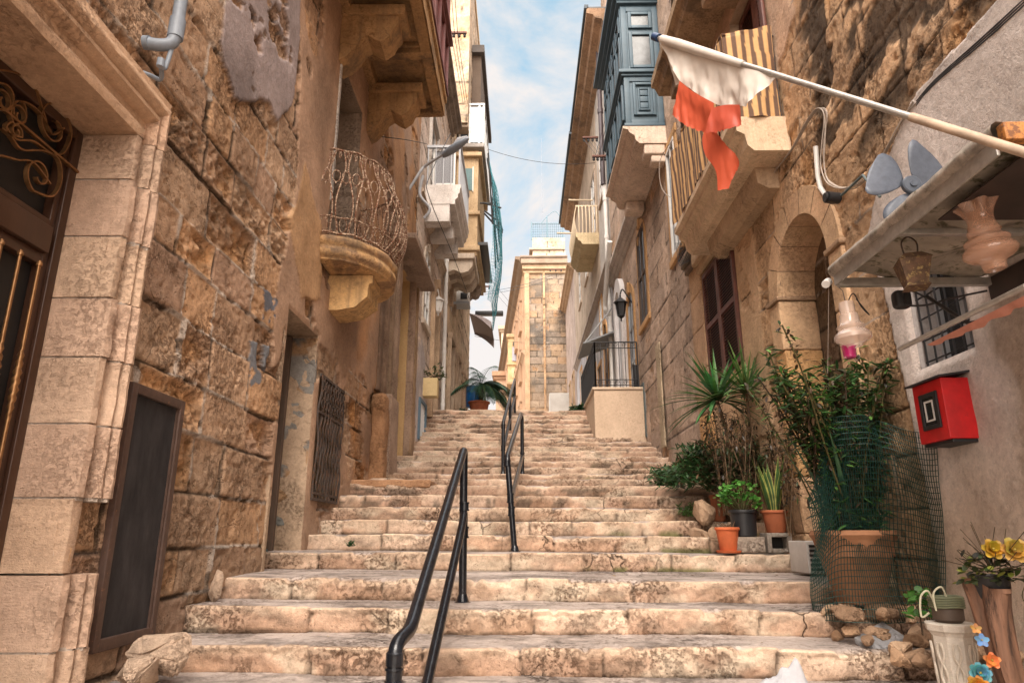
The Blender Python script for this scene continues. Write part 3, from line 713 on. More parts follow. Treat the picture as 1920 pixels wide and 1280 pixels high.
# --- second doorway, old boarded door
reveal('doorway_reveal', hA, XL, 1, D2, .42, 'wall', (.45,.33,.23), seed=4)
mb = MB(); mb.rbox(XL-.40, XL-.002, 6.883, 6.93, -.43, 2.0, r=.01, res=.05, amp=.02, ns=4, c=(.26,.25,.22), seed=9)
f = obj('peeling_jamb', mb, M['wall'], hA)
me = f.data; va = np.array([v.co for v in me.vertices]); offp = np.array(wpos(f)); vw = va+offp
nz = fbm(vw[:,0], vw[:,1], vw[:,2], 3.2, 55, 6); cc = np.where((nz > .5)[:, None], (.40,.25,.14), (.25,.235,.215))
teal = (sst(.35, -.3, vw[:,2])*sst(.40, .5, fbm(vw[:,0], vw[:,1], vw[:,2], 4, 57, 5)))[:, None]; cc = cc*(1-teal*.8)+np.array((.07,.16,.17))*teal*.8
me.color_attributes['Col'].data.foreach_set('color', np.c_[cc, np.ones(len(cc))].astype(np.float32).ravel())
mb = MB()
for k in range(6): mb.rbox(XL-.385, XL-.35+.006*(k % 2), 5.97+k*.152, 5.97+k*.152+.147, -.30, 2.0, r=.004, res=.5, amp=.002)
for zz in (-.1, .8, 1.7): mb.rbox(XL-.35, XL-.325, 5.98, 6.86, zz, zz+.09, r=.004, res=.5, amp=.002)
mb.rbox(XL-.36, XL-.26, 5.952, 6.01, -.42, 2.01, r=.006, res=.5); mb.rbox(XL-.36, XL-.26, 6.82, 6.878, -.42, 2.01, r=.006, res=.5)
dd = obj('boarded_door', mb, M['wood_old'], hA)
mb = MB().rbox(XL-.34, XL-.30, 5.99, 6.84, -.42, -.12, r=.004, res=.2, amp=.003, c=(.05,.12,.13)); obj('kick_plate', mb, M['attr'], dd)
mb = MB().rbox(XL-.42, XL+.14, 5.90, 7.0, -.62, -.445, r=.02, res=.05, amp=.012, c=(.33,.27,.22)); obj('door_step', mb, M['wall'], hA)
# --- iron window grille
reveal('grille_reveal', hA, XL, 1, G1, .3, 'wall', (.30,.21,.14), seed=8)
gr = obj('barred_window', MB().box(XL-.30, XL-.28, 7.05, 7.95, .38, 1.62), M['dark'], hA, smooth=False)
mb = MB(); xg = XL+.03
for k in range(10):
    yy = 7.03+.94*k/9; mb.tube([(xg+.012*math.sin(z*9+k), yy+.01*math.sin(z*14+k*2), z) for z in np.linspace(.36, 1.64, 26)], .010, 6)
for zz in (.36, 1.25, 1.64, .42): mb.box(xg-.02, xg+.006, 7.02, 7.98, zz-.014, zz+.014)
for k in range(9):
    yc = 7.082+.94*k/9
    for zc in (1.34, 1.44, 1.54): mb.tube([(xg+.015, yc+.038*math.cos(a), zc+.045*math.sin(a)) for a in np.linspace(0, 5.4, 16)], .006, 5)
    mb.tube([(xg+.015, yc+.03*math.sin(z*22), z) for z in np.linspace(.45, 1.2, 26)], .006, 5)
obj('iron_grille', mb, M['dark_iron'], gr)
# --- upper window behind the curved balcony
reveal('window_reveal', hA, XL, 1, W1, .45, 'wall', (.34,.26,.20), seed=14)
mb = MB().rbox(XL-.02, XL+.03, 6.86, 6.92, 3.6, 6.4, r=.01, res=.08, amp=.01, c=(.56,.52,.48)); obj('whitewashed_edge', mb, M['wall'], hA)
slats(hA, 'louvred_shutter', XL-.40, 1, 6.95, 7.98, 3.1, 5.48, 16, 'wood_old', fw=.07)
# --- curved balcony
YC, BA, BB = 7.5, .86, .66
cb = None
def bal(th, k, z): return (XL+BB*k*math.sin(th), YC-BA*k*math.cos(th), z)
prof_ = [(.0,3.09),(.97,3.09),(1.0,3.08),(1.02,3.04),(1.0,3.0),(.975,2.985),(.985,2.95),(1.0,2.92),(.985,2.88),(.95,2.865),(.93,2.85),(.93,2.835),(.88,2.83),(.84,2.825),(.80,2.82),(0.,2.81)]
n = 70; G = np.array([[bal(math.pi*i/n, k, z) for k, z in prof_] for i in range(n+1)])
q = G.reshape(-1, 3); w_ = (fbm(q[:,0], q[:,1], q[:,2], 9, 61, 5)-.5)*.05; q[:,1] += w_*.6; q[:,0] += w_*(q[:,0] > XL+.02); q[:,2] += (fbm(q[:,0], q[:,1], q[:,2], 7, 62, 4)-.5)*.03*(q[:,2] < 3.08)
cc = np.where((fbm(q[:,0]*.6, q[:,1]*.6, q[:,2]*3, 6, 63, 6) > .50)[:, None], (.58,.36,.17), (.38,.235,.13))
cb = obj('curved_balcony', MB().grid(q.reshape(G.shape), cc), M['corbel'], hA, angle=70)
mb = MB(); mb.prof([(XL-.02,2.81),(XL+.48,2.81),(XL+.48,2.72),(XL+.44,2.70),(XL+.44,2.56),(XL+.30,2.44),(XL+.1,2.40),(XL-.02,2.40)], 'y', 7.14, 7.62, res=.04, amp=.016, ns=7, c=(.62,.40,.19))
o_ = obj('bracket', mb, M['corbel'], cb, angle=40)
def rk(z):            # bulge of the railing
    t = (z-3.1)/1.08; return .965+.20*math.sin(math.pi*min(1, t*1.18))*(1-t*.35)-.10*max(0, t-.62)/.38
mb = MB()
for z, r_ in ((3.12,.012),(3.27,.008),(4.17,.016)): mb.tube([bal(math.pi*i/48, rk(z), z+.01*math.sin(i)) for i in range(49)], r_, 6)
nb = 22
for k in range(nb+1):
    th = math.pi*k/nb
    if k < 8: pts = [bal(th+.05*math.sin((z-3.1)/1.07*2*math.pi)*(1 if k % 2 else -1), rk(z), z) for z in np.linspace(3.1, 4.17, 20)]; mb.tube(pts, .009, 6)
    else:
        for s_ in (1, -1): mb.tube([bal(min(math.pi, max(0, th+s_*.16*math.sin((z-3.1)/.62*math.pi*1.0)*(1 if z < 3.72 else 0)+(.0))), rk(z)+.012*s_, z) for z in np.linspace(3.1, 4.17 if s_ > 0 else 3.72, 22)], .0085, 6)
    thc = th+math.pi/nb/2
    if k < nb:
        mb.tube([bal(thc+.055*math.cos(a), rk(3.19+.07*math.sin(a)), 3.195+.07*math.sin(a)) for a in np.linspace(0, 2*math.pi, 15)], .006, 5)
        mb.tube([bal(thc+.058*math.cos(a), rk(3.74), 3.74+.07*math.sin(a)) for a in np.linspace(0, 2*math.pi, 15)], .0065, 5)
        mb.lathe([(0,-.028),(.012,-.012),(.006,0),(0,.01)], bal(thc, rk(3.84), 3.84), 6); mb.lathe([(0,-.03),(.008,0),(0,.01)], bal(thc, rk(3.66), 3.65), 6)
        mb.tube([bal(thc+.03*math.cos(a)*(1-i/22), rk(4.08), 4.10+.04*math.sin(a)) for i, a in enumerate(np.linspace(math.pi/2, -4.5, 16))], .007, 5)
obj('iron_railing', mb, M['rust_iron'], cb, angle=60)
# --- large stone balcony above with a dark red timber enclosure
XO = -1.16
mb = MB(); cs = (.43,.26,.125)
mb.prof([(XL-.02,6.24),(XO-.02,6.24),(XO-.02,6.14),(XO,6.12),(XO,6.34),(XO+.03,6.36),(XO+.03,6.46),(XL-.02,6.46)], 'y', 5.0, 9.03, res=.12, amp=.006, c=cs)
sbal = obj('stone_balcony', mb, M['corbel'], hA, angle=30)
mb = MB()
for (ya, yb) in [(5.0,5.15),(6.45,6.56),(7.58,7.72),(8.9,9.02)]: mb.rbox(XL, XO-.02, ya, yb, 6.10, 6.24, r=.012, res=.1, amp=.005, c=cs)
mb.rbox(XO-.16, XO-.021, 5.15, 8.9, 6.11, 6.24, r=.012, res=.1, amp=.005, c=cs); mb.rbox(XL, XL+.12, 5.15, 8.9, 6.08, 6.24, r=.012, res=.1, amp=.005, c=cs)
for (ya, yb) in [(5.15,6.45),(6.56,7.58),(7.72,8.9)]:
    mb.rbox(XL+.12, XO-.16, ya, ya+.05, 6.17, 6.24, r=.01, res=.1, c=cs); mb.rbox(XL+.12, XO-.16, yb-.05, yb, 6.17, 6.24, r=.01, res=.1, c=cs)
obj('soffit_frame', mb, M['corbel'], sbal)
for yb in (5.35, 6.95, 8.42):
    mb = MB(); mb.rbox(XL, XO-.22, yb-.22, yb+.22, 5.98, 6.12, r=.015, res=.06, amp=.006, c=cs)
    pr = [(XL-.02,5.98),(XO-.30,5.98),(XO-.30,5.86),(XO-.36,5.80),(XO-.40,5.70),(XO-.50,5.62),(XO-.58,5.66),(XO-.66,5.72),(XO-.74,5.66),(XO-.80,5.54),(XO-.90,5.42),(XL-.02,5.36)]
    mb.prof(pr, 'y', yb-.17, yb+.17, res=.05, amp=.006, c=cs); obj('bracket', mb, M['corbel'], sbal, angle=30)
mb = MB(); cr = (1,1,1)
mb.box(XO-.06, XO+.0, 5.0, 9.0, 6.46, 8.9); mb.box(XL, XO-.06, 8.94, 9.0, 6.46, 8.9)
for k in range(9): mb.rbox(XO, XO+.045, 5.0+k*.49, 5.07+k*.49, 6.47, 8.9, r=.004, res=1, amp=0)
for zz in (6.47, 7.3, 7.38, 8.3, 8.8): mb.rbox(XO, XO+.05+.05*(zz in (7.38, 8.8)), 4.98, 9.04, zz, zz+.07, r=.004, res=1, amp=0)
mb.rbox(XL, XO+.20, 5.0, 9.12, 8.9, 9.05, r=.01, res=1, amp=0)
obj('timber_enclosure', mb, plain('oxblood_wood', (.16,.05,.045), rough=.55, var=.3, scale=5, bump=.15), sbal)
# --- far recessed doorway with tall pilaster strips and lintel slab
reveal('tall_doorway_reveal', hA, XL, 1, D3, .55, 'plaster', (.50,.33,.16), seed=24)
mb = MB()
for k in range(8): mb.rbox(XL-.54, XL-.50, 10.82+k*.185, 10.82+k*.185+.178, .75, 4.7, r=.004, res=1, amp=0)
obj('tall_door', mb, M['wood_old'], hA)
mb = MB()
for (ya, yb, xo, c_) in [(9.75,9.95,.05,(.20,.135,.095)),(9.98,10.12,.10,(.24,.16,.11)),(10.15,10.32,.06,(.22,.15,.10)),(10.36,10.5,.10,(.26,.18,.12)),(10.54,10.79,.14,(.30,.21,.15)),(12.31,12.45,.12,(.36,.25,.18)),(12.46,12.62,.07,(.30,.21,.15)),(12.62,12.80,.12,(.30,.20,.12))]:
    mb.rbox(XL-.02, XL+xo, ya, yb, .6 if ya > 12 else 2.05, 5.4, r=.02, res=.09, amp=.012, c=c_)
obj('door_pilaster', mb, M['wall'], hA)
mb = MB(); mb.rbox(XL-.05, XL+.42, 10.3, 12.85, 4.70, 4.80, r=.012, res=.1, amp=.008, c=(.34,.25,.19)); obj('lintel_slab', mb, M['wall'], hA)
mb = MB(); mb.rbox(XL-.02, XL+.20, 9.60, 9.95, .3, 1.98, r=.06, res=.04, amp=.04, ns=5, c=(.40,.225,.12)); obj('pilaster_base', mb, M['wall'], hA)
mb = MB(); mb.rbox(XL-.02, XL+.20, 10.05, 10.7, .2, 2.05, r=.04, res=.06, amp=.02, ns=4, c=(.38,.27,.20)); obj('pilaster_base', mb, M['wall'], hA)
mb = MB(); mb.rbox(XL-.02, XL+.14, 12.32, 12.78, .4, 2.3, r=.03, res=.06, amp=.02, ns=4, c=(.33,.22,.14))
obj('pilaster_base', mb, M['wall'], hA)
mb = MB(); mb.rbox(XL-.02, XL+1.0, 8.66, 9.5, NZ[8]-.02, NZ[8]+.075, r=.02, res=.06, amp=.01, c=(.44,.25,.14)); mb.rbox(XL-.02, XL+.5, 9.9, 10.45, NZ[9]-.03, NZ[9]+.10, r=.03, res=.06, amp=.015, c=(.36,.24,.16)); obj('threshold_slab', mb, M['wall'], hA)
# --- pipes on the wall
mb = MB(); a = L(268,76); xo = XL+.13
mb.tube([(XL-.02, a.y+.02, a.z), (XL+.03, a.y+.02, a.z)], .04, 14); mb.tube(bez([(XL+.0, a.y+.02, a.z), (XL+.08, a.y+.04, a.z-.0), (xo, a.y+.06, a.z+.03), (xo+.01, a.y+.07, a.z+.10)], 6), .036, 14)
mb.tube([(xo+.01, a.y+.07, a.z+.07), (xo+.01, a.y+.07, a.z+.20)], .044, 14); mb.tube([(xo+.01, a.y+.07, a.z+.18), (xo+.01, a.y+.07, a.z+3.)], .036, 14)
pp = obj('drainpipe', mb, M['pvc'], hA)
mb = MB(); b = L(278,150); mb.tube(bez([(xo, a.y+.07, a.z), (xo-.01, a.y+.05, a.z-.15), (xo-.02, a.y+.02, b.z+.06), (XL+.06, b.y+.02, b.z+.02), (XL+.02, b.y-.03, b.z+.01), (XL-.02, b.y-.06, b.z+.01)], 6), .013, 10); mb.tube([(xo-.02, a.y+.02, b.z+.02), (xo-.02, a.y+.02, b.z+.07)], .02, 10)
obj('overflow_pipe', mb, M['pvc'], hA)

rear(hA, XL, 1, -2.5, 12.7, -2.8, 10.5)
# ================================================================= second left house: pale render
hB = thing('rendered_house', 'pale rendered left house with a white balcony on square brackets', 'house', (XL-1, 15, 1.5))
HB = [(14.05,14.85,4.5,6.25,'arch'), (13.95,14.85,1.95,2.72), (15.5,16.3,2.6,5.9,'arch'), (14.2,15.4,7.65,9.8), (15.6,16.4,8.2,9.8), (14.0,14.7,10.3,11.6)]
wall('wall', hB, XL, 1, 12.78, 18.6, 1.0, 12.0, holes=HB, step_a=lambda a: .06, step_b=.05, style=dict(ch=.34, bl=(.5,1.0), relief=.006, rough_p=.06, carve=.02, white=.3, pal=[(.56,.46,.39),(.53,.42,.34),(.58,.48,.40)]), seed=31, mat='wall_far',
     patches=[([(12.7,1),(15.2,1),(15.2,3.2),(13.6,4.6),(12.7,4.2)], (.48,.43,.42), .01, .1, .62, 2.)], tint=lambda A, B: 1-.25*sst(.5,.65,fbm(A,B,1,1.2,9,5)))
surround(hB, XL, 1, HB[0], w=.12, t=.03, col=(.52,.44,.36), arch=True); window(hB, XL, 1, (14.05,14.85,4.5,6.2), frame='white_paint', panes=(2,4), depth=.01)
surround(hB, XL, 1, HB[2], w=.16, t=.10, col=(.46,.33,.22), arch=True, sill=False, name='door_surround'); window(hB, XL, 1, HB[2], frame='wood_old', glass='glass_dark', name='arched_door', depth=.14)
window(hB, XL, 1, HB[3], frame='white_paint', name='balcony_door', panes=(2,3)); surround(hB, XL, 1, HB[3], w=.12, col=(.5,.46,.42), sill=False)
window(hB, XL, 1, HB[4], frame='white_paint'); window(hB, XL, 1, HB[5], frame='white_paint')
cornice(hB, XL, 1, 12.78, 18.6, 6.75, h=.22, out=.12, col=(.45,.36,.28)); cornice(hB, XL, 1, 12.78, 18.6, 11.8, h=.5, out=.32, col=(.22,.18,.15), name='roof_cornice', mat='corbel')
reveal('vent_reveal', hB, XL, 1, HB[1], .15, 'plaster', (.3,.3,.3))
v = obj('vent_grille', MB().box(XL-.1, XL-.08, 13.95, 14.85, 1.95, 2.72), M['dark'], hB, smooth=False)
mb = MB()
for (ya, yb, za, zb) in [(13.9,13.98,1.9,2.77),(14.82,14.9,1.9,2.77),(13.98,14.82,1.9,1.97),(13.98,14.82,2.70,2.77)]: mb.box(XL-.04, XL+.05, ya, yb, za, zb, c=(.10,.16,.21))
for k in range(16):
    mb.tube([(XL+.0, 13.98+.84*k/16, 1.97), (XL+.0, 13.98+.84*((k+5)/16 if k < 11 else 1), 1.97+.73*(1 if k < 11 else (16-k)/5))], .010, 4, c=(.6,.6,.6)); mb.tube([(XL+.01, 13.98+.84*(k+1)/16, 1.97), (XL+.01, 13.98+.84*max(0,(k+1-5)/16), 1.97+.73*(1 if k >= 4 else (k+1)/5))], .010, 4, c=(.6,.6,.6))
obj('lattice', mb, M['attr'], v)
# white balcony
mb = MB(); XB = -1.36; cw = (.62,.58,.55)
mb.prof([(XL-.02,7.12),(XB-.12,7.12),(XB-.12,7.22),(XB-.06,7.28),(XB-.06,7.36),(XB-.02,7.40),(XB-.02,7.48),(XB,7.52),(XB,7.60),(XL-.02,7.60)], 'y', 13.8, 16.2, res=.2, c=cw)
wb = obj('white_balcony', mb, M['corbel_clean'], hB, angle=25)
for yb in (13.95, 14.85, 15.75):
    mb = MB(); mb.rbox(XL-.02, XB-.24, yb-.14, yb+.20, 6.70, 7.12, r=.012, res=.2, c=cw); obj('bracket', mb, M['corbel_clean'], wb)
mb = MB()
for yy in np.linspace(13.82, 16.18, 13): mb.box(XB-.05, XB-.02, yy-.012, yy+.012, 7.6, 8.55)
for xx in np.linspace(XL+.03, XB-.05, 5): mb.box(xx-.012, xx+.012, 13.82, 13.85, 7.6, 8.55)
mb.box(XB-.07, XB, 13.8, 16.2, 8.55, 8.61); mb.box(XL, XB-.07, 13.8, 13.87, 8.55, 8.61)
obj('railing', mb, M['grey_paint'], wb, smooth=False)
mb = MB(); mb.box(XL+.18, XB-.18, 13.90, 13.93, 7.68, 8.5); obj('privacy_screen', mb, plain('speckled_grey_panel', (.20,.20,.21), rough=.7, var=.8, scale=60), wb, smooth=False)
mb = MB()
for (a_, b_, c_, d_) in [(XL+.14,XL+.18,7.62,8.52),(XB-.18,XB-.14,7.62,8.52),(XL+.18,XB-.18,7.62,7.68),(XL+.18,XB-.18,8.5,8.54)]: mb.box(a_, b_, 13.88, 13.95, c_, d_)
obj('screen_frame', mb, M['white_paint'], wb, smooth=False)
mb = MB(); p0 = (XL+.10, 17.35); mb.tube([(p0[0], p0[1], 2.2), (p0[0], p0[1], 7.4)], .055, 12)
for zz in (3.2, 4.6, 6.0, 7.2): mb.tube([(p0[0], p0[1], zz), (p0[0], p0[1], zz+.09)], .065, 12)
mb.tube(bez([(p0[0], p0[1], 7.35), (p0[0]-.02, p0[1]+.1, 7.6), (XL-.02, p0[1]+.2, 7.75)], 5), .055, 10)
obj('downpipe', mb, M['white_paint'], hB)
# flower box shaped light and small wall lantern
def lantern(name, o, s, mat, glass, parent=None, arm=(-.3, 0, .08), label=None, cat=None):
    x, y, z = o; root = MB()
    root.lathe([(0,.30*s),(.02*s,.27*s),(.015*s,.24*s),(.03*s,.22*s),(.14*s,.13*s),(.145*s,.11*s),(.10*s,.11*s)], o, 6); root.lathe([(.10*s,.12*s),(.065*s,-.14*s),(.08*s,-.16*s),(.03*s,-.20*s),(.012*s,-.22*s),(.02*s,-.25*s),(0,-.28*s)], (x, y, z), 6)
    for k in range(6):
        a = k*math.pi/3; root.tube([(x+.105*s*math.cos(a), y+.105*s*math.sin(a), z+.11*s), (x+.07*s*math.cos(a), y+.07*s*math.sin(a), z-.14*s)], .010*s, 5)
    root.tube(bez([(x+arm[0], y+arm[1], z+arm[2]), (x+arm[0]*.6, y, z+arm[2]+.16*s), (x+arm[0]*.2, y, z+.40*s), (x, y, z+.29*s)], 6), .014*s, 6)
    root.rbox(x+arm[0]-.02, x+arm[0]+.02, y-.04*s, y+.04*s, z+arm[2]-.12*s, z+arm[2]+.12*s, r=.005, res=1, amp=0)
    g = thing(name, label, cat, (x+arm[0], y, z)) if parent is None else parent
    b = obj('lamp_body', root, M[mat], g); c_ = MB(); c_.lathe([(.092*s,.10*s),(.058*s,-.13*s)], o, 6); obj('lamp_glass', c_, M[glass], g); return g
lq = P(822,572,16.4)
lantern('wall_lantern', tuple(lq), 1.0, 'white_paint', 'glass_dark', arm=(XL-lq.x+.02, 0, .1), label='small white wall lantern on a bracket beside the pale downpipe on the left', cat='lantern')
# ================================================================= third left house: tall tan stone
hC = thing('tan_house', 'tall tan stone house farthest along the left side, with stacked enclosed balconies', 'house', (XL-1, 22, 2.8))
HC = [(19.3,20.2,2.9,5.6), (21.6,22.4,2.9,5.6), (19.4,20.2,6.6,8.0), (24.3,25.1,3.0,5.5)]
wall('wall', hC, XL, 1, 18.6, 27.0, 2.0, 13.0, holes=HC, step_a=lambda a: .09, step_b=.08, style=dict(ch=.32, bl=(.5,.9), relief=.008, rough_p=.1, carve=.02, white=.2, pal=[(.56,.43,.31),(.53,.40,.28),(.58,.46,.33)]), seed=41, mat='wall_far')
for h_ in HC: window(hC, XL, 1, h_, frame='wood_old' if h_[2] < 5 else 'white_paint', glass='glass_dark', name='door' if h_[2] < 5 else 'window'); surround(hC, XL, 1, h_, w=.14, t=.1, col=(.45,.34,.25), sill=False, name='surround')
wall('gable_wall', hC, 18.6, 1, -6.0, XL, 12.0, 13.2, step_a=lambda a: .15, step_b=.15, style=dict(ch=.3, pal=[(.50,.38,.25)]), seed=43, mat='wall_far', place='y')
wall('upper_gable', hC, 19.5, 1, -4.5, -1.74, 13.0, 19.6, step_a=lambda a: .08, step_b=.07, style=dict(ch=.42, bl=(.5,.9), relief=.006, rough_p=.1, carve=.02, white=.5, pal=[(.50,.385,.27),(.47,.36,.25),(.52,.41,.30)]), seed=44, mat='wall_far', place='y')
wall('upper_wall', hC, -1.74, 1, 19.5, 27.0, 13.0, 19.6, step_a=lambda a: .12, step_b=.1, style=dict(ch=.42, pal=[(.42,.32,.23)]), seed=45, mat='wall_far')
mb = MB(); mb.rbox(-4.5, -1.70, 19.46, 27.0, 19.6, 19.8, r=.02, res=.5, c=(.5,.38,.25)); mb.box(-1.74, -1.30, 20.6, 26.5, 16.6, 16.9, c=(.10,.09,.085)); mb.box(-1.735, -1.42, 20.8, 26.3, 13.4, 16.6, c=(.12,.09,.07)); mb.box(-2.3,-1.74,19.6,27,12.9,13.0,c=(.3,.24,.18))
obj('dark_oriel', mb, M['plaster'], hC)
# enclosed balcony with glazed railing on top
mb = MB(); mb.rbox(XL, -1.42, 20.2, 24.0, 8.6, 12.4, r=.02, res=.25, amp=.005, c=(.50,.37,.23)); mb.rbox(XL, -1.34, 20.1, 24.1, 8.75, 8.92, r=.02, res=.5, c=(.50,.37,.23)); mb.rbox(XL, -1.34, 20.1, 24.1, 10.0, 10.12, r=.02, res=.5, c=(.50,.37,.23)); mb.rbox(XL, -1.30, 20.05, 24.1, 12.1, 12.25, r=.02, res=.5, c=(.50,.37,.23)); mb.rbox(XL, -1.22, 20.0, 24.2, 12.4, 12.55, r=.02, res=.5, c=(.34,.32,.30))
eb = obj('enclosed_balcony', mb, M['corbel_clean'], hC)
mb = MB(); mb.box(-1.85, -1.62, 20.17, 20.2, 10.9, 11.7, c=(.08,.16,.17)); mb.box(-1.90, -1.86, 20.15, 20.2, 10.85, 11.75, c=(.6,.6,.55)); mb.box(-1.61, -1.57, 20.15, 20.2, 10.85, 11.75, c=(.6,.6,.55)); obj('window', mb, M['attr'], eb, smooth=False)
mb = MB()
for yy in np.linspace(20.05, 24.1, 6): mb.box(-1.28, -1.23, yy-.03, yy+.03, 12.55, 14.0, c=(.7,.7,.68))
for xx in (XL+.1, -1.72, -1.4): mb.box(xx-.03, xx+.03, 20.02, 20.08, 12.55, 14.0, c=(.7,.7,.68))
mb.box(-1.29, -1.22, 20.0, 24.15, 14.0, 14.07, c=(.7,.7,.68)); mb.box(XL, -1.29, 20.0, 20.1, 14.0, 14.07, c=(.7,.7,.68)); obj('glazed_railing', mb, M['attr'], eb, smooth=False)
mb = MB(); mb.box(-1.262, -1.25, 20.08, 24.07, 12.6, 13.95); mb.box(XL+.13, -1.27, 20.045, 20.055, 12.6, 13.95); obj('glass_panel', mb, M['glass_sky'], eb, smooth=False)
mb = MB()
pr = [(XL-.02,8.6),(-1.45,8.6),(-1.47,8.4),(-1.55,8.22),(-1.66,8.16),(-1.76,8.2),(-1.86,8.12),(-1.98,8.0),(XL-.02,7.9)]
for yb in (20.25, 21.6, 22.9): obj('scroll_bracket', MB().prof(pr, 'y', yb, yb+.35, res=.2, c=(.36,.28,.22)), M['corbel'], eb, angle=25)
mb = MB()
for yb in (17.9, 18.6, 19.3):      # pale scroll consoles under the slab before it
    mb.prof([(a if a > XL else a, b-1.1) for a, b in [(XL-.02,8.6),(-1.38,8.6),(-1.38,8.42),(-1.5,8.25),(-1.7,8.2),(-1.9,8.3),(XL-.02,8.2)]], 'y', yb, yb+.3, res=.2, c=(.5,.42,.34))
mb.rbox(XL, -1.32, 17.8, 19.9, 7.5, 7.66, r=.02, res=.3, c=(.5,.42,.34)); obj('scroll_balcony', mb, M['corbel_clean'], hC, angle=25)
# parapet terracotta pot far above
tag(obj('roof_pot', MB().lathe([(0,0),(.20,0),(.30,.42),(.34,.44),(.34,.52),(.28,.52),(.27,.46),(0,.46)], (-1.98, 19.9, 19.82), 20, c=(1.,.6,.5)), M['terracotta']), 'red clay pot standing on the roof edge of the tall tan house', 'pot')
# blue debris netting with poles
root = thing('scaffold_net', 'torn turquoise netting and struts hanging outside the tall tan house', 'netting', (-1.2, 22, 8.5))
mb = MB(); rs = np.random.RandomState(3)
def netp(u, v): # u along y 0..1, v down 0..1
    return (-1.20+.42*math.sin(v*2.9)*math.sin(u*2.6+.4)+.10*fbm(u*4, v*3, 0, 1.5, 9, 3)*2+.02, 20.4+3.4*u, 12.4-5.2*v+.2*math.sin(u*5))
for i in range(26): mb.tube([netp(i/25, v) for v in np.linspace(0, 1, 26)], .006, 3, caps=False)
for j in range(46): mb.tube([netp(u, j/45) for u in np.linspace(0, 1, 12)], .006, 3, caps=False)
obj('net', mb, plain('turquoise_net', (.06,.27,.33), rough=.7, bump=0), root, smooth=False)
mb = MB(); 
for p, q in [((940,390),(905,380)),((940,435),(908,400)),((942,433),(938,418)),((938,418),(908,395)),((925,381),(868,381))]: mb.tube([P(*p, 23.5), P(*q, 23.5)], .035, 6)
mb.box(-1.5, -1.1, 20.5, 24, 9.1, 9.2)
for k in range(7): mb.tube([netp(k/6, 0), netp(k/6, .5)], .03, 5)
obj('strut', mb, M['black_iron'], root)
# air conditioner and dark awning farther down
a = P(872,545,21.5); mb = MB(); mb.rbox(a.x-.32, a.x+.12, a.y, a.y+.5, a.z-.35, a.z+.30, r=.02, res=.3, amp=0); ac = thing('air_conditioner', 'white air conditioner box on a bracket on the left facade above the brown awning', 'air conditioner', (a.x, a.y, a.z-.5)); obj('casing', mb, M['white_paint'], ac)
mb = MB(); mb.rbox(a.x-.14, a.x+.07, a.y-.012, a.y+.02, a.z+.02, a.z+.24, r=.01, res=1, amp=0); mb.rbox(a.x-.14, a.x+.07, a.y-.012, a.y+.02, a.z-.28, a.z-.06, r=.01, res=1, amp=0); obj('vent', mb, M['black_plastic'], ac)
mb = MB(); mb.box(a.x-.42, a.x+.14, a.y-.05, a.y+.5, a.z-.45, a.z-.37); obj('bracket', mb, M['grey_paint'], ac)
mb = MB(); a0 = P(880,590,23.); b0_ = P(920,612,23.); G = []
for i in range(9):
    t = i/8; x = a0.x+(b0_.x-a0.x+.02)*t; z = a0.z+.05-(a0.z-b0_.z)*(t**2)*.75
    G.append([(x, a0.y, z-.25*t), (x, a0.y+.05, z), (x, a0.y+2.5, z+.05), (x, a0.y+2.5, z-.25*t)])
aw = solo('awning', mb.grid(G, (.34,.29,.29)), M['fabric'], 'brown curved awning sticking out from the far left facade below the air conditioner', 'awning')

rear(hB, XL, 1, 12.8, 18.6, 1, 11.9)
rear(hC, XL, 1, 18.7, 27, 2, 12.9)
mb = MB(); mb.box(-4.5, -1.80, 19.6, 27, 13.0, 19.55, c=(.4,.3,.2)); obj('upper_body', mb, M['plaster'], hC, smooth=False)
# ================================================================= near house at the right
rA = thing('arched_house', 'near right house with a blocked arch and a grey rendered end', 'house', (XR+1, 4, -2.6))
ARC = (5.26, 6.38, -.30, 2.82, 'arch'); WG = (3.74, 4.28, 1.02, 1.75); SH = (7.62, 9.0, 1.92, 3.50); UD = (5.95, 7.0, 4.0, 6.0)
grey = [(-3,-3),(4.40,-3),(4.40,.0),(4.47,1.0),(4.55,1.7),(4.75,1.95),(4.50,2.3),(4.15,2.55),(3.85,2.72),(2.5,2.8),(-3,2.9)]
def featR(A, B, d, c):
    # lichen-black band over the render
    n = fbm(A*1.0, B*1.4+A*.3, 2, 3.2, 501, 7); reg = sst(2.6, 2.9, B)*sst(5.6, 5.2, B)*sst(5.45, 5.15, A)*sst(2., 2.5, A)
    mk = (sst(.44, .52, n)*reg)[..., None]; c = c*(1-mk*.85)+np.array((.035,.026,.02))*mk*.85; d = d-mk[..., 0]*.012
    pk = (sst(.55, .62, fbm(A, B, 6, 2., 503, 6))*sst(5.3, 5.8, B))[..., None]; c = c*(1-pk*.35)
    # brown run-off stain at the near end
    st = (sst(3.62, 3.48, A+(fbm(A, B, 1, 4, 507, 5)-.5)*.25)*sst(1.5, .9, B))[..., None]; c = c*(1-st*.55)+np.array((.26,.165,.085))*st*.55
    d2 = (sst(.55, .62, fbm(A*3, B*.8, 1, 2.5, 509, 6))*sst(3.6, 3.4, A)*sst(1.4, 1., B))[..., None]; c = c*(1-d2*.6)
    base = (sst(.9, -.3, B)*(A < 4.45)*(.35+.6*fbm(A, B, 3, 1.2, 511, 5)))[..., None]; c = c*(1-base)+np.array((.52,.385,.27))*base
    return d, c
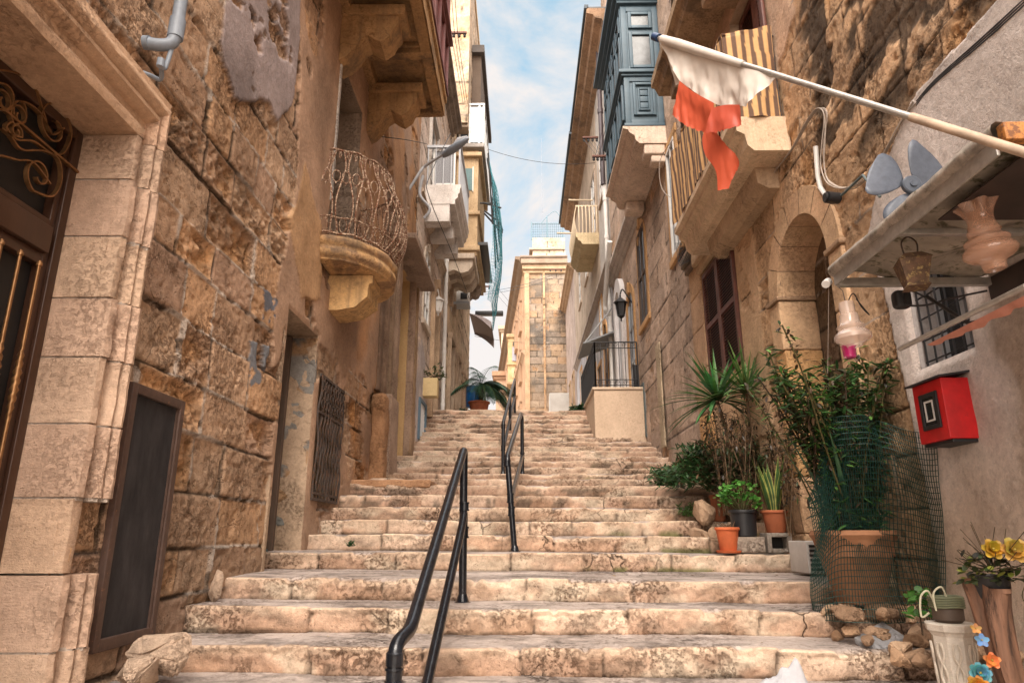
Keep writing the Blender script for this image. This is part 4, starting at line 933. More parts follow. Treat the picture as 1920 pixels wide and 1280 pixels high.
wall('wall', rA, XR, -1, -2.5, 9.0, -2.8, 9.5, holes=[ARC, WG, SH, UD], step_a=lambda a: max(.014, .0036*abs(a)), step_b=lambda b: .015 if b < 3.2 else .024,
     style=dict(ch=.36, bl=(.45,.95), relief=.006, rough_p=.16, carve=.03, mw=.008, white=.8, pal=[(.58,.38,.23),(.56,.36,.215),(.60,.405,.255),(.53,.345,.205)]),
     patches=[(grey, (.60,.535,.50), .022, .04), ([(6.95,1.0),(9.2,1.0),(9.2,4.0),(6.95,4.0)], (.60,.41,.26), .006, .05, .60, 1.5), ([(5.3,4.6),(7.5,3.9),(9,4),(9,9),(5.6,9)], (.54,.37,.26), .008, .2, .58, 1.7)], seed=53, feature=featR)
# arch: pier, voussoirs, back wall
yc = 5.82; ra = .56; zc = 2.26
mb = MB()
def ring(r0, r1, x0, x1, a0, a1, c, res=10):
    G = []
    for k in range(res+1):
        a = a0+(a1-a0)*k/res
        G.append([(x0, yc+r0*math.cos(a), zc+r0*math.sin(a)), (x1, yc+r0*math.cos(a), zc+r0*math.sin(a)), (x1, yc+r1*math.cos(a), zc+r1*math.sin(a)), (x0, yc+r1*math.cos(a), zc+r1*math.sin(a))])
    mb.grid(G, c, closed_v=True)
for k in range(7): ring(ra, ra+.24, XR-.028, XR+.34, math.pi*k/7+.008, math.pi*(k+1)/7-.008, (.62+.02*(k % 2),.42,.26))
ring(ra+.003, ra+.2, XR-.022, XR+.33, 0, math.pi, (.30,.2,.13), 24)
obj('stone_arch', mb, M['jamb'], rA, angle=40)
mb = MB(); zz = [-.35, .02, .52, 1.15, 1.72, 2.22]
for k in range(5):
    for (ya, yb) in ((5.02, 5.26),):
        broken = (ya > 6 and k in (2, 3)); mb.rbox(XR-.03+(.012 if broken else 0), XR+.34, ya, yb, zz[k]+.004, zz[k+1]-.004, r=.015, res=.035, amp=.012 if broken else .006, ns=7, seed=k, c=(.60,.36,.17) if broken else (.62+.02*(k % 2),.42,.26))
mb.rbox(XR-.05, XR+.34, 4.99, 5.28, 2.22, 2.262, r=.008, res=.06, amp=.003, c=(.42,.28,.18)); obj('arch_pier', mb, M['jamb'], rA)
mb = MB()
for k in range(5): brk = k in (2, 3); mb.rbox(XR-.03+(.012 if brk else 0), XR+.34, 6.38, 6.64, zz[k]+.004, zz[k+1]-.004, r=.015, res=.035, amp=.014 if brk else .006, ns=7, seed=k, c=(.60,.36,.17) if brk else (.62+.02*(k % 2),.42,.26))
mb.rbox(XR-.05, XR+.34, 6.36, 6.66, 2.22, 2.262, r=.008, res=.06, amp=.003, c=(.42,.28,.18)); obj('arch_pier', mb, M['jamb'], rA)
wall('blocked_doorway', rA, XR+.34, -1, 5.1, 6.5, -.35, 2.95, step_a=lambda a: .03, step_b=.03, style=dict(ch=.36, bl=(.5,.8), relief=.004, rough_p=0, carve=.01, white=.9, pal=[(.20,.14,.095),(.22,.155,.10)]), seed=57)
# grilled window
reveal('window_reveal', rA, XR, -1, WG, .22, 'plaster', (.34,.31,.30)); gw = obj('grilled_window', MB().box(XR+.18, XR+.2, 3.74, 4.28, 1.02, 1.75), M['glass_dark'], rA, smooth=False)
mb = MB()
for k in range(6): yy = 3.77+.48*k/5; mb.tube([(XR+.03, yy, 1.02), (XR+.03, yy+.005, 1.75)], .007, 6)
for k in range(5): zz_ = 1.06+.14*k; mb.tube([(XR+.04, 3.74, zz_), (XR+.04, 4.28, zz_+.004)], .006, 6)
obj('iron_grille', mb, M['black_iron'], gw)
mb = MB()
for a_ in [(3.74,3.78,1.02,1.75),(4.24,4.28,1.02,1.75),(3.78,4.24,1.02,1.06),(3.99,4.03,1.06,1.75)]: mb.box(XR+.15, XR+.19, *a_)
obj('frame', mb, M['grey_paint'], gw, smooth=False)
# shutters
reveal('shutter_reveal', rA, XR, -1, SH, .2, 'plaster', (.48,.34,.22)); slats(rA, 'louvred_shutter', XR-.015, -1, 7.64, 8.98, 1.94, 3.48, 17, 'wood_red', fw=.06, c=(1,1,1))
mb = MB(); mb.rbox(XR-.02, XR-.16, 6.95, 9.0, 3.62, 3.82, r=.03, res=.1, amp=.005, c=(.50,.36,.23)); mb.rbox(XR-.02, XR-.10, 6.88, 9.0, 3.52, 3.62, r=.02, res=.1, amp=.004, c=(.50,.36,.23)); obj('string_course', mb, M['plaster'], rA)
# upper door and red shutters
reveal('upper_reveal', rA, XR, -1, UD, .3, 'plaster', (.45,.33,.24)); slats(rA, 'red_shutter', XR+.12, -1, 5.98, 6.97, 4.0, 5.98, 20, 'wood_red', fw=.07, c=(1,1,1))
mb = MB(); mb.rbox(XR-.03, XR-.07, 5.86, 5.95, 4.0, 6.1, r=.01, res=.3, amp=0, c=(.9,.9,.9)); obj('door_post', mb, M['wood_red'], rA)
# striped balcony
mb = MB(); XS = 2.02; cp = (.66,.50,.35)
mb.prof([(XR+.02,3.52),(XS+.20,3.52),(XS+.14,3.58),(XS+.12,3.70),(XS+.05,3.74),(XS+.05,3.79),(XS,3.82),(XS,3.89),(XR+.02,3.89)], 'y', 5.78, 8.3, res=.12, amp=.004, c=cp)
sb = obj('balcony', mb, M['corbel_clean'], rA, angle=25)
mb = MB(); mb.prof([(XR+.02,3.30),(XS+.42,3.30),(XS+.32,3.36),(XS+.30,3.52),(XR+.02,3.52)], 'y', 6.1, 7.9, res=.12, amp=.006, c=(.46,.33,.22)); obj('corbel', mb, M['corbel_clean'], sb, angle=25)
mb = MB()
for yy in np.linspace(5.82, 8.26, 22): mb.tube([(XS+.05, yy, 3.89), (XS+.05, yy, 4.84)], .008, 6)
for xx in np.linspace(XS+.05, XR-.02, 5): mb.tube([(xx, 5.82, 3.89), (xx, 5.82, 4.84)], .008, 6)
mb.tube([(XR, 5.82, 4.84), (XS+.05, 5.82, 4.84), (XS+.05, 8.26, 4.84), (XR, 8.26, 4.84)], .014, 6)
obj('railing', mb, M['dark_iron'], sb)
mb = MB(); 
path = [(XR-.02, 5.80), (XS+.03, 5.80), (XS+.02, 5.83), (XS+.02, 8.28)]; seg = []
L_ = 0; pl = []
for i in range(len(path)-1):
    a = np.array(path[i]); b = np.array(path[i+1]); n = max(1, int(np.linalg.norm(b-a)/.011))
    for k in range(n): pl.append(a+(b-a)*k/n)
pl.append(np.array(path[-1])); pl = np.array(pl); s_ = np.r_[0, np.cumsum(np.linalg.norm(np.diff(pl, axis=0), axis=1))]
Zc = np.linspace(3.90, 4.92, 30); G = np.zeros((len(pl), 30, 3)); Cg = np.zeros((len(pl), 30, 3))
for j, z in enumerate(Zc):
    wv = .018*np.sin(s_*9+z*1.5)+.012*np.sin(s_*23+z*4)
    G[:, j, 0] = pl[:, 0]-.022-wv*(pl[:,1] > 5.82)-.0; G[:, j, 1] = pl[:, 1]-.02-wv*(pl[:,1] <= 5.82); G[:, j, 2] = z-.02*np.sin(s_*6)*(z < 4.0)-(.06*np.abs(np.sin(s_*2.2)) if j > 27 else 0)
    st = (np.mod(s_+.004*math.sin(z*9), .088) < .043)[:, None]; Cg[:, j] = np.where(st, (.13,.075,.05), (.58,.345,.155))
obj('striped_cloth', MB().grid(G, Cg), M['fabric'], sb, angle=179)
mb = MB(); mb.prof([(XR+.02,6.55),(1.95,6.55),(1.95,6.42),(2.0,6.40),(2.05,6.28),(XR+.02,6.28)], 'y', 6.35, 8.8, res=.15, amp=.004, c=(.42,.29,.18)); mb.rbox(XR, 2.15, 6.45, 6.75, 6.0, 6.28, r=.02, res=.1, c=(.40,.27,.17)); mb.rbox(XR, 2.15, 8.2, 8.5, 6.0, 6.28, r=.02, res=.1, c=(.40,.27,.17))
obj('upper_balcony', mb, M['corbel'], rA, angle=25)
# corner pilaster between the two right houses
mb = MB(); pc_ = [(.56,.36,.21), (.50,.33,.21), (.44,.30,.20), (.60,.36,.17)]
zz = [.2, .95, 1.6, 2.2, 2.8, 3.3, 3.75]
for k in range(6): mb.rbox(XR-.05, XR+.1, 9.0, 9.62, zz[k]+.004, zz[k+1]-.004, r=.012, res=.05, amp=.012, seed=k, c=pc_[(k*3+(k > 3)) % 4])
mb.rbox(XR-.10, XR+.1, 8.98, 9.66, 3.75, 3.86, r=.02, res=.06, amp=.008, c=(.22,.17,.13)); mb.rbox(XR-.14, XR+.1, 8.96, 9.70, 3.86, 4.0, r=.02, res=.06, amp=.01, c=(.20,.16,.12))
obj('corner_pilaster', mb, M['jamb'], rA)
# ================================================================= second right house with blue timber balcony
rB = thing('stone_house', 'right stone house carrying the slate blue enclosed timber balcony', 'house', (XR+1, 13, 1.))
HB_ = [(10.05,10.65,4.45,6.4), (13.05,13.9,4.25,6.35,'arch'), (14.75,15.6,3.0,5.5,'arch'), (14.0,14.62,1.98,3.05), (11.6,12.2,9.4,10.6)]
wall('wall', rB, XR, -1, 9.6, 18.0, .2, 17.5, holes=HB_, step_a=lambda a: .045, step_b=lambda b: .032 if b < 7 else .06, style=dict(ch=.42, bl=(.6,1.1), relief=.005, rough_p=.12, carve=.02, mw=.008, white=.25, pal=[(.54,.405,.315),(.51,.375,.285),(.57,.43,.34)]), seed=63, mat='wall',
     tint=lambda A, B: 1-.22*sst(.5,.66,fbm(A,B*.5,1,1.2,19,6)))
oc = (.55,.33,.16)
surround(rB, XR, -1, HB_[0], w=.15, t=.02, col=oc); window(rB, XR, -1, HB_[0], frame='white_paint', panes=(2,1), depth=.0)
surround(rB, XR, -1, HB_[1], w=.16, t=.02, col=oc, arch=True); window(rB, XR, -1, (13.05,13.9,4.25,6.3), frame='wood_old', panes=(2,2), fw=.04, depth=.0)
surround(rB, XR, -1, HB_[2], w=.18, t=.03, col=oc, arch=True, sill=False, name='door_surround'); window(rB, XR, -1, HB_[2], frame='grey_paint', glass='glass_dark', name='door', depth=.03, panes=(2,3))
reveal('vent_reveal', rB, XR, -1, HB_[3], .1, 'plaster', (.3,.3,.3)); mb = MB(); mb.box(XR+.06, XR+.08, 14.0, 14.62, 1.98, 3.05); vv = obj('basement_vent', mb, M['dark'], rB, smooth=False)
mb = MB()
for k in range(20): mb.obox((XR-.02, 14.02, 2.0+k*.052), (.05, 0, .03), (0, .58, 0), (0, 0, .012))
for (ya, yb, za, zb) in [(13.97,14.02,1.95,3.08),(14.6,14.65,1.95,3.08),(14.02,14.6,1.95,2.0),(14.02,14.6,3.03,3.08)]: mb.box(XR-.03, XR+.05, ya, yb, za, zb)
obj('louvre', mb, plain('dark_green_metal', (.07,.085,.08), rough=.6), vv, smooth=False)
cornice(rB, XR, -1, 11.0, 18.0, 6.62, h=.34, out=.22, col=(.50,.44,.40))
mb = MB(); mb.rbox(XR-.03, XR-.06, 12.0, 12.35, 1.5, 3.4, r=.01, res=.06, amp=.012, c=(.50,.40,.28)); obj('bare_strip', mb, M['wall'], rB)
# blue timber balcony
YB0, YB1, XBo = 10.62, 13.1, 1.86
mb = MB(); mb.box(XBo, XR, YB0, YB1, 6.98, 9.55)
bb = obj('timber_balcony', mb, M['blue_wood'], rB, smooth=False)
mb = MB(); t = .04
def fr(xa, xb, za, zb, w, tt=t): # picture-frame moulding on the end face (facing down the street)
    for a_ in [(xa, xa+w, za, zb), (xb-w, xb, za, zb), (xa+w, xb-w, za, za+w), (xa+w, xb-w, zb-w, zb)]: mb.rbox(a_[0], a_[1], YB0-tt, YB0+.001, a_[2], a_[3], r=.006, res=1, amp=0)
def fy(ya, yb, za, zb, w, tt=t):
    for a_ in [(ya, ya+w, za, zb), (yb-w, yb, za, zb), (ya+w, yb-w, za, za+w), (ya+w, yb-w, zb-w, zb)]: mb.rbox(XBo-tt, XBo+.001, a_[0], a_[1], a_[2], a_[3], r=.006, res=1, amp=0)
fr(XBo, XR-.01, 6.99, 7.98, .10, .02); fr(XBo+.15, XR-.14, 7.18, 7.85, .05); fr(XBo+.24, XR-.24, 7.28, 7.74, .03, .03)
for k in range(3): mb.rbox(XBo+.275, XR-.275, YB0-.02, YB0, 7.33+k*.13, 7.44+k*.13, r=.005, res=1, amp=0)
fr(XBo, XR-.01, 8.1, 9.5, .10, .02); fr(XBo+.13, XR-.12, 8.16, 8.93, .06); fr(XBo+.13, XR-.12, 9.02, 9.38, .06)
nb_ = 4
for k in range(nb_):
    ya = YB0+(YB1-YB0)*k/nb_; yb = YB0+(YB1-YB0)*(k+1)/nb_
    fy(ya+.01, yb-.01, 8.1, 9.5, .06, .02); fy(ya+.1, yb-.1, 8.16, 8.93, .05); fy(ya+.1, yb-.1, 9.02, 9.38, .05); fy(ya+.08, yb-.08, 7.15, 7.88, .06)
for (z, h, o_) in [(7.98,.05,.05),(8.03,.07,.09),(6.96,.06,.03),(9.55,.08,.07),(9.63,.08,.14),(9.71,.10,.22)]: mb.rbox(XBo-o_, XR, YB0-o_, YB1+o_, z+.002, z+h, r=.01, res=2, amp=0)
obj('mouldings', mb, M['blue_wood'], bb)
mb = MB(); mb.box(XBo+.19, XR-.18, YB0-.008, YB0-.003, 8.22, 8.87); mb.box(XBo+.19, XR-.18, YB0-.008, YB0-.003, 9.08, 9.32)
for k in range(nb_):
    ya = YB0+(YB1-YB0)*k/nb_+.15; yb = YB0+(YB1-YB0)*(k+1)/nb_-.15; mb.box(XBo-.008, XBo-.003, ya, yb, 8.21, 8.88); mb.box(XBo-.008, XBo-.003, ya, yb, 9.07, 9.33)
obj('pane', mb, plain('dusty_glass', (.06,.065,.07), rough=.25, var=.7, scale=7, bump=0), bb, smooth=False)
mb = MB(); cw = (.66,.53,.43)
mb.prof([(XR+.02,6.62),(XBo+.22,6.62),(XBo+.16,6.68),(XBo+.14,6.78),(XBo+.05,6.84),(XBo+.03,6.90),(XBo-.06,6.92),(XBo-.06,6.962),(XR+.02,6.962)], 'y', YB0-.02, YB1+.05, res=.3, amp=.003, c=cw)
mb.rbox(XR-.02, XBo+.30, YB0+.0, YB0+.3, 6.42, 6.62, r=.03, res=.08, c=cw); mb.rbox(XR-.02, XBo+.42, YB0+.03, YB0+.27, 6.28, 6.42, r=.03, res=.08, c=cw)
mb.rbox(XR-.02, XBo+.30, YB1-.35, YB1, 6.42, 6.62, r=.03, res=.08, c=cw)
obj('corbel_slab', mb, M['corbel_clean'], bb, angle=25)
mb = MB(); mb.box(XBo-.15, XR, YB0-.15, YB1+.1, 9.815, 9.95)
for k in range(14): mb.tube([(XBo-.05+k*.05, YB0-.1, 9.95), (XBo-.05+k*.05, YB0-.1, 10.8)], .012, 5)
obj('roof_terrace', mb, M['grey_paint'], bb)
# planter box and wrought railing
pb = thing('entrance_terrace', 'cream rendered entrance terrace with black scrolled railing against the right wall', 'terrace', (1.95, 15.5, 1.8))
mb = MB(); mb.rbox(1.50, XR-.005, 14.02, 17.6, 1.3, 2.93, r=.012, res=.12, amp=.004, c=(.60,.46,.34)); mb.rbox(1.47, XR-.004, 13.99, 17.6, 2.934, 2.985, r=.008, res=.3, amp=.003, c=(.62,.50,.38)); obj('terrace_block', mb, M['plaster'], pb)
mb = MB(); z0, z1 = 2.99, 3.98
def rail_seg(p, q, n):
    p = np.array(p); q = np.array(q)
    for z in (z0+.05, z0+.17, z1-.13, z1): mb.tube([(*p, z), (*q, z)], .010 if z < z1 else .016, 6)
    for k in range(n+1):
        w_ = p+(q-p)*k/n; mb.tube([(*w_, z0), (*w_, z1)], .008 if 0 < k < n else .018, 6)
    ln = np.linalg.norm(q-p); u = (q-p)/ln; m_ = int(ln/.15)
    for k in range(m_):
        c0 = p+u*(k+.5)*ln/m_
        for zc_ in (z0+.11, z1-.065): mb.tube([(*(c0+u*.05*(1-i/26)*math.cos(a)), zc_+.05*(1-i/26)*math.sin(a)) for i, a in enumerate(np.linspace(0, 9.5, 20))], .006, 5)
rail_seg((1.55, 14.08), (XR-.1, 14.08), 7); rail_seg((1.55, 14.08), (1.55, 17.4), 22)
obj('scrolled_railing', mb, M['black_iron'], pb)
mb = MB(); mb.tube([(XR-.14, 14.2, 2.99), (XR-.14, 14.2, 3.5)], .05, 10); obj('gas_bottle', mb, M['black_plastic'], pb)
# ================================================================= third right house, blue-grey render
rC = thing('grey_house', 'blue grey rendered right house with ochre window frames and a small yellow balcony', 'house', (XR+1, 24, 2.8))
HC_ = [(19.6,20.3,4.0,6.2,'arch'), (21.3,22.1,2.9,5.3), (22.9,23.6,3.0,5.6), (20.5,21.1,5.9,7.3), (24.8,25.6,5.4,6.9), (21.3,22.4,9.9,12.2), (24.5,25.4,9.6,11.2), (27.5,28.4,9.6,11.2), (26.6,27.4,3.0,4.6), (28.2,29.0,5.4,6.8), (19.2,19.9,10.2,12.0)]
wall('wall', rC, XR, -1, 18.0, 31.0, 1.5, 14.6, holes=HC_, step_a=lambda a: .09, step_b=.07, style=dict(flat=(.50,.49,.51), relief=.008), seed=73, mat='wall_far',
     patches=[([(18,7.4),(31,7.4),(31,15),(18,15)], (.46,.37,.29), .004, .02), ([(18,7.5),(20.5,7.5),(20.5,15),(18,15)], (.50,.47,.44), .006, .02)])
for k, h_ in enumerate(HC_):
    window(rC, XR, -1, h_, frame='white_paint' if h_[2] > 5 else 'wood_old', glass='glass_sky' if k % 2 else 'glass_dark', panes=(2,3), depth=.01, name='window' if h_[2] > 3.5 else 'door')
    surround(rC, XR, -1, h_, w=.14, t=.03, col=(.55,.32,.15) if h_[2] < 9 else (.48,.38,.3), sill=h_[2] > 4, arch=len(h_) > 4)
cornice(rC, XR, -1, 18.0, 31.0, 7.3, h=.3, out=.16, col=(.42,.36,.32)); cornice(rC, XR, -1, 16.6, 31.0, 14.3, h=.55, out=.62, col=(.36,.24,.16), name='roof_eaves', mat='corbel')
mb = MB(); mb.box(XR-.68, XR-.56, 16.6, 23, 14.86, 14.98, c=(.04,.06,.08)); mb.box(XR-.70, XR-.58, 23.1, 31, 14.85, 14.98, c=(.04,.06,.08)); mb.box(XR-.6, XR+3, 16.6, 31, 14.85, 14.9, c=(.1,.1,.1)); obj('gutter', mb, M['attr'], rC, smooth=False)
mb = MB(); mb.prof([(XR+.02,9.2),(XR-.55,9.2),(XR-.6,9.3),(XR-.7,9.36),(XR-.7,9.42),(XR-.76,9.46),(XR-.76,9.6),(XR+.02,9.6)], 'y', 20.7, 23.2, res=.3, c=(.58,.47,.30)); yb = obj('yellow_balcony', mb, M['corbel_clean'], rC, angle=25)
mb = MB()
for yy in np.linspace(20.76, 23.14, 24): mb.tube([(XR-.70-.09*math.sin((z-9.6)*3.0), yy, z) for z in np.linspace(9.6, 10.6, 8)], .016, 5)
for xx in np.linspace(XR-.64, XR-.05, 6): mb.tube([(xx, 20.76-.09*math.sin((z-9.6)*3.0), z) for z in np.linspace(9.6, 10.6, 8)], .022, 5)
mb.tube([(XR, 20.76, 10.6), (XR-.72, 20.76, 10.6), (XR-.72, 23.14, 10.6)], .03, 6); obj('baluster_railing', mb, M['cream_paint'], yb)
# pipes running up between the houses
mb = MB(); y_ = 18.1
mb.tube([(XR-.10, y_, 2.8), (XR-.10, y_, 9.4)], .06, 12); mb.tube([(XR-.10, y_, 9.4), (XR-.10, y_, 9.9)], .075, 12)
for z in (4., 5.4, 6.8, 8.2): mb.tube([(XR-.10, y_, z), (XR-.10, y_, z+.12)], .072, 12)
mb.tube(bez([(XR-.10, y_, 5.9), (XR-.22, y_-.1, 6.0), (XR-.24, y_-.3, 6.3), (XR-.24, y_-1.6, 7.4)], 6), .07, 10)
obj('white_downpipe', mb, M['white_paint'], rC)
mb = MB(); mb.tube([(XR-.14, y_-.05, 9.9), (XR-.14, y_-.05, 15.5)], .07, 12); mb.tube([(XR-.14, y_-.05, 12.3), (XR-.14, y_-.05, 12.45)], .09, 12); obj('brown_downpipe', mb, plain('dark_brown_pipe', (.05,.035,.04), rough=.5), rC)
mb = MB()   # little glazed canopy over the terrace door
G = []
for i in range(6):
    t = i/5; G.append([(XR-.9*t, 17.7, 5.35-.35*t), (XR-.9*t, 19.4, 5.35-.35*t), (XR-.9*t, 19.4, 5.31-.35*t), (XR-.9*t, 17.7, 5.31-.35*t)])
mb.grid(G, (.22,.23,.24), closed_v=True); mb.tube([(XR, 17.8, 6.1), (XR-.85, 17.8, 5.02)], .02, 6, c=(.3,.3,.3)); mb.tube([(XR, 17.72, 5.0), (XR-.9, 17.72, 5.0)], .02, 6, c=(.1,.1,.1)); obj('door_canopy', mb, M['attr'], rC)
# white stucco doorway of the terrace
mb = MB()
for (ya, yb_, xo) in [(15.9,16.15,.12),(17.0,17.3,.12)]: mb.rbox(XR-xo, XR+.02, ya, yb_, 2.99, 5.5, r=.02, res=.2, c=(.62,.60,.60))
ycx = 16.58
G = []
for k in range(15):
    a = math.pi*k/14; G.append([(XR+.02, ycx+.42*math.cos(a), 5.5+.5*math.sin(a)), (XR-.12, ycx+.42*math.cos(a), 5.5+.5*math.sin(a)), (XR-.12, ycx+.72*math.cos(a), 5.5+.85*math.sin(a)), (XR+.02, ycx+.72*math.cos(a), 5.5+.85*math.sin(a))])
mb.grid(G, (.62,.60,.60), closed_v=True); mb.rbox(XR-.03, XR+.02, 16.16, 16.99, 2.99, 5.5, r=.01, res=.3, c=(.50,.52,.56)); obj('stucco_doorway', mb, M['plaster'], rB)
lq = P(1164,578,15.6); lantern('wall_lantern', tuple(lq), 1.15, 'black_iron', 'glass_sky', arm=(XR-lq.x-.0, 0, .1), label='black wall lantern on the white stucco doorway above the terrace railing', cat='lantern')
# ================================================================= last right house
rD = thing('plain_house', 'narrow pale house squeezed between the grey house and the corner tower', 'house', (XR+1, 34, 2.8))
wall('wall', rD, XR, -1, 31.0, 37.9, 2.0, 12.6, holes=[(32.4,33.2,6,7.6),(34.6,35.4,6,7.6),(32.4,33.2,3.4,5.2)], step_a=lambda a: .15, step_b=.12, style=dict(flat=(.42,.34,.30), relief=.01), seed=83, mat='wall_far')
for h_ in [(32.4,33.2,6,7.6),(34.6,35.4,6,7.6),(32.4,33.2,3.4,5.2)]: window(rD, XR, -1, h_, frame='wood_old'); surround(rD, XR, -1, h_, w=.12, col=(.5,.36,.24))
cornice(rD, XR, -1, 31.0, 37.9, 12.4, h=.4, out=.35)

rear(rA, XR, -1, -2.5, 9.5, -2.8, 9.5)
rear(rB, XR, -1, 9.6, 18, .2, 17.4)
rear(rC, XR, -1, 18, 31, 1.5, 14.5)
rear(rD, XR, -1, 31, 37.9, 2, 12.5)
# ================================================================= corner tower and houses beyond
tw = thing('corner_tower', 'weathered stone corner building closing the view at the top of the steps', 'building', (1.4, 39, 2.8))
YT = 38.; xa, xb = .17, 2.62
TP = [(.44,.32,.215),(.41,.315,.23),(.45,.31,.20),(.36,.29,.23),(.39,.325,.265)]
def towcol(A, B, d, c):
    n = sst(.46, .60, fbm(A, B*.8, 4, .9, 601, 6))*sst(7.2, 8.4, B)*sst(15.5, 13.6, B); n2 = .5+.5*sst(.4,.6,fbm(A, B, 9, 3., 611, 5)); c = c*(1-(n*n2)[..., None]*.85)+np.array((.12,.11,.10))*(n*n2)[..., None]*.85; c = c*.9
    low = sst(9.0, 6.5, B)[..., None]; c = c*(1-low*.5)+np.array((.50,.36,.24))*low*.5
    p2 = (sst(5.6, 4.6, B)*sst(.48, .54, fbm(A, B, 4, 2.2, 603, 6)))[..., None]; c = c*(1-p2)+np.array((.66,.62,.52))*p2
    return d, c
wall('wall', tw, YT, 1, xa, xb, 2.5, 15.9, step_a=lambda a: .05, step_b=.05, style=dict(ch=.42, bl=(.5,1.0), relief=.012, rough_p=.15, carve=.04, mw=.02, white=.4, pal=TP), seed=91, mat='wall_far', place='y', feature=towcol)
wall('raised_panel', tw, YT-.12, 1, xa+1.08, xa+1.2, 2.5, 15.2, step_a=lambda a: .05, step_b=.08, style=dict(ch=.42, pal=[(.50,.33,.20)]), seed=92, mat='wall_far', place='y')
# side wall running away to the left, built as slabs that follow the bend of the street
pA = np.array((xa, YT)); pB = np.array((-2.2, 72.))
def bent_wall(name, parent, pA, pB, z0, z1, col, holes=True, cor=True, seed=0):
    u = (pB-pA); ln = np.linalg.norm(u); u = u/ln; nv = np.array((-u[1], u[0])); nv = nv if nv[0] < 0 else -nv
    n = int(ln/.5); m = int((z1-z0)/.4); G = np.zeros((n+1, m+1, 3)); Cg = np.zeros((n+1, m+1, 3))
    for i in range(n+1):
        p = pA+u*ln*i/n; G[i, :, 0] = p[0]; G[i, :, 1] = p[1]; G[i, :, 2] = np.linspace(z0, z1, m+1)
        Cg[i] = np.array(col)*(.8+.4*fbm(np.full(m+1, i*.5), G[i, :, 2], seed, .5, 5, 4))[:, None]
    o = obj(name, MB().grid(G, Cg), M['wall_far'], parent, angle=179)
    if cor:
        for (z, h, out, cc, nn) in [(z1-.45, .45, .55, (.20,.15,.11), 'eaves'), (z0+(z1-z0)*.55, .3, .2, (.45,.32,.22), 'string_course')]:
            pr = [(0, 0), (out*.4, .1), (out*.6, h*.5), (out, h*.6), (out, h), (0, h)]
            G = [[(p[0]+nv[0]*a, p[1]+nv[1]*a, z+b) for a, b in pr] for p in (pA, pB)]
            mb = MB().grid(G, cc, closed_v=True); mb.f.append((0,1,2,3,4,5)); obj(nn, mb, M['plaster'], parent, smooth=False)
    if holes:
        for z in np.arange(z0+3.4, z1-1.8, 3.2):
            for s in np.arange(2.5, ln-1.5, 4.2):
                fr_ = MB()
                p = pA+u*s+nv*.02; q = pA+u*(s+1.1)+nv*.02
                fr_.add([(p[0], p[1], z), (q[0], q[1], z), (q[0], q[1], z+1.7), (p[0], p[1], z+1.7)], [(0,1,2,3)], (.12,.09,.07))
                for (a, b, za, zb) in ((s-.15, s, z-.1, z+1.85), (s+1.1, s+1.25, z-.1, z+1.85), (s-.15, s+1.25, z+1.7, z+1.86), (s-.2, s+1.3, z-.16, z)):
                    P0 = pA+u*a; P1 = pA+u*b; fr_.add([(P0[0]+nv[0]*k*.16, P0[1]+nv[1]*k*.16, zz) if e == 0 else (P1[0]+nv[0]*k*.16, P1[1]+nv[1]*k*.16, zz) for e in (0, 1) for k in (0, 1) for zz in (za, zb)], [(0,1,3,2),(4,6,7,5),(0,4,5,1),(2,3,7,6),(0,2,6,4),(1,5,7,3)], (.42,.27,.17))
                obj('window', fr_, M['attr'], parent, smooth=False)
    return o
bent_wall('side_wall', tw, pA, pB, 2.5, 16.1, (.50,.32,.20), seed=3)
mb = MB()
for (z, h, o_, cc) in [(15.0,.2,.12,(.55,.4,.26)),(15.2,.3,.26,(.5,.36,.24)),(15.5,.35,.42,(.34,.26,.2)),(15.85,.12,.5,(.28,.22,.18))]: mb.rbox(xa-o_*.5, xb+.1, YT-o_, YT+1, z, z+h-.004, r=.02, res=.5, c=cc)
mb.rbox(xa-.0, xa+.28, YT-.10, YT+.1, 2.5, 15.0, r=.01, res=.4, c=(.52,.36,.23)); obj('cornice', mb, M['wall_far'], tw)
wall('parapet', tw, YT+.1, 1, xa+.5, xb, 15.9, 17.35, step_a=lambda a: .06, step_b=.06, style=dict(ch=.36, bl=(.5,.9), relief=.01, rough_p=.1, pal=[(.56,.46,.36),(.52,.42,.32)]), seed=95, mat='wall_far', place='y')
mb = MB(); mb.rbox(xa+.3, xb, YT+.0, YT+2, 16.55, 16.66, r=.02, res=1, c=(.45,.36,.28)); obj('parapet_band', mb, M['wall_far'], tw)
mb = MB(); rs = np.random.RandomState(2)
x0, x1 = xa+.45, xb-.1
for k in range(16): xx = x0+(x1-x0)*k/15; mb.tube([(xx, YT+.3, 17.3), (xx, YT+.3, 18.4)], .010, 4)
for z in np.arange(17.35, 18.45, .16): mb.tube([(x0, YT+.3, z), (x1, YT+.3, z)], .010, 4)
for xx in (x0, x1, (x0+x1)/2): mb.tube([(xx, YT+.3, 17.3), (xx, YT+.3, 18.9 if xx != x0 else 18.5)], .035, 6)
mb.tube([(x0, YT+.3, 18.4), (x1, YT+.3, 18.4)], .03, 6); mb.tube(bez([(x0+.6, YT+.3, 18.4), (x0+1.0, YT+.3, 18.9), (x1-.4, YT+.3, 19.2), (x1, YT+.3, 18.5)], 6), .02, 5)
obj('roof_fence', mb, plain('blue_mesh_fence', (.12,.20,.25), rough=.6, bump=0), tw)
tag(obj('radio_mast', MB().tube([(1.75, 52, 15), (1.75, 52, 33)], .013, 5).tube([(1.6, 52, 26), (1.9, 52, 26)], .015, 4), M['pvc']), 'thin tall radio mast behind the roof of the corner building', 'mast')
tag(obj('low_wall', MB().rbox(1.35, 2.3, 33., 34., 5.0, 6.75, r=.02, res=.3, c=(.60,.58,.55)), M['plaster']), 'low white wall at the foot of the corner building', 'wall')
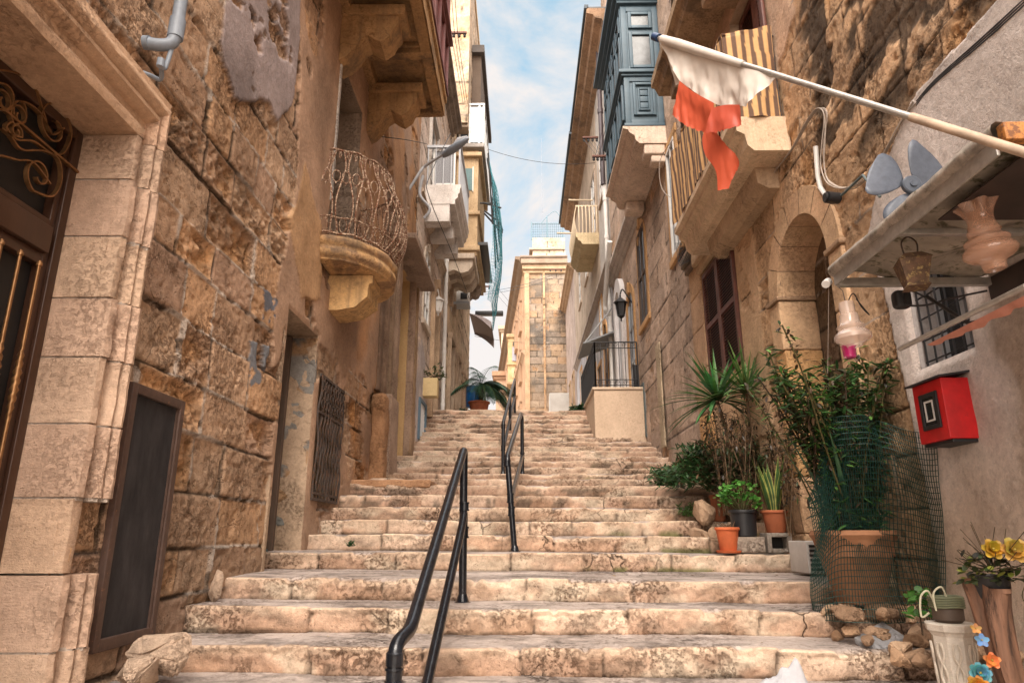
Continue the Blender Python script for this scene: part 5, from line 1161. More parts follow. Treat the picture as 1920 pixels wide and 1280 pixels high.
# oriel on the side wall
u = (pB-pA)/np.linalg.norm(pB-pA)
q0 = ony(960,600,44.); 
mb = MB(); xq0, xq1 = ony(951,640,46.).x, ony(985,640,46.).x; zt = ony(968,633,46.).z; zb_ = ony(968,715,46.).z
mb.rbox(xq0+.05, xq1, 46, 50, zb_, zt, r=.02, res=.5, c=(.60,.44,.25)); mb.rbox(xq0-.05, xq1, 45.85, 50, zt, zt+.25, r=.02, res=.5, c=(.55,.40,.24)); mb.rbox(xq0-.02, xq1, 45.9, 50, zb_+1.15, zb_+1.3, r=.02, res=.5, c=(.55,.40,.24)); mb.rbox(xq0-.02, xq1, 45.9, 50, zb_-.2, zb_, r=.02, res=.5, c=(.5,.36,.22)); mb.rbox(xq0+.3, xq1, 46.1, 50, zb_-.6, zb_-.2, r=.05, res=.5, c=(.20,.13,.09))
mb.rbox(xq0+.3, xq1-.3, 45.95, 46.0, zb_+.25, zb_+.95, r=.02, res=.5, c=(.62,.50,.30))
orl = obj('oriel_window', mb, M['corbel_clean'], tw)
mb = MB(); mb.box(xq0+.35, xq1-.25, 45.93, 45.97, zb_+1.45, zb_+2.45, c=(.36,.36,.42)); mb.box(xq0+.38, xq1-.3, 45.93, 45.97, zb_+2.55, zb_+2.8, c=(.08,.07,.05)); obj('pane', mb, M['attr'], orl, smooth=False)
# distant houses beyond the bend
def far_house(label, px0, px1, pyt, y, col, base=2.4, side=None, seed=0, name='distant_house'):
    a = ony(px0, pyt, y); b = ony(px1, pyt, y); h = thing(name, label, 'house', ((a.x+b.x)/2, y, base), 'houses beyond the bend of the street')
    ln = b.x-a.x; m = max(6, int((a.z-base)/.3)); n = max(4, int(ln/.3)); G = np.zeros((n+1, m+1, 3))
    for i in range(n+1): G[i, :, 0] = a.x+ln*i/n; G[i, :, 1] = y; G[i, :, 2] = np.linspace(base, a.z, m+1)
    Cg = np.array(col)*(.85+.3*fbm(G[...,0], G[...,2], seed, .6, 7, 4))[..., None]
    obj('wall', MB().grid(G, Cg).box(a.x, b.x, y+.02, y+12, base, a.z-.02, c=col), M['wall_far'], h, smooth=False)
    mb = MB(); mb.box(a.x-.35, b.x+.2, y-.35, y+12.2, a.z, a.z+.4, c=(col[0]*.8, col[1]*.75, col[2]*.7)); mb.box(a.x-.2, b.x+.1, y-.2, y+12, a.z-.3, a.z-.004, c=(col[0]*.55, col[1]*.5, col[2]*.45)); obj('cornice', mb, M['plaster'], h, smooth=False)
    mb = MB(); gl = MB()
    for z in np.arange(base+3.5, a.z-2, 3.4):
        for x in np.arange(a.x+.8, b.x-.9, 2.4): mb.box(x-.12, x+.82, y-.1, y-.004, z-.12, z+1.62, c=(col[0]*.9, col[1]*.8, col[2]*.7)); gl.box(x, x+.7, y-.12, y-.102, z, z+1.5, c=(.07,.07,.08))
    if mb.v: w_ = obj('window', mb, M['plaster'], h, smooth=False); obj('pane', gl, M['attr'], w_, smooth=False)
    return h
far_house('pale yellow far house with a flat cornice, left of the corner building', 940, 1010, 618, 75, (.48,.40,.31), seed=1)
far_house('low orange far house seen under the palm', 930, 960, 705, 60, (.50,.34,.24), seed=2)
# ================================================================= handrails
def pv(px, py, y): return ony(px, py, y)
def fillet(pts, r=.06, n=6):
    pts = [Vector(p) for p in pts]; out = [pts[0]]
    for i in range(1, len(pts)-1):
        a = (pts[i-1]-pts[i]); b = (pts[i+1]-pts[i]); rr = min(r, a.length*.45, b.length*.45); p = pts[i]+a.normalized()*rr; q = pts[i]+b.normalized()*rr
        for k in range(n+1):
            t = k/n; out.append((1-t)**2*p+2*t*(1-t)*pts[i]+t*t*q)
    out.append(pts[-1]); return out
def post_foot(mb, p, r): mb.lathe([(r*1.0,.06),(r*1.25,.04),(r*1.5,.012),(r*2.0,.006),(r*2.1,-.03)], tuple(p), 16)
def clamp(mb, p, r, h=.05):
    mb.lathe([(r,-h),(r*1.28,-h),(r*1.3,-h*.7),(r*1.12,-h*.62),(r*1.12,h*.62),(r*1.3,h*.7),(r*1.28,h),(r,h)], tuple(p), 18)
# front rail
r1 = .029
root = thing('handrail', 'black handrail nearest the viewer, its bent lower end close to the bottom of the picture', 'handrail', (-.45, 4, -.5), 'black pipe handrails down the middle of the steps')
top = pv(870, 842, 5.08); base = Vector((top.x+.01, 5.08, NZ[1]-.0)); s0 = P(741, 1208, 2.70); s1 = P(769, 1180, 2.86); nb0 = Vector((s0.x, s0.y, -1.2))
mb = MB(); mb.tube(fillet([nb0, s0, s1, top, base], .055, 7), r1, 16); post_foot(mb, base, r1); clamp(mb, (s0.x, s0.y, s0.z-.11), r1, .028)
mb.lathe([(r1,-.03),(r1*1.2,-.03),(r1*1.2,.015),(r1,.02)], (s0.x, s0.y, s0.z-.045), 18)
obj('top_rail', mb, M['black_rail'], root)
mid = pv(871, 965, 5.08); d = (s1-top); mb = MB(); mb.tube(fillet([Vector((base.x, 5.08, mid.z-.10)), Vector((base.x, 5.08, mid.z+.03)), mid+d*.06+Vector((0,0,0)), mid+d*1.12+Vector((0,0,-.05))], .05, 6), r1*.95, 16)
clamp(mb, (base.x, 5.08, mid.z+.06), r1, .03); clamp(mb, (base.x, 5.08, mid.z-.12), r1, .04); obj('lower_rail', mb, M['black_rail'], root)
# second rail
root = thing('handrail', 'second black handrail up the steps, with a tall leaning near post and looped far end', 'handrail', (-.05, 9, 0), 'black pipe handrails down the middle of the steps')
b1 = pv(965, 1046, 6.9); b1.z = NZ[3]; t1 = pv(951, 857, 6.9); t2 = pv(977, 776, 10.7); b2 = Vector((.0, 10.7, NZ[10])); 
mb = MB(); mb.tube(fillet([b1, t1, t2+Vector((-.0,-.05,.0)), Vector((t2.x+.015, 10.75, t2.z-.05)), Vector((b2.x, 10.72, NZ[10]))], .06, 6), r1, 14); post_foot(mb, b1, r1); post_foot(mb, (b2.x, 10.72, NZ[10]), r1); clamp(mb, tuple(t1+Vector((0,0,-.06))), r1, .03); obj('top_rail', mb, M['black_rail'], root)
m1 = b1+(t1-b1)*.52; m2 = Vector((b2.x, 10.7, 1.20)); mb = MB(); mb.tube([m1, m2], r1*.95, 12)
for q in (b1+(t1-b1)*.56, b1+(t1-b1)*.42): clamp(mb, tuple(q), r1, .045)
clamp(mb, (b2.x, 10.72, 1.2), r1, .05); obj('lower_rail', mb, M['black_rail'], root)
root = thing('handrail', 'farthest black handrail, reaching the top of the steps just left of the second one', 'handrail', (-.25, 13, 1), 'black pipe handrails down the middle of the steps')
b1 = Vector((-.30, 10.75, NZ[10])); t1 = pv(943, 792, 10.75); t2 = pv(965, 711, 15.5); b2 = Vector((t2.x, 15.5, NZ[22])); t1.x = b1.x
mb = MB(); mb.tube(fillet([b1, t1, t2, b2], .06, 5), r1, 12); post_foot(mb, b1, r1); clamp(mb, tuple(t1+Vector((0,0,-.06))), r1, .03); clamp(mb, tuple(b1+Vector((0,0,.42))), r1, .04); obj('top_rail', mb, M['black_rail'], root)
mb = MB(); mb.tube([t1+Vector((0,0,-.45)), t2+Vector((0,0,-.40))], r1*.95, 12); mb.tube([Vector((t1.x*.5+t2.x*.5, 13.1, NZ[17])), (t1+t2)*.5], r1, 12); obj('lower_rail', mb, M['black_rail'], root)
# ================================================================= flagpole and flag
p0 = P(1905, 281, 2.28); tip = P(1230, 70, 4.0); dv = (p0-tip); end = tip+dv*((2.42-tip.x)/dv.x)
root = thing('flagpole', 'long pale wooden flagpole slanting out over the street from the right wall', 'flagpole', tuple(end))
mb = MB(); js = tip+dv*.82; mb.tube([tip, js], .0135, 14); obj('upper_pole', mb, M['alu'], root)
mb = MB(); mb.tube([js-dv*.01, end], .0170, 14); obj('lower_pole', mb, plain('worn_wood_pole', (.40,.30,.22), rough=.7, var=.3, scale=12, bump=.2), root)
mb = MB(); u = dv.normalized(); mb.tube([tip-u*.02, tip+u*.035], .024, 14); obj('cap', mb, plain('navy_plastic', (.02,.05,.13), rough=.4), root)
mb = MB(); mb.rbox(end.x-.05, XR, end.y-.06, end.y+.06, end.z-.1, end.z+.1, r=.01, res=1, amp=0); obj('bracket', mb, M['dark_iron'], root)
def plane_pt(px, py, off=0.):      # point on the upright plane that hangs through the pole
    nrm = Vector((dv.y, -dv.x, 0)).normalized(); r = ray(px, py); k = (tip.dot(nrm)+off)/r.dot(nrm); return r*k
def cloth(A, B, n, m, off, fold, seed, c, frag=0.):
    A = [plane_pt(*a, off) for a in A]; B = [plane_pt(*b, off) for b in B]; A = bez(A, 8); B = bez(B, 8)
    def at(L_, t): i = min(int(t*(len(L_)-1)), len(L_)-2); f = t*(len(L_)-1)-i; return L_[i]*(1-f)+L_[i+1]*f
    nrm = np.array(Vector((dv.y, -dv.x, 0)).normalized()); G = np.zeros((n+1, m+1, 3))
    for i in range(n+1):
        for j in range(m+1):
            p = at(A, i/n)*(1-j/m)+at(B, i/n)*(j/m); G[i, j] = p
    N1 = fbm(G[...,0], G[...,1], G[...,2]*.35, 7, seed, 4)-.5; N2 = fbm(G[...,0], G[...,1], G[...,2]*.6, 22, seed+3, 3)-.5
    amp = (N1*fold*2.2+N2*fold*.12)*np.linspace(.15, 1, m+1)[None, :]; G += amp[..., None]*nrm
    if frag: G[:, -1, 2] += (np.random.RandomState(seed).rand(n+1)-.5)*frag
    return MB().grid(G, c)
flag = thing('flag', 'tattered white and orange red flag draped from the end of the slanting pole', 'flag', tuple(plane_pt(1340, 300)))
wh = (.66,.60,.54); rd = (.54,.095,.045)
def fm(): return leafm('flag_cloth', (1,1,1), var=.08)
M['flag'] = fm()
mb = MB(); mb.tube([tip+dv*.03, tip+dv*.10, tip+dv*.24, tip+dv*.36], .03, 16, rs=[.024,.028,.024,.018], c=wh, caps=False)
mb2 = cloth([(1237,82),(1285,92),(1340,108),(1400,122),(1462,138)], [(1275,152),(1300,172),(1338,193),(1372,196),(1406,204)], 60, 40, 0, .09, 3, wh)
for v_, f_, c_ in zip(mb2.v, [mb2.f], mb2.c): mb.add(v_, f_, c_)
mb3 = cloth([(1246,84),(1256,92),(1268,100)], [(1266,160),(1276,158),(1292,170)], 16, 30, -.03, .03, 9, wh); mb.add(mb3.v[0], mb3.f, mb3.c[0])
obj('white_field', mb, M['flag'], flag, angle=179)
mb = cloth([(1275,152),(1300,172),(1338,193)], [(1261,216),(1292,238),(1338,250)], 40, 30, 0, .08, 13, rd, .012); obj('red_field', mb, M['flag'], flag, angle=179)
mb = cloth([(1336,203),(1362,197),(1386,196)], [(1328,252),(1362,245),(1386,232)], 30, 24, .05, .05, 17, (.46,.08,.045), .012)
mb3 = cloth([(1320,246),(1316,262),(1322,290),(1342,320),(1346,358)], [(1344,246),(1366,276),(1384,302),(1374,322),(1362,352)], 60, 24, -.01, .05, 19, rd, .01); mb.add(mb3.v[0], mb3.f, mb3.c[0])
obj('torn_strip', mb, M['flag'], flag, angle=179)
# ================================================================= canopy over the grilled window
XC, YC0, YC1, ZC = 1.70, 2.18, 3.50, 1.335
cn = thing('canopy', 'makeshift tarpaulin canopy on an aluminium frame over the grilled window at the right', 'canopy', (2.1, 2.8, 1.2))
rs = np.random.RandomState(8)
n, m = 40, 24; G = np.zeros((n+1, m+1, 3))
for i in range(n+1):
    for j in range(m+1):
        y = YC0+(YC1-YC0)*i/n; x = XC+.02+(XR-XC-.03)*j/m; G[i, j] = (x, y, ZC+.045+.02*math.sin(j*.5)+.0)
G[..., 2] += (fbm(G[...,0], G[...,1], 0, 3, 5, 4)-.5)*.05-.035*np.sin(np.linspace(0, math.pi*1, m+1))[None, :]
t_ = obj('tarpaulin', MB().grid(G), M['tarp'], cn, angle=179)
mb = MB()   # edge roll of fabric over the fascia
G = []
for i in range(60):
    y = YC0-.02+(YC1-YC0+.03)*i/59; ring = []
    for k in range(10):
        a = k*2*math.pi/10; rr = .028+.014*fbm(i*.11, k*.4, 0, 2, 7, 3)
        ring.append((XC+.01+rr*1.1*math.cos(a), y, ZC+.055+rr*math.sin(a)))
    G.append(ring)
mb.grid(G, closed_v=True); obj('fabric_edge', mb, plain('dirty_canvas', (.28,.24,.20), rough=.85, var=.5, scale=14, bump=.4, rust=(.13,.11,.07), rust_t=.6), t_, angle=179)
mb = MB(); mb.rbox(XC-.006, XC+.006, YC0, YC1, ZC-.035, ZC+.03, r=.003, res=.1, amp=.002); mb.rbox(XC+.006, XR, YC1-.035, YC1, ZC-.045, ZC+.0, r=.003, res=1, amp=0); mb.rbox(XC+.006, XR, 2.85, 2.88, ZC-.03, ZC+.0, r=.003, res=1, amp=0)
obj('frame', mb, M['alu'], cn)
mb = MB(); mb.rbox(XC+.0, XR, YC0-.05, YC0-.01, ZC+.0, ZC+.07, r=.004, res=.3, amp=.001); mb.tube([(XC+.12, YC0-.052, ZC+.04), (XC+.12, YC0-.06, ZC+.04)], .008, 8); obj('front_batten', mb, plain('orange_stained_wood', (.42,.17,.04), rough=.6, var=.3, scale=15, rust=(.16,.06,.02)), cn)
mb = MB(); mb.rbox(XR-.035, XR-.003, YC0, YC1, ZC-.12, ZC+.0, r=.004, res=.3, amp=.002); mb.box(XC+.12, XR, 2.1, 2.75, ZC-.012, ZC-.006, c=(1,1,1)); obj('dark_board', mb, plain('dark_soffit', (.035,.022,.018), rough=.6, var=.4, scale=5), cn)
mb = MB(); mb.tube([P(1553,528,3.78), P(1548,533,3.74)], .022, 10); obj('corner_wrap', mb, M['white_paint'], cn)
# rods, rag and hooks under the canopy
rod = thing('clothes_rod', 'thin metal rod jutting out under the canopy with a faded red rag tied along it', 'rod', (2.0, 2.9, .8))
ra_, rb_ = P(1687,654,3.35), P(1925,536,2.5); mb = MB(); mb.tube([ra_, rb_], .012, 12); obj('rod', mb, M['alu'], rod)
mb = MB(); G = []
for i in range(40):
    t = i/39; p = P(1738,646,3.17).lerp(P(1925,552,2.5), t); w = .008+.05*math.sin(min(1, t*1.6+.05)*math.pi/2)*(.6+.4*vn(i*.4,0,0,1,4)); tilt_ = Vector((.5,.1,-.2))
    G.append([tuple(p), tuple(p+Vector((.012,0,-w*.5+.006*math.sin(i)))), tuple(p+Vector((.03+.01*math.sin(i*.7),0,-w*.45)))])
mb.grid(G, (.50,.22,.16)); obj('rag', mb, M['fabric'], rod, angle=179)
mb = MB(); mb.tube([P(1738,556,3.4), P(1816,606,3.0), P(1850,600,2.9)], .009, 8); mb.tube(bez([P(1740,560,3.4), P(1705,545,3.45), P(1700,570,3.45), P(1735,572,3.4), P(1780,560,3.3), P(1850,545,3.1)], 8), .005, 6); mb.rbox(*[v for pr in zip(P(1690,560,3.5)-Vector((.04,.03,.05)), P(1690,560,3.5)+Vector((.04,.03,.04))) for v in pr], r=.02, res=.03, amp=.01); obj('bent_wire', mb, M['black_iron'], rod)
# hanging glass lampshades
M['glass_peach'] = None
def peach():
    m, nt, b = nm('peach_glass'); b.inputs['Base Color'].default_value = (.62,.34,.22,1); b.inputs['Roughness'].default_value = .12; b.inputs['Alpha'].default_value = .42; b.inputs['Specular IOR Level'].default_value = .9; b.inputs['Coat Weight'].default_value = 1.
    return m
def clear():
    m, nt, b = nm('cloudy_glass'); b.inputs['Base Color'].default_value = (.70,.56,.48,1); b.inputs['Roughness'].default_value = .15; b.inputs['Alpha'].default_value = .5; b.inputs['Coat Weight'].default_value = 1.
    return m
M['glass_peach'] = peach(); M['glass_cloudy'] = clear()
def shade(loc, s, prof_px, ruffle, mat, tilt=0.):
    mb = MB(); mb.lathe([(r*s, -z*s) for z, r in prof_px], (0,0,0), 48, wob=lambda i, a: 1+(.16*math.sin(a*6)*max(0, 1-i/4) if ruffle else 0)+.01*math.sin(a*24)*(1 if 10 < i < 20 else 0))
    V = np.concatenate(mb.v); ct, st = math.cos(tilt), math.sin(tilt); V = np.stack([V[:,0]*ct+V[:,2]*st, V[:,1], -V[:,0]*st+V[:,2]*ct], -1)+np.array(loc); mb.v = [V]
    return mb
l1 = P(1829, 385, 2.80)
root = thing('glass_lampshade', 'large peach glass lampshade with a ruffled top, hanging under the near end of the canopy', 'lampshade', tuple(l1))
pf = [(-2,33),(6,29),(14,25),(24,22),(36,22),(46,25),(54,28),(60,26),(63,24),(67,33),(72,38),(77,37),(80,34),(83,38),(88,43),(95,45),(101,43),(107,36),(111,28),(114,22),(117,20),(124,19),(130,18)]
mb = shade(l1, 2.80/1280, pf, True, None, -.10); o = obj('shade', mb, M['glass_peach'], root)
mb = MB()
for dx in (-22, 0, 14): mb.tube([P(1829+dx, 392, 2.80), P(1822, 345, 2.86)], .0012, 4)
obj('string', mb, M['cable_light'], root)
l2 = P(1586, 567, 3.62)
root = thing('glass_lampshade', 'smaller cloudy glass lampshade with a magenta cup, hanging from the canopy corner', 'lampshade', tuple(l2))
pf = [(0,13),(8,14),(22,13),(24,16),(38,17),(43,20),(47,25),(51,24),(54,22),(58,27),(64,32),(71,32),(76,27),(80,19),(83,14),(86,13)]
o = obj('shade', shade(l2, 3.62/1280, pf, False, None, -.06), M['glass_cloudy'], root)
o = obj('cup', shade(P(1591,648,3.62), 3.62/1280, [(0,14),(2,13),(22,11),(24,9),(24,0)], False, None), plain('magenta_glass', (.60,.03,.20), rough=.15, trans=.4, bump=0), root)
mb = MB(); mb.tube([P(1586,570,3.62), P(1580,545,3.65), P(1572,538,3.7)], .002, 5); mb.tube(bez([P(1590,565,3.62), P(1600,550,3.6), P(1615,575,3.6), P(1630,590,3.62), P(1605,560,3.62)], 6), .003, 5); obj('wire', mb, M['black_iron'], root)
mb = MB(); mb.tube([P(1554,535,3.76), P(1552,700,3.76)], .0012, 4); tag(obj('string', mb, M['cable_light']), 'thin pale string hanging straight down from the canopy corner', 'string')
lr = P(1708, 478, 3.15); root = thing('rusty_lantern', 'rusty square metal lantern hanging upside down beneath the canopy', 'lantern', tuple(lr))
mb = MB(); s = 3.15/1280
for (z0, z1, w0, w1) in ((0, -14, 18, 36), (-14, -60, 34, 22), (-60, -66, 22, 26)):
    ang = .5; q = []
    for (z, w) in ((z0, w0), (z1, w1)):
        for k in range(4): a = ang+k*math.pi/2; q.append((lr.x+w*s*1.1*math.cos(a), lr.y+w*s*1.1*math.sin(a), lr.z+z*s))
    mb.add(q, [(0,1,5,4),(1,2,6,5),(2,3,7,6),(3,0,4,7),(3,2,1,0),(4,5,6,7)])
obj('body', mb, plain('rust_metal', (.10,.055,.03), rough=.8, var=.5, scale=25, bump=.4, rust=(.28,.20,.08), rust_t=.58), root, smooth=False)
mb = MB(); mb.tube(bez([lr+Vector((-.03,0,0)), lr+Vector((-.035,0,.06)), lr+Vector((0,0,.09)), lr+Vector((.035,0,.06)), lr+Vector((.03,0,0))], 6), .004, 6); mb.tube([lr+Vector((0,0,.09)), lr+Vector((0,0,.17))], .002, 5); obj('handle', mb, M['dark_iron'], root)
# fan blades
fc = P(1707, 349, 3.62); root = thing('fan', 'blue grey three bladed fan rotor mounted above the canopy', 'fan', tuple(fc)); s = 3.62/1280
fx = Vector((1,0,0)); fz = Vector((0,.0,1)); fn = Vector((0,-1,0))
for a0 in (152, 42, 262):
    mb = MB(); G = []
    for i in range(13):
        t = i/12; r = (16+64*t)*s; G.append([])
        wd = (10+44*math.sin(min(1, t*1.1)**.9*math.pi*.60))*s*(1 if t < .85 else math.sqrt(max(0.02, 1-((t-.85)/.15)**2)))
        for j in range(9):
            w = (j/8-.5)*2*wd+(8*t*s); a = math.radians(a0); p = fc+fx*(r*math.cos(a)-w*math.sin(a))+fz*(r*math.sin(a)+w*math.cos(a))+fn*(w*.18+.01*math.sin(t*3)); G[-1].append(tuple(p))
    mb.grid(G); o = obj('blade', mb, plain('bluegrey_plastic', (.085,.10,.13), rough=.5, var=.2, scale=30), root, angle=179); sm = o.modifiers.new('t', 'SOLIDIFY'); sm.thickness = .003
mb = MB(); G = []
prf = [(0,-.035),(6,-.036),(7,-.028),(16,-.026),(18,-.020),(18,.0),(0,.0)]
for r, d in prf: G.append([tuple(fc+fn*(-d)+(fx*math.cos(a)+fz*math.sin(a))*r*s) for a in np.linspace(0, 2*math.pi, 33)])
mb.grid(G); obj('hub', mb, plain('dark_hub', (.07,.085,.11), rough=.4), root)
mb = MB(); mb.tube([fc, fc+Vector((.1,.3,-.05)), Vector((XR, fc.y+.35, fc.z-.1))], .008, 6); obj('axle', mb, M['dark_iron'], root)
# camera on a white conduit with a rod
cm = R(1562, 372); root = thing('security_camera', 'small black camera at the end of a pale conduit beside the arch', 'camera', (XR, cm.y, cm.z))
c0 = P(1572,372,5.25); mb = MB(); mb.tube([c0+Vector((-.10,-.02,0)), c0+Vector((.0,.0,.0))], .045, 16); mb.tube([c0+Vector((-.115,-.02,0)), c0+Vector((-.10,-.02,0))], .035, 16); obj('camera_body', mb, M['black_plastic'], root)
mb = MB(); mb.tube([c0+Vector((.0,0,0)), c0+Vector((.0,0,0))+Vector((.02,-.35,0)), P(1650,369,4.7)], .010, 8); obj('arm', mb, plain('green_grey_arm', (.10,.13,.13), rough=.5), root)
mb = MB(); pth = [R(1536,275), R(1540,330), R(1545,352), R(1556,368)]; mb.tube([p+Vector((-.03,0,0)) for p in pth], .02, 8); obj('conduit', mb, M['white_paint'], root)
# red meter box
gb = thing('meter_box', 'bright red metal box with a small framed window on the grey render wall', 'box', (2.46, 3.96, .52))
mb = MB(); mb.rbox(2.372, XR-.01, 3.82, 4.11, .52, .865, r=.004, res=.1, amp=.0015); obj('case', mb, plain('red_paint', (.52,.012,.015), rough=.45, var=.25, scale=7, bump=.15, rust=(.25,.01,.01), rust_t=.66), gb)
mb = MB(); mb.obox((2.345, 3.79, .862), (.2, 0, .03), (0, .35, 0), (0, 0, .012)); obj('lid', mb, M['black_iron'], gb, smooth=False); mb = MB(); mb.rbox(2.39, XR, 3.83, 4.10, .50, .519, r=.003, res=1, amp=0); obj('base_plate', mb, M['black_iron'], gb, smooth=False)
mb = MB()
for a_ in [(3.87,3.895,.59,.80),(4.02,4.045,.59,.80),(3.895,4.02,.59,.615),(3.895,4.02,.775,.80)]: mb.rbox(2.36, 2.373, *a_, r=.003, res=1, amp=0)
w_ = obj('window', mb, M['black_iron'], gb)
mb = MB(); mb.box(2.366, 2.3705, 3.895, 4.02, .615, .775); obj('pane', mb, M['glass_dark'], w_, smooth=False)
mb = MB()
for a_ in [(3.915,3.925,.635,.755),(3.99,4.0,.635,.755),(3.925,3.99,.635,.645),(3.925,3.99,.745,.755)]: mb.box(2.362, 2.366, *a_)
obj('inner_frame', mb, M['white_paint'], w_, smooth=False)
# cables on the right wall
def wallcable(pts, r=.005, off=.02, mat='cable_light', n=8, jit=0.):
    P_ = [R(*p)+Vector((-off, 0, 0)) for p in pts]; return bez(P_, n)
mb = MB()
for k in range(4):
    o_ = [(random.uniform(-3, 3), random.uniform(-3, 3)) for _ in range(12)]
    pts = [(1455,325),(1490,280),(1520,228),(1543,204),(1556,218),(1552,270),(1550,312),(1562,342),(1600,352),(1645,318),(1690,240),(1725,190)]
    mb.tube(wallcable([(a+q[0], b+q[1]) for (a, b), q in zip(pts, o_)], off=.015+.008*k), .005, 6)
solo('cable_bundle', mb, M['cable_light'], 'bundle of pale cables drooping in a loop across the right wall above the arch', 'cables')
mb = MB()
mb.tube(wallcable([(1455,325),(1430,322),(1400,325),(1385,330)], off=.03), .008, 6); solo('wall_cable', mb, M['cable'], 'short dark cable under the striped balcony slab', 'cable'); mb = MB()
for k in range(3): mb.tube(wallcable([(1725,190+k*4),(1760,150+k*3),(1850,70+k*5),(1960,-30+k*6)], off=.02), .006, 6)
solo('cable_bundle', mb, M['cable'], 'dark cables running diagonally up the top edge of the grey render', 'cables')
mb = MB()
for k in range(5): mb.tube(wallcable([(1290,425+k*3),(1305,440-k*4),(1298,470+k*5),(1312,460),(1318,480-k*3),(1300,490+k*2),(1292,455)], off=.12+.02*k, n=6), .005, 5)
solo('wire_tangle', mb, M['cable'], 'tangle of loose wires at the top of the corner pilaster', 'wires')
mb = MB(); mb.tube(bez([ony(1262,262,9.4), ony(1238,300,9.8), ony(1240,350,9.8), ony(1262,372,9.4), ony(1290,362,9.)], 8), .006, 5); solo('loose_cable', mb, M['cable_light'], 'single pale cable looping below the corbel of the blue balcony', 'cable')
# ================================================================= plants, pots and rocks
G1_, G2_, G3_ = (.045,.10,.025), (.07,.15,.03), (.10,.20,.045)
def blade(mb, p, d, L_, w, droop=.5, c=G1_, n=6, fold=.25, edge=None, tw=0.):
    p = Vector(p); d = Vector(d).normalized(); side = d.cross(Vector((0,0,1)))
    if side.length < .1: side = Vector((math.cos(tw), math.sin(tw), 0))
    side.normalize(); rows = []; cols = []; pos = p.copy(); dd = d.copy()
    for i in range(n+1):
        t = i/n; ww = w*(math.sin(math.pi*min(1, .12+t*.95))**.7 if t < 1 else 0.02)
        up = side.cross(dd).normalized()
        k = .8+.5*t
        if edge: rows.append([tuple(pos+side*ww*q+up*ww*fold*abs(q)) for q in (-1,-.8,-.7,0,.7,.8,1)]); cols.append([[a*k for a in q] for q in (edge, edge, c, [a*.8 for a in c], c, edge, edge)])
        else: rows.append([tuple(pos-side*ww+up*ww*fold), tuple(pos), tuple(pos+side*ww+up*ww*fold)]); cols.append([[a*k for a in c]]*3)
        dd = (dd+Vector((0,0,-droop/n))).normalized(); pos = pos+dd*(L_/n)
    mb.grid(rows, np.array(cols))
def leaf(mb, p, d, L_, w, c, up=None):
    p = Vector(p); d = Vector(d).normalized(); s = d.cross(Vector((random.uniform(-.4,.4), random.uniform(-.4,.4), 1))).normalized()*w; q = d*L_; dz = Vector((0,0,-L_*.15))
    k = random.uniform(.7, 1.35); c = [a*k for a in c]
    mb.add([tuple(p), tuple(p+q*.35-s), tuple(p+q*.75-s*.8+dz*.5), tuple(p+q+dz), tuple(p+q*.75+s*.8+dz*.5), tuple(p+q*.35+s), tuple(p+q*.5+Vector((0,0,L_*.04)))], [(0,1,6),(1,2,6),(2,3,6),(3,4,6),(4,5,6),(5,0,6)], c)
def rdir(zmin=-.2, zmax=1.): a = random.uniform(0, 2*math.pi); z = random.uniform(zmin, zmax); r = math.sqrt(max(.01, 1-z*z)); return Vector((r*math.cos(a), r*math.sin(a), z))
def pot(root_name, label, o, r, h, mat='terracotta', c=(1,1,1), rim=.12, cat='plant pot', group=None, soil=True, taper=.72):
    t = thing(root_name, label, cat, tuple(o), group)
    mb = MB(); mb.lathe([(r*taper*.9,0),(r*taper,.01),(r*.95,h*(1-rim)),(r*1.05,h*(1-rim)+.002),(r*1.07,h*(1-rim*.5)),(r*1.05,h-.004),(r*1.0,h),(r*.92,h-.004),(r*.90,h*.86),(0,h*.85)], tuple(o), 32, c); b = obj('pot_body', mb, M[mat], t)
    if soil: mb = MB(); mb.lathe([(r*.9,h*.88),(r*.5,h*.9),(0,h*.91)], tuple(o), 16, c=(.05,.035,.025)); obj('soil', mb, M['plaster'], t)
    return t
def rosette(o, n, L_, w, c, zmin=-.1, droop=.7, seed=0, edge=None):
    random.seed(seed); mb = MB()
    for k in range(n):
        d = rdir(zmin, 1.); blade(mb, Vector(o)+d*.02, d, L_*random.uniform(.65, 1.1), w, droop*random.uniform(.5, 1.3)*(1.1-d.z*.6), [a*random.uniform(.7, 1.4) for a in c], 7, edge=edge)
    return mb
def bush(o, R_, n, L_, w, c, seed=0, flat=.8, stems=8, dead=0.):
    random.seed(seed); mb = MB(); st = MB(); o = Vector(o)
    tips = []
    for k in range(stems):
        d = rdir(.1, 1.); t = o+Vector((d.x*R_, d.y*R_, d.z*R_*flat)); st.tube(bez([o, o.lerp(t, .5)+Vector((0,0,R_*.12)), t], 4), .004, 4, c=(1,1,1)); tips.append(t)
    for k in range(n):
        t = random.choice(tips); p = o.lerp(t, random.uniform(.35, 1.05))+rdir(-1, 1)*R_*.22; q = [a for a in c] if random.random() > dead else [.10,.06,.03]
        leaf(mb, p, rdir(-.5, .9), L_*random.uniform(.6, 1.3), w*random.uniform(.7, 1.2), q)
    return mb, st
def plant(name, label, cat, o, leaves, stems=None, group=None, mat='leaf', lname='foliage'):
    t = thing(name, label, cat, tuple(o), group); obj(lname, leaves, M[mat], t, angle=179)
    if stems and stems.v: obj('stem', stems, M['twig'], t)
    return t
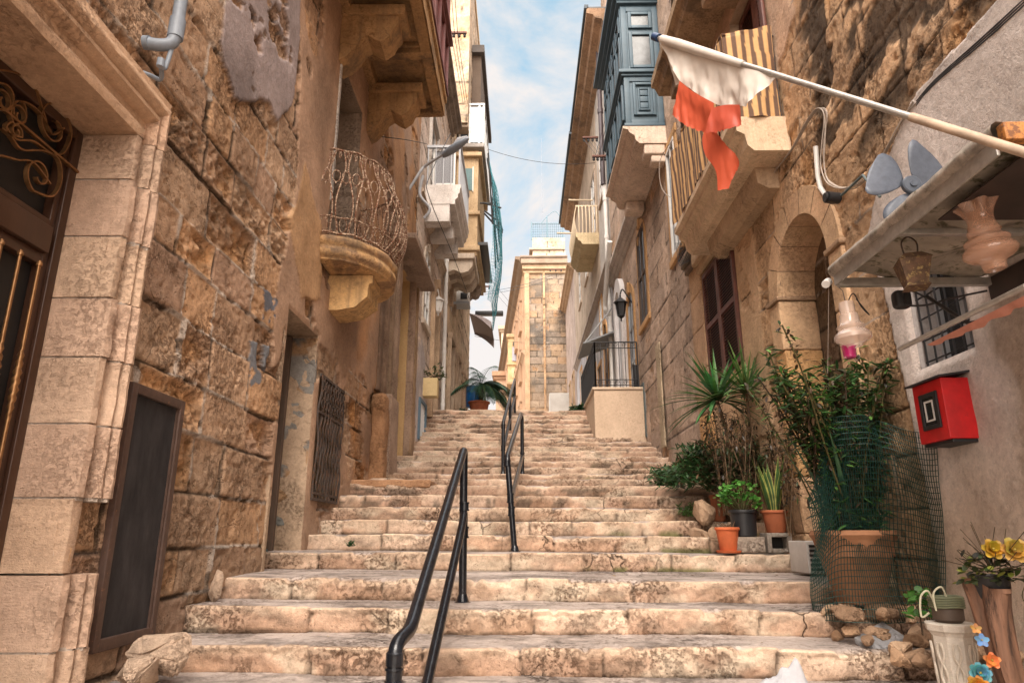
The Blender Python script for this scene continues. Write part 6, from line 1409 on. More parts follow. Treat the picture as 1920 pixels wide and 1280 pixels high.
# --- blocks carrying the pots
zb = NZ[3]+.005
b1 = P(1417,1048,6.05); mb = MB(); mb.rbox(1.86, 2.18, 6.42, 6.62, zb, zb+.135, r=.012, res=.03, amp=.008, c=(.40,.33,.27)); solo('stone_block', mb, M['wall'], 'flat stone block under the black pot on the steps at the right', 'stone block')
bt = thing('concrete_block', 'hollow concrete block with a dark square hole, under the snake plant pot', 'concrete block', (2.31, 6.5, zb))
mb = MB()
for a_ in [(2.20,2.24,6.42,6.62,zb,zb+.17),(2.38,2.42,6.42,6.62,zb,zb+.17),(2.24,2.38,6.42,6.62,zb,zb+.035),(2.24,2.38,6.42,6.62,zb+.135,zb+.17)]: mb.rbox(*a_, r=.006, res=.03, amp=.004, c=(.33,.29,.25))
obj('block', mb, M['wall'], bt); mb = MB(); mb.box(2.24, 2.38, 6.55, 6.56, zb+.035, zb+.135); obj('hole', mb, M['dark'], bt, smooth=False)
vb = thing('vent_box', 'white slatted plastic box standing behind the big terracotta pot', 'box', (2.47, 6.0, zb)); mb = MB(); mb.rbox(2.30, XR-.01, 5.82, 6.2, -.30+.01, -.30+.26, r=.008, res=.2, amp=0); obj('box', mb, M['white_paint'], vb)
mb = MB()
for k in range(6): mb.box(2.32, XR-.03, 5.800, 5.819, -.27+k*.036, -.27+k*.036+.02)
obj('slat', mb, M['black_plastic'], vb, smooth=False)
# --- pots
o = Vector((1.86, 6.47, zb)); pot('clay_pot', 'small bright orange pot with saucer, standing alone on the step edge at the right', o, .105, .22, c=(1.1,.75,.55)); 
solo('saucer', MB().lathe([(.0,.0),(.10,.0),(.115,.02),(.105,.022),(.1,.012),(0,.012)], (1.86,6.47,zb-.003), 24, c=(1.1,.75,.55)), M['terracotta'], 'orange saucer under the small orange pot', 'saucer')
random.seed(5); mb = MB()
for k in range(14): mb.tube([o+Vector((random.uniform(-.06,.06), random.uniform(-.06,.06), .19)), o+Vector((random.uniform(-.09,.09), random.uniform(-.06,.06), random.uniform(.2,.27)))], .003, 4, c=(1.4,1.1,.8))
solo('dried_stalks', mb, M['twig'], 'dry broken stalks in the small orange pot', 'dried plant')
o = Vector((2.04, 6.55, zb+.135)); pot('nursery_pot', 'black plastic pot holding the bright green jade plant', o, .125, .24, 'black_plastic', taper=.85)
random.seed(6); mb = MB(); st = MB()
for k in range(16):
    a = random.uniform(0, 6.28); t = o+Vector((.17*math.cos(a), .14*math.sin(a), random.uniform(.28, .48))); st.tube([o+Vector((0,0,.2)), t], .006, 5, c=(.6,.8,.3))
    for q in range(26): leaf(mb, t+rdir(-1,1)*random.uniform(0,.075), rdir(-.2,1), .042, .016, random.choice([(.10,.30,.05),(.07,.24,.04),(.14,.36,.07)]))
plant('jade_plant', 'bushy bright green jade plant in the black pot', 'plant', o+Vector((0,0,.22)), mb, st)
o = Vector((2.32, 6.52, zb+.17)); pot('clay_pot', 'terracotta pot on the hollow block, holding the snake plant', o, .115, .20, c=(.75,.65,.6))
random.seed(7); mb = MB()
for k in range(15):
    a = random.uniform(0, 6.28); d = Vector((.22*math.cos(a), .16*math.sin(a), 1)); blade(mb, o+Vector((.05*math.cos(a), .05*math.sin(a), .17)), d, random.uniform(.34, .60), .034, -.1+random.uniform(0,.3), (.06,.13,.04), 8, .3, edge=(.42,.42,.12), tw=a)
plant('snake_plant', 'upright snake plant with yellow edged leaves', 'plant', o+Vector((0,0,.17)), mb)
o = Vector((2.14, 7.7, NZ[5]+.0)); pot('clay_pot', 'narrow brown clay pot half hidden in the dried plants on the right of the steps', o, .09, .28, c=(.55,.5,.45))
# --- big terracotta pot, its plant and the net around it
BO = Vector((2.25, 4.87, NZ[1]+.02)); bp_ = thing('large_clay_pot', 'very large ribbed terracotta pot behind green netting on the right', 'plant pot', tuple(BO))
mb = MB(); mb.lathe([(.145,0),(.155,.02),(.255,.40),(.262,.41),(.278,.435),(.265,.465),(.25,.46),(.245,.42),(.24,.30)], tuple(BO), 48, c=(.62,.85,.95), wob=lambda i, a: 1+.016*math.sin(a*40)*(i in (0,1,2))); obj('pot_body', mb, M['terracotta'], bp_); obj('soil', MB().lathe([(.248,.405),(.1,.42),(0,.425)], tuple(BO), 24, c=(.05,.035,.025)), M['plaster'], bp_)
random.seed(11); mb = MB(); st = MB(); dk = MB()
for k in range(46):
    a = random.uniform(0, 6.28); b0 = BO+Vector((.15*math.cos(a), .15*math.sin(a), .42)); lean = Vector((random.uniform(-.40,.26), random.uniform(-.25,.35), 0)); h = random.uniform(.7, 1.38)
    t = b0+lean*h+Vector((0,0,h)); path = bez([b0, b0.lerp(t, .4)+Vector((random.uniform(-.05,.05), 0, .05)), b0.lerp(t, .75)+rdir()*.04, t], 5); st.tube(path, .006, 5, c=(.9,1.1,.5) if k % 3 else (.5,.4,.3))
    for q in path[1:]:
        f = (q.z-b0.z)/1.4
        for s_ in range(6):
            if random.random() < .15+.6*f and k % 2: leaf(dk, q+rdir(-1,1)*.03, rdir(-1,.3), random.uniform(.04,.09), .010, random.choice([(.06,.035,.02),(.10,.06,.03),(.035,.03,.015)]))
            else: leaf(mb, q+rdir(-1,1)*.03, rdir(-.4,.7), random.uniform(.06,.13), .011, random.choice([(.03,.085,.025),(.045,.12,.03),(.025,.06,.02),(.09,.20,.04),(.05,.05,.02)]))
t = plant('tall_potted_plant', 'tall leafy plant with withered brown tops growing from the very large pot', 'plant', BO+Vector((0,0,.42)), mb, st); obj('dried_foliage', dk, M['leaf'], t, angle=179)
random.seed(12); mb = MB()
for k in range(9): a = random.uniform(0, 6.28); blade(mb, BO+Vector((.1*math.cos(a), .1*math.sin(a), .43)), Vector((.3*math.cos(a)-.1, .3*math.sin(a), 1)), random.uniform(.5,.95), .016, .4, (.03,.08,.035), 8, .3)
obj('long_leaf', mb, M['leaf'], t, angle=179)
nt_ = thing('garden_net', 'dark green garden netting wrapped around the large pot and pinned to the wall', 'netting', (2.3, 4.7, -.5))
def netpt(u, v):     # u around, v up
    a = math.radians(195+150*u); top = .66+.52*sst(.0, .25, u)-.16*sst(.5, 1., u)
    r = .315+.035*math.sin(u*9+v*3)-.03*v+.10*(1-v)**3*.6+.03*math.sin(v*7+u*4)
    x = BO.x+r*math.cos(a); y = BO.y+r*math.sin(a); z = BO.z-.08+v*(top+.1)
    if u > .62: k = (u-.62)/.38; x = x*(1-k)+(XR-.02-.06*(1-v))*k; y = y*(1-k)+(4.30-.10*v)*k
    w = .03*(fbm(u*5, v*4, 0, 1.3, 5, 3)-.5)*2; return (min(x+w, XR-.01), y+w, z)
mb = MB(); nu, nv = 60, 34
for i in range(nu+1): mb.tube([netpt(i/nu, v) for v in np.linspace(0, 1, 40)], .0026, 3, caps=False)
for j in range(nv+1): mb.tube([netpt(u, j/nv) for u in np.linspace(0, 1, 60)], .0026, 3, caps=False)
obj('mesh', mb, plain('green_net', (.008,.045,.035), rough=.6, bump=0), nt_, smooth=False)
# --- spiky plants above
yq = Vector(P(1345, 752, 7.5)); st = MB(); st.tube(bez([(yq.x+.15, yq.y+.1, NZ[6]), (yq.x+.12, yq.y, yq.z-.6), tuple(yq)], 8), .018, 8, c=(1.2,1,.8))
plant('spiky_plant', 'spiky green rosette on a bare trunk, the lower left one of two', 'plant', yq, rosette(yq, 70, .68, .022, (.045,.12,.035), -.25, .75, 21), st, 'spiky rosettes below the shutter')
yq2 = Vector(P(1400, 738, 7.3)); st = MB(); st.tube(bez([(yq2.x+.02, yq2.y+.1, NZ[6]), (yq2.x, yq2.y, yq2.z-.6), tuple(yq2)], 8), .016, 8, c=(1.2,1,.8))
plant('spiky_plant', 'spiky green rosette beside the shutter sill, the upper right one of two', 'plant', yq2, rosette(yq2, 60, .62, .017, (.06,.13,.04), .0, .55, 22, edge=(.16,.24,.07)), st, 'spiky rosettes below the shutter')
# --- dry stems and bushes along the wall
def dry(label, x0, x1, y0, y1, zb_, h, n, seed):
    random.seed(seed); st = MB(); lf = MB()
    for k in range(n):
        b0 = Vector((random.uniform(x0, x1), random.uniform(y0, y1), zb_)); hh = h*random.uniform(.55, 1.); t = b0+Vector((random.uniform(-.15,.15), random.uniform(-.15,.15), hh)); path = bez([b0, b0.lerp(t,.5)+rdir()*.05, t], 6); st.tube(path, .005, 5, c=(1.6,1.5,1.3))
        for q in path[4:]:
            for s_ in range(3): st.tube([q, q+rdir(-.2,1)*random.uniform(.03,.1)], .002, 3, c=(.6,.5,.4))
            for s_ in range(5): leaf(lf, q+rdir(-1,1)*.04, rdir(-1,.2), random.uniform(.03,.07), .009, random.choice([(.05,.03,.018),(.03,.02,.012),(.07,.045,.022),(.03,.05,.015)]))
    plant('dried_plant', label, 'dried plant', (x0, y0, zb_), lf, st, lname='foliage')
dry('tall withered brown stems between the steps and the shutter', 1.95, 2.45, 6.7, 7.7, NZ[5]+.05, 1.15, 30, 31)
dry('thin withered stems in front of the arch pier', 2.35, 2.5, 6.2, 6.7, NZ[4], 1.35, 8, 32)
for (label, px, py, d, R_, n, L_, w, c, sd, dead) in [
    ('low dark green bush at the wall end of the upper steps, farthest of the greenery', 1262, 880, 8.9, .30, 700, .08, .018, (.035,.085,.03), 41, .05),
    ('dense grassy green bush beside the dried stems', 1315, 870, 7.8, .50, 2800, .12, .011, (.04,.10,.03), 42, .15),
    ('dark green bush behind the jade plant', 1390, 880, 7.2, .42, 2200, .09, .012, (.04,.09,.03), 43, .25),
    ('small light green succulent hanging over the step ends', 1290, 935, 7.6, .13, 260, .07, .010, (.10,.20,.05), 44, .05)]:
    q = P(px, py+30, d); lv, st = bush(q, R_, n, L_, w, c, sd, .9, 10, dead); plant('bush', label, 'plant', q, lv, st)
# --- rocks
import bmesh
def rock(mb, o, s, seed, c):
    rs = np.random.RandomState(seed); bm = bmesh.new(); th = rs.uniform(0, 6); tl = rs.uniform(-.35, .35)
    for k in range(15):
        v = rs.normal(size=3); v /= np.linalg.norm(v); v = np.sign(v)*np.abs(v)**.75*np.array(s)*rs.uniform(.85, 1.12)
        v = np.array((v[0]*math.cos(tl)-v[2]*math.sin(tl), v[1], v[0]*math.sin(tl)+v[2]*math.cos(tl)))
        bm.verts.new((v[0]*math.cos(th)-v[1]*math.sin(th), v[0]*math.sin(th)+v[1]*math.cos(th), v[2]))
    r = bmesh.ops.convex_hull(bm, input=bm.verts); bmesh.ops.delete(bm, geom=[g for g in r['geom_interior'] if isinstance(g, bmesh.types.BMVert)], context='VERTS')
    bmesh.ops.bevel(bm, geom=list(bm.edges), offset=min(s)*.14, segments=2, affect='EDGES', clamp_overlap=True)
    bmesh.ops.triangulate(bm, faces=bm.faces[:]); bmesh.ops.subdivide_edges(bm, edges=bm.edges[:], cuts=1, use_grid_fill=True); bm.normal_update()
    V = np.array([v.co[:] for v in bm.verts]); Nn = np.array([v.normal[:] for v in bm.verts]); bm.verts.index_update()
    V = V+Nn*((fbm(V[:,0]+seed, V[:,1], V[:,2], 26, seed, 4)-.5)*min(s)*.35)[:, None]
    mb.add(V+np.array(o), [tuple(v.index for v in f.verts) for f in bm.faces], c); bm.free(); return mb
rs = np.random.RandomState(77); k = 0
spots = []
for (y0, y1, x0, x1, nn, z) in [(4.55,4.72,1.90,2.5,7,NZ[1]-.02),(4.2,4.55,1.85,2.45,12,NZ[0]+.03),(4.3,4.6,1.9,2.3,6,NZ[0]+.14),(3.85,4.15,1.95,2.5,8,NZ[0]-.03),(3.7,3.95,2.1,2.5,4,NZ[-1]+.1)]:
    for q in range(nn): spots.append((rs.uniform(x0, x1), rs.uniform(y0, y1), z+rs.uniform(-.01,.03)))
looks = ['small rounded tan rubble stone', 'flat brown rubble stone', 'pale angular rubble stone', 'large ochre rubble stone']
for i, s in enumerate(spots):
    sz = rs.uniform(.035, .075); mb = rock(MB(), s, (sz*1.5, sz, sz*.8), 100+i, np.array([(.45,.29,.18),(.38,.25,.16),(.52,.36,.24),(.34,.22,.14)][i % 4])*rs.uniform(.8,1.15))
    solo('rubble_stone', mb, M['wall'], 'rubble stone in the loose pile heaped below the very large terracotta pot', 'stone', 'rubble stones heaped below the large terracotta pot', angle=60)
mb = MB(); q = P(1650, 1200, 3.95); mb.rbox(-.13, .13, -.07, .07, -.015, .02, r=.006, res=.03, amp=.006, c=(.30,.30,.31), ns=12); V = np.concatenate(mb.v); ca, sa = math.cos(.45), math.sin(.45); V = np.stack([V[:,0]*ca-V[:,1]*sa, V[:,0]*sa+V[:,1]*ca, V[:,2]+V[:,0]*.28-V[:,1]*-.5], -1)+np.array((q.x, q.y, q.z)); mb.v = [V]; solo('paving_fragment', mb, M['wall'], 'broken flat grey slab leaning on the rubble below the big pot', 'slab')
for i, (px, py, d, s, lb) in enumerate([(300,1225,3.55,(.17,.13,.13),'large tan boulder wedged at the left end of the second step from the bottom'),(262,1262,3.35,(.13,.10,.08),'flat tan rock below the large boulder at the left end of the steps'),(405,1095,4.75,(.05,.10,.12),'upright stone stub at the left end of the steps'),(1345,1000,6.6,(.10,.10,.09),'brown rock beside the small orange pot'),(1320,960,7.2,(.14,.12,.14),'large brown rock under the green bushes'),(1392,985,6.75,(.07,.08,.12),'standing rock behind the black pot'),(1310,1000,6.9,(.13,.10,.06),'pale flat rock at the step end left of the orange pot')]):
    q = P(px, py, d); solo('rock', rock(MB(), q, s, 300+i, (.44,.30,.20) if i > 2 else (.47,.35,.26)), M['wall'], lb, 'rock', angle=60)
# --- white pedestal with small pot
PO = Vector((P(1780, 1166, 3.42).x, P(1780, 1166, 3.42).y, NZ[-2])); zt = P(1780, 1166, 3.42).z
pd = thing('pedestal', 'white octagonal plaster pedestal with moulded scrolls, bottom right', 'pedestal', tuple(PO)); mb = MB(); hz = zt-PO.z
mb.lathe([(.10,0),(.10,.03),(.082,.05),(.078,.06),(.092,hz-.06),(.10,hz-.045),(.112,hz-.035),(.116,hz-.006),(.11,hz),(0,hz)], tuple(PO), 8, c=(.62,.57,.50)); obj('column', mb, M['plaster'], pd, angle=20)
mb = MB()
for k in range(8):
    a = (k+.5)*math.pi/4; rr = .078; 
    for s_ in (1, -1): mb.tube([(PO.x+(rr+.004+.013*t)*math.cos(a)+s_*.016*math.sin(t*9)*-math.sin(a), PO.y+(rr+.004+.013*t)*math.sin(a)+s_*.016*math.sin(t*9)*math.cos(a), PO.z+.08+t*(hz-.17)) for t in np.linspace(0, 1, 22)], .006, 6, c=(.60,.54,.46))
obj('scrollwork', mb, M['plaster'], pd)
o = Vector((PO.x+.0, PO.y, zt)); t = thing('small_pot', 'small dark pot wound with rope, standing on the white pedestal', 'plant pot', tuple(o)); mb = MB(); mb.lathe([(.055,0),(.07,.015),(.072,.10),(.062,.11),(.058,.10),(0,.10)], tuple(o), 20, c=(.08,.055,.04)); obj('pot_body', mb, M['attr'], t)
mb = MB()
for k in range(5): mb.tube([(o.x+.076*math.cos(a), o.y+.076*math.sin(a), o.z+.075+k*.011+.002*math.sin(a*3)) for a in np.linspace(0, 6.4, 30)], .006, 6, c=(.13,.14,.08))
mb.tube(bez([(o.x-.07,o.y-.02,o.z+.09),(o.x-.10,o.y-.03,o.z+.15),(o.x-.14,o.y-.03,o.z+.12),(o.x-.15,o.y-.03,o.z+.03),(o.x-.12,o.y-.05,o.z+.05)],6), .005, 6, c=(.45,.42,.30)); mb.tube(bez([(o.x-.02,o.y-.05,o.z+.1),(o.x-.05,o.y-.07,o.z+.17),(o.x-.09,o.y-.06,o.z+.14),(o.x-.09,o.y-.06,o.z+.06)],6), .005, 6, c=(.45,.42,.30)); obj('rope', mb, M['attr'], t)
random.seed(51); mb = MB(); q = P(1722, 1135, 3.75)
for k in range(40): leaf(mb, q+rdir(-1,1)*.07, rdir(-.2,1), .06, .022, (.06,.17,.03))
st = MB(); st.tube([q+Vector((0,0,-.15)), q], .005, 5, c=(1,1,1)); plant('leafy_sprig', 'small bright green leafy sprig between the rubble and the white pedestal', 'plant', q, mb, st)
# --- driftwood stand with black bucket and faded flowers
dt = P(1858, 1105, 3.1); ft = P(1905, 1300, 2.95); DW = thing('driftwood_stand', 'hollow brown driftwood trunk standing against the right wall, bottom right corner', 'driftwood', (ft.x, ft.y, NZ[-3]))
pth = bez([dt+Vector((.0,0,.02)), dt.lerp(ft,.35)+Vector((-.015,0,0)), ft, Vector((ft.x+.08, ft.y, NZ[-3]))], 10); mb = MB(); G = []
for i, p in enumerate(pth):
    t_ = i/(len(pth)-1); r = .055*(1-t_)**1.3+.035+.02*max(0, t_-.75); G.append([(p.x+r*(1+.25*math.sin(3*a+i*.1)+.12*math.sin(7*a))*math.cos(a), p.y+r*(1+.2*math.sin(3*a+i*.1))*math.sin(a), p.z+(.03*math.cos(a*2) if i == 0 else 0)) for a in np.linspace(0, 2*math.pi, 29)[:-1]])
mb.grid(G, (1,1,1), closed_v=True); tq = obj('trunk', mb, plain('driftwood', (.17,.085,.05), rough=.8, var=.6, scale=16, bump=.6, vstretch=.12, rust=(.05,.025,.015), rust_t=.58), DW, angle=60)
mb = MB(); bo = Vector((dt.x, dt.y, dt.z-.03)); mb.lathe([(.05,-.04),(.065,0),(.085,.09),(.088,.095),(.08,.095),(.07,.07),(0,.065)], tuple(bo), 28); solo('black_bucket', mb, M['black_plastic'], 'black plastic bucket of artificial flowers wedged in the driftwood', 'bucket')
def flower(label, o, s, c, cc=(.35,.25,.03), n=6, layers=2, face=(-.3,-.9,.35), grp=None, name='artificial_flower'):
    mb = MB(); f = Vector(face).normalized(); a1 = f.orthogonal().normalized(); a2 = f.cross(a1)
    for l in range(layers):
        for k in range(n):
            a = 2*math.pi*(k+.5*l)/n; d = (a1*math.cos(a)+a2*math.sin(a)); sd = f.cross(d)*s*.42; up = f*s*(.25+.35*l); L2 = s*(1-.3*l)
            mb.grid([[tuple(Vector(o)-sd*.2), tuple(Vector(o)), tuple(Vector(o)+sd*.2)], [tuple(Vector(o)+d*L2*.6-sd+up*.7), tuple(Vector(o)+d*L2*.6+up*.35), tuple(Vector(o)+d*L2*.6+sd+up*.7)], [tuple(Vector(o)+d*L2-sd*.5+up), tuple(Vector(o)+d*L2*1.05+up*.8), tuple(Vector(o)+d*L2+sd*.5+up)]], [q*random.uniform(.75,1.15) for q in c])
    t = thing(name, label, 'artificial flower', tuple(o), grp); obj('petals', mb, M['leaf'], t, angle=179)
    mb = MB(); mb.lathe([(0,.0),(s*.14,.0),(s*.12,s*.15),(0,s*.2)], tuple(Vector(o)+f*s*.15), 8, c=cc); obj('flower_centre', mb, M['leaf'], t)
random.seed(61)
flower('yellow artificial rose, the left one of two above the black bucket', P(1862,1030,3.02), .045, (.48,.30,.03), n=6, layers=3)
flower('larger yellow artificial rose at the right edge above the black bucket', P(1902,1032,2.98), .055, (.46,.30,.06), n=6, layers=3)
flower('small sky blue artificial flower pinned on the driftwood', P(1841,1200,3.0), .028, (.10,.25,.45), n=5, layers=1)
flower('orange artificial flower pinned low on the driftwood', P(1860,1238,2.95), .033, (.55,.17,.05), n=5, layers=2)
flower('large turquoise artificial flower at the bottom right corner', P(1838,1262,2.9), .042, (.08,.27,.33), n=8, layers=3)
flower('yellow orange artificial flower at the bottom edge under the turquoise one', P(1834,1288,2.86), .045, (.55,.26,.03), n=7, layers=3)
flower('tiny orange yellow bud at the top of the string of flowers on the driftwood', P(1830,1178,3.05), .022, (.5,.22,.05), n=5, layers=1)
mb = MB(); st = MB(); q = P(1862,1070,3.03)
for k in range(150): leaf(mb, q+Vector((random.uniform(-.13,.13), random.uniform(-.05,.05), random.uniform(-.05,.06))), rdir(-.4,.9), random.uniform(.03,.06), .013, random.choice([(.05,.08,.02),(.03,.04,.015),(.16,.18,.03),(.02,.02,.012)]))
for k in range(26): d = rdir(.0,1); st.tube(bez([q+d*.03, q+d*.10, q+d*random.uniform(.14,.22)+rdir()*.03], 4), .0018, 4, c=(.5,.5,.3))
for k in range(14): st.tube(bez([q+Vector((.08,0,-.03)), q+Vector((.13+random.uniform(0,.06),0,-.05)), q+Vector((.15+random.uniform(-.05,.05),0,-.12)), q+Vector((random.uniform(.08,.2),0,-.2-random.uniform(0,.08)))], 5), .002, 4, c=(.4,.5,.25))
plant('artificial_foliage', 'dark green and brown artificial foliage with wiry twigs in the black bucket', 'artificial plant', q, mb, st)
# --- white plastic bag at the bottom edge
q = P(1465, 1282, 3.35); n, m = 30, 30; G = np.zeros((n+1, m+1, 3))
for i in range(n+1):
    for j in range(m+1):
        u_, v_ = i/n*2-1, j/m*2-1; rr = math.sqrt(u_*u_+v_*v_); G[i, j] = (q.x+u_*.17, q.y+v_*.12, NZ[-1]+.004+max(0, 1-rr)*.09)
F_ = fbm(G[...,0], G[...,1], 0, 9, 3, 5)-.5; G[..., 2] += np.abs(F_)*.16*np.clip(1.2-np.hypot((G[...,0]-q.x)/.17, (G[...,1]-q.y)/.12), 0, 1)+.10*np.exp(-((G[...,0]-q.x-.09)**2+(G[...,1]-q.y)**2)/.0012); G[..., 2] = np.maximum(G[..., 2], NZ[-1]+.006)
solo('plastic_bag', MB().grid(G, (.36,.36,.38)), M['fabric'], 'crumpled white plastic bag lying on the lowest step at the bottom edge', 'bag', angle=20)
# --- weeds on the steps
for i, (px, py, d, s, lb) in enumerate([(657,1024,6.5,.05,'small green weed growing at the foot of a riser left of the handrail')]):
    q = P(px, py, d); random.seed(71); mb = MB()
    for k in range(60): leaf(mb, q+rdir(-.2,1)*s*random.random(), rdir(.1,1), .045, .008, (.04,.10,.03))
    plant('weed', lb, 'weed', q, mb)
# --- top landing: palm in a planter, shrubs, blue drum
po = ony(899, 700, 19.3); pz = TOPZ; t = pot('planter', 'wide terracotta planter holding the palm at the top of the steps', Vector((po.x, 19.3, TOPZ+.42)), .30, .42, c=(.6,.5,.5))
solo('stand', MB().rbox(po.x-.3, po.x+.3, 19.0, 19.6, TOPZ, TOPZ+.415, r=.02, res=.2, c=(.3,.25,.2)), M['plaster'], 'low block under the palm planter', 'block')
random.seed(81); mb = MB(); st = MB(); pc0 = Vector((po.x+.06, 19.3, TOPZ+.8)); crown = pc0+Vector((0,0,.55)); st.tube([pc0, crown], .06, 10, c=(.7,.7,.6))
for k in range(26):
    d = rdir(.05, 1.); L_ = random.uniform(.8, 1.25); path = []; p = crown.copy(); dd = d.copy()
    for i in range(14): path.append(p.copy()); dd = (dd+Vector((0,0,-.13))).normalized(); p = p+dd*L_/13
    st.tube(path, .008, 4, c=(.5,1.2,.4))
    for i in range(2, 14):
        tn = (path[i]-path[i-1]).normalized(); sd = tn.cross(Vector((0,0,1))).normalized()
        for s_ in (1, -1):
            for e in (0, .5): blade(mb, path[i-1].lerp(path[i], e), sd*s_+tn*.7+Vector((0,0,-.15)), .30*math.sin(math.pi*(i/14)**.8)+.06, .013, .5, random.choice([(.03,.085,.05),(.02,.06,.045),(.05,.11,.05)]), 3, .2)
plant('palm', 'potted palm with arching feathery fronds at the top of the steps', 'palm', pc0, mb, st, lname='frond')
q = Vector((ony(872,760,18.9).x, 18.9, TOPZ+.25)); lv, s2 = bush(q, .34, 500, .12, .03, (.03,.075,.03), 91); plant('shrub', 'low dark shrub left of the palm planter at the top landing', 'plant', q, lv, s2)
mb = MB(); q = ony(889,742,20.3); mb.lathe([(0,0),(.24,0),(.25,.3),(.24,.62),(.2,.64),(0,.64)], (q.x, 20.3, q.z-.35), 20); solo('blue_drum', mb, plain('blue_plastic', (.01,.11,.33), rough=.4), 'bright blue plastic drum behind the palm planter', 'drum')
q = Vector((1.36, 16.2, TOPZ-.05)); lv, s2 = bush(q, .24, 380, .09, .02, (.03,.08,.03), 92); plant('shrub', 'dark green shrub beside the foot of the cream terrace at the top of the steps', 'plant', q, lv, s2)
q = P(815, 700, 15.0); lv, s2 = bush(q+Vector((0,0,-.1)), .26, 120, .10, .018, (.06,.09,.03), 93, 1.1, 12); plant('wall_plant', 'straggly plant hanging on the pale left house beside the downpipe', 'plant', q, lv, s2)
mb = MB(); q = P(813, 712, 14.8); mb.rbox(XL, q.x+.08, q.y, q.y+.3, q.z-.35, q.z+.05, r=.01, res=.3, amp=0, c=(.62,.48,.26)); solo('yellow_box', mb, M['plaster'], 'small cream yellow box fixed to the pale left house under the straggly plant', 'box')

# --- dry leaves and grit scattered on the treads
random.seed(99); mb = MB()
for k in range(170):
    i = random.choice([-2,-1,0,1,2,2,2,3,4]); y = random.uniform(NY[i]+.12, NY[i+1]-.02); x = random.choice([random.uniform(-2.0, 2.2), random.uniform(.6, 2.2)])
    leaf(mb, (x, y, NZ[i]+.012), (random.uniform(-1,1), random.uniform(-1,1), .1), random.uniform(.012, .035), random.uniform(.004,.010), random.choice([(.10,.06,.03),(.05,.035,.02),(.22,.15,.08),(.3,.24,.17)]))
tag(obj('leaf_litter', mb, M['leaf'], smooth=False), 'dry leaf bits and grit scattered on the lower steps', 'litter', kind='stuff')
# ================================================================= street lamps and overhead wires
lh = P(852, 283, 12.9); d_ = (P(879, 258, 12.6)-P(826, 292, 13.0)); root = thing('street_lamp', 'grey cobra head street lamp reaching out from the left wall before the white balcony', 'street lamp', (XL, lh.y, lh.z-.3))
a = P(829, 291, 13.0); b = P(879, 259, 12.8); mb = MB(); n = 16; G = []; u = (b-a); L_ = u.length; un = u.normalized(); sd = Vector((0,1,0)); upv = un.cross(sd)*-1
for i in range(n+1):
    t = i/n; w = .10*math.sin(math.pi*min(1, .12+t*.86))**.6+.01; h = .09*math.sin(math.pi*min(1, .15+t*.83))**.6+.01; c = a+u*t
    G.append([tuple(c+sd*w*math.cos(q)+upv*h*math.sin(q)*(1 if math.sin(q) > 0 else .6)) for q in np.linspace(0, 2*math.pi, 17)[:-1]])
mb.grid(G, closed_v=True); hd = obj('lamp_head', mb, M['pvc'], root); mb = MB(); c = a+u*.68; mb.tube([c-upv*.035-un*.16, c-upv*.07, c-upv*.035+un*.18], .05, 10, rs=[.03,.065,.03]); obj('lens', mb, M['grey_paint'], hd)
mb = MB(); e = P(794, 312, 13.2); mb.tube(bez([Vector((XL, e.y, e.z-.5)), e+Vector((-.05,0,-.1)), e+Vector((.05,0,.02)), a+un*.05], 6), .028, 8); mb.tube(bez([e+Vector((.0,0,-.2)), e+Vector((-.05,0,-.6)), e+Vector((.15,0,-.9)), e+Vector((.05,0,-1.1))], 6), .03, 8); obj('arm', mb, M['grey_paint'], root)
l2 = ony(905, 588, 30.); root = thing('street_lamp', 'dark flat street lamp head hanging over the far end of the street', 'street lamp', tuple(l2)); mb = MB(); mb.rbox(l2.x-.35, l2.x+.95, 29.9, 30.2, l2.z-.08, l2.z+.12, r=.04, res=.2, amp=0); obj('lamp_head', mb, M['black_plastic'], root); mb = MB(); mb.tube([(XL, 30, l2.z-.1), (l2.x-.3, 30, l2.z)], .04, 6); obj('arm', mb, M['black_plastic'], root)
def rack(px, py, y, w, n, label, side=0):
    c = ony(px, py, y); t = thing('insulator_rack', label, 'insulator rack', tuple(c)); mb = MB(); mb.rbox(c.x-w/2, c.x+w/2, y-.03, y+.03, c.z-.03, c.z+.03, r=.005, res=1, amp=0); obj('bar', mb, plain('rusty_bar', (.13,.06,.045), rough=.8), t)
    for k in range(n):
        x = c.x-w*.4+w*.8*k/(n-1); mb = MB(); mb.lathe([(0,-.13),(.03,-.12),(.045,-.09),(.03,-.06),(.045,-.04),(.02,-.02),(.015,.0)], (x, y, c.z-.02), 8); obj('insulator', mb, M['black_plastic'], t)
    return c
r1_ = rack(856, 62, 15.5, .55, 4, 'rusty bar with insulators high on the left, above the white balcony'); rb1 = r1_
r2_ = rack(1107, 258, 19., .5, 4, 'upper rusty bar with insulators on the right side before the grey house'); r3_ = rack(1124, 293, 17.5, .42, 4, 'lower rusty bar with insulators beside the blue timber balcony'); 
r4_ = rack(910, 537, 30., .45, 2, 'small insulator bracket hanging in front of the sky at the far left'); r5_ = rack(1042, 505, 37.6, .8, 3, 'insulator bracket on the front of the corner tower')
def wire(label, a, b, sag=.3, r=.008, n=16, mat='cable'):
    a = Vector(a); b = Vector(b); mb = MB(); mb.tube([a.lerp(b, i/n)+Vector((0,0,-sag*4*(i/n)*(1-i/n))) for i in range(n+1)], r, 4); return mb
def wires(label, pairs, r=.009):
    for k, (a, b, s) in enumerate(pairs): solo('overhead_wire', wire('', a, b, s, r), M['cable'], label[k], 'wire')
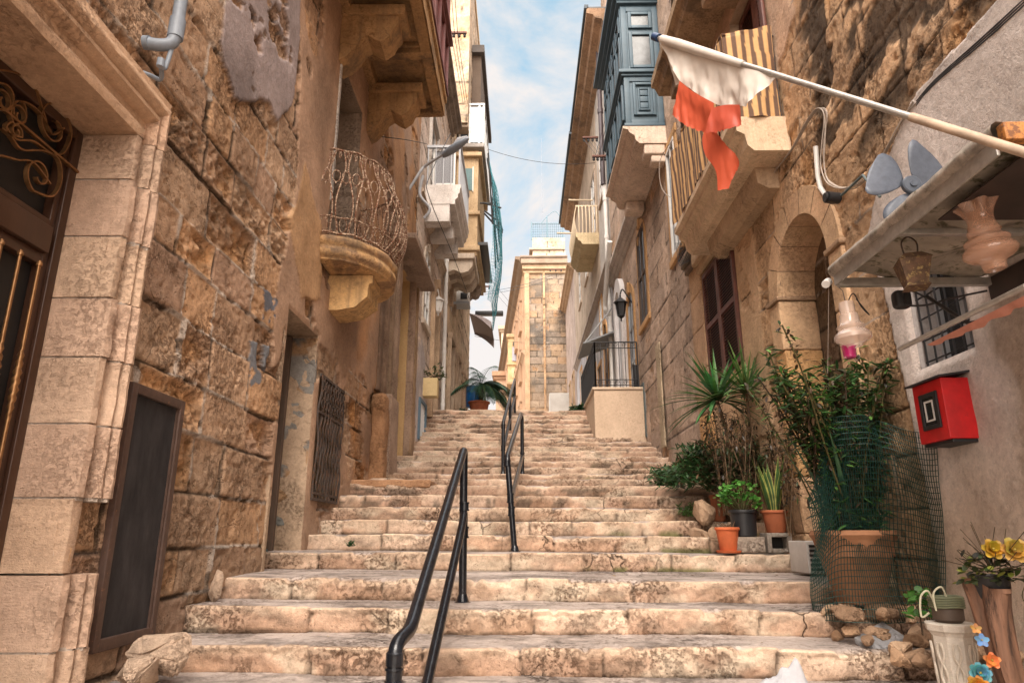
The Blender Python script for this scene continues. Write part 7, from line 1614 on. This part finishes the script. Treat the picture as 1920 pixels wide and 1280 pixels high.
wires(['thin wire crossing the sky from the left glazed balcony to the grey house','upper of two close wires crossing to the corner tower','lower of two close wires crossing to the corner tower','wire slanting down from the left insulator bracket to the far right','steep wire slanting across the sky near the corner tower','faint level wire low in the sky behind the palm'],
  [(ony(915,280,21), ony(1120,305,21), .25), (ony(905,548,31), ony(1046,512,37), .15), (ony(908,552,31), ony(1046,518,37), .15), (ony(912,512,30), ony(985,598,40), .1), (ony(905,520,30), ony(1000,625,45), .1), (ony(890,630,26), ony(1010,642,44), .1)])
mb = MB()
for k in range(4): mb.tube([ony(1095+k*8,262,19.), ony(1117+k*7,290,17.5)], .008, 4); mb.tube([ony(1117+k*7,290,17.5), ony(1155+k*2,150,13.5)], .007, 4)
solo('overhead_wire', mb, M['cable'], 'fan of wires strung between the two right insulator bars and the blue balcony', 'wires')
mb = MB()
for k in range(3): mb.tube([ony(846+k*6,62,15.5), ony(835+k*7,-60,12)], .008, 4); mb.tube([ony(846+k*6,64,15.5), ony(878+k*3,250,22)], .008, 4)
solo('overhead_wire', mb, M['cable'], 'parallel wires dropping from the high left insulator bar along the tan house', 'wires')
mb = MB(); mb.tube(bez([P(845,250,14), P(806,330,12.5), P(805,370,12.4), P(850,480,14.5), P(880,560,18)], 8), .008, 5); mb.tube(bez([L(700,255), P(760,262,10.5), P(800,270,12.5)], 8), .006, 5); solo('overhead_wire', mb, M['cable'], 'slack black wire sagging past the white balcony brackets on the left', 'wire')
for (px, py, L__, lb) in [((1066,375),(1125,376),0,'pale pole sticking out of the right facade above the yellow balcony'),((1044,437),(1074,438),0,'short pale pole sticking out beside the yellow balcony')]:
    mb = MB(); mb.tube([ony(*px, 22), ony(*py, 22)+Vector((.2,0,0))], .03, 8); solo('pole', mb, M['cream_paint'], lb, 'pole')
# ---------------------------------------------------------------- camera, sky, sun
cam = bpy.data.objects.new('camera', bpy.data.cameras.new('camera')); COL.objects.link(cam)
cam.data.sensor_width = 36; cam.data.lens = 24.0; cam.data.clip_end = 2000; cam.data.clip_start = .05
cam.rotation_euler = (math.pi/2+TH, 0, YAW); cam.location = (0, 0, 0); sc.camera = cam
GLOW = 6.2
SUN_EL, SUN_AZ = math.radians(48), math.radians(184)        # azimuth measured clockwise from +Y: behind the camera
w = bpy.data.worlds.new('World'); sc.world = w; w.use_nodes = True; nt = w.node_tree
bg = nt.nodes['Background']; sky = nt.nodes.new('ShaderNodeTexSky'); sky.sky_type = 'NISHITA'; sky.sun_disc = False
sky.sun_elevation = SUN_EL; sky.sun_rotation = SUN_AZ; sky.dust_density = 1.; sky.air_density = 1.; sky.ozone_density = 1.5
tc = nt.nodes.new('ShaderNodeTexCoord'); mp = nt.nodes.new('ShaderNodeMapping'); mp.inputs['Scale'].default_value = (1.6, 1.6, 2.2); mp.inputs['Location'].default_value = (.3, .1, .2)
nt.links.new(tc.outputs['Generated'], mp.inputs[0])
n1 = noise(nt, mp.outputs[0], 2.2, 9, .58); n1.node.inputs['Distortion'].default_value = .4
mk = ramp(nt, n1, [(.36, 0.), (.56, .96)])
blue = mix(nt, .6, mix(nt, 1., sky.outputs[0], (1.3, 1.9, 1.9), 'MULTIPLY'), (1.9, 4.6, 6.1))
sx = nt.nodes.new('ShaderNodeSeparateXYZ'); nt.links.new(tc.outputs['Generated'], sx.inputs[0])
low = ramp(nt, sx.outputs[2], [(.15, .75), (.62, .0)])
mk = math_(nt, 'MINIMUM', math_(nt, 'ADD', mk, low), .97)
c = mix(nt, mk, blue, (6.5, 6.05, 5.8))
# unseen sky around the sun, behind the camera, boosted as added fill light
sd = Vector((math.sin(SUN_AZ)*math.cos(SUN_EL), math.cos(SUN_AZ)*math.cos(SUN_EL), math.sin(SUN_EL)))
dt = nt.nodes.new('ShaderNodeVectorMath'); dt.operation = 'DOT_PRODUCT'; nt.links.new(tc.outputs['Generated'], dt.inputs[0]); dt.inputs[1].default_value = sd
g_ = ramp(nt, dt.outputs['Value'], [(.05, 0.), (1., 1.)])
gain = math_(nt, 'ADD', math_(nt, 'MULTIPLY', g_, GLOW), 1.)
vm = nt.nodes.new('ShaderNodeVectorMath'); vm.operation = 'SCALE'; nt.links.new(mix(nt, math_(nt, 'MULTIPLY', g_, .8), c, (6.6, 5.5, 4.6)), vm.inputs[0]); nt.links.new(gain, vm.inputs['Scale'])
nt.links.new(vm.outputs[0], bg.inputs[0]); bg.inputs[1].default_value = .15
sun = bpy.data.objects.new('sun', bpy.data.lights.new('sun', 'SUN')); COL.objects.link(sun)
sun.data.energy = 4.1; sun.data.angle = math.radians(34); sun.data.color = (1., .905, .80)
d = Vector((math.sin(SUN_AZ)*math.cos(SUN_EL), math.cos(SUN_AZ)*math.cos(SUN_EL), math.sin(SUN_EL)))
sun.rotation_euler = d.to_track_quat('Z', 'Y').to_euler(); sun.location = d*30
sc.view_settings.view_transform = 'Standard'; sc.view_settings.look = 'None'; sc.view_settings.exposure = 0; sc.view_settings.gamma = 1
sc.cycles.use_denoising = True; sc.cycles.use_adaptive_sampling = True; sc.cycles.adaptive_threshold = .02; sc.cycles.transparent_max_bounces = 6; sc.cycles.max_bounces = 6; sc.cycles.diffuse_bounces = 3
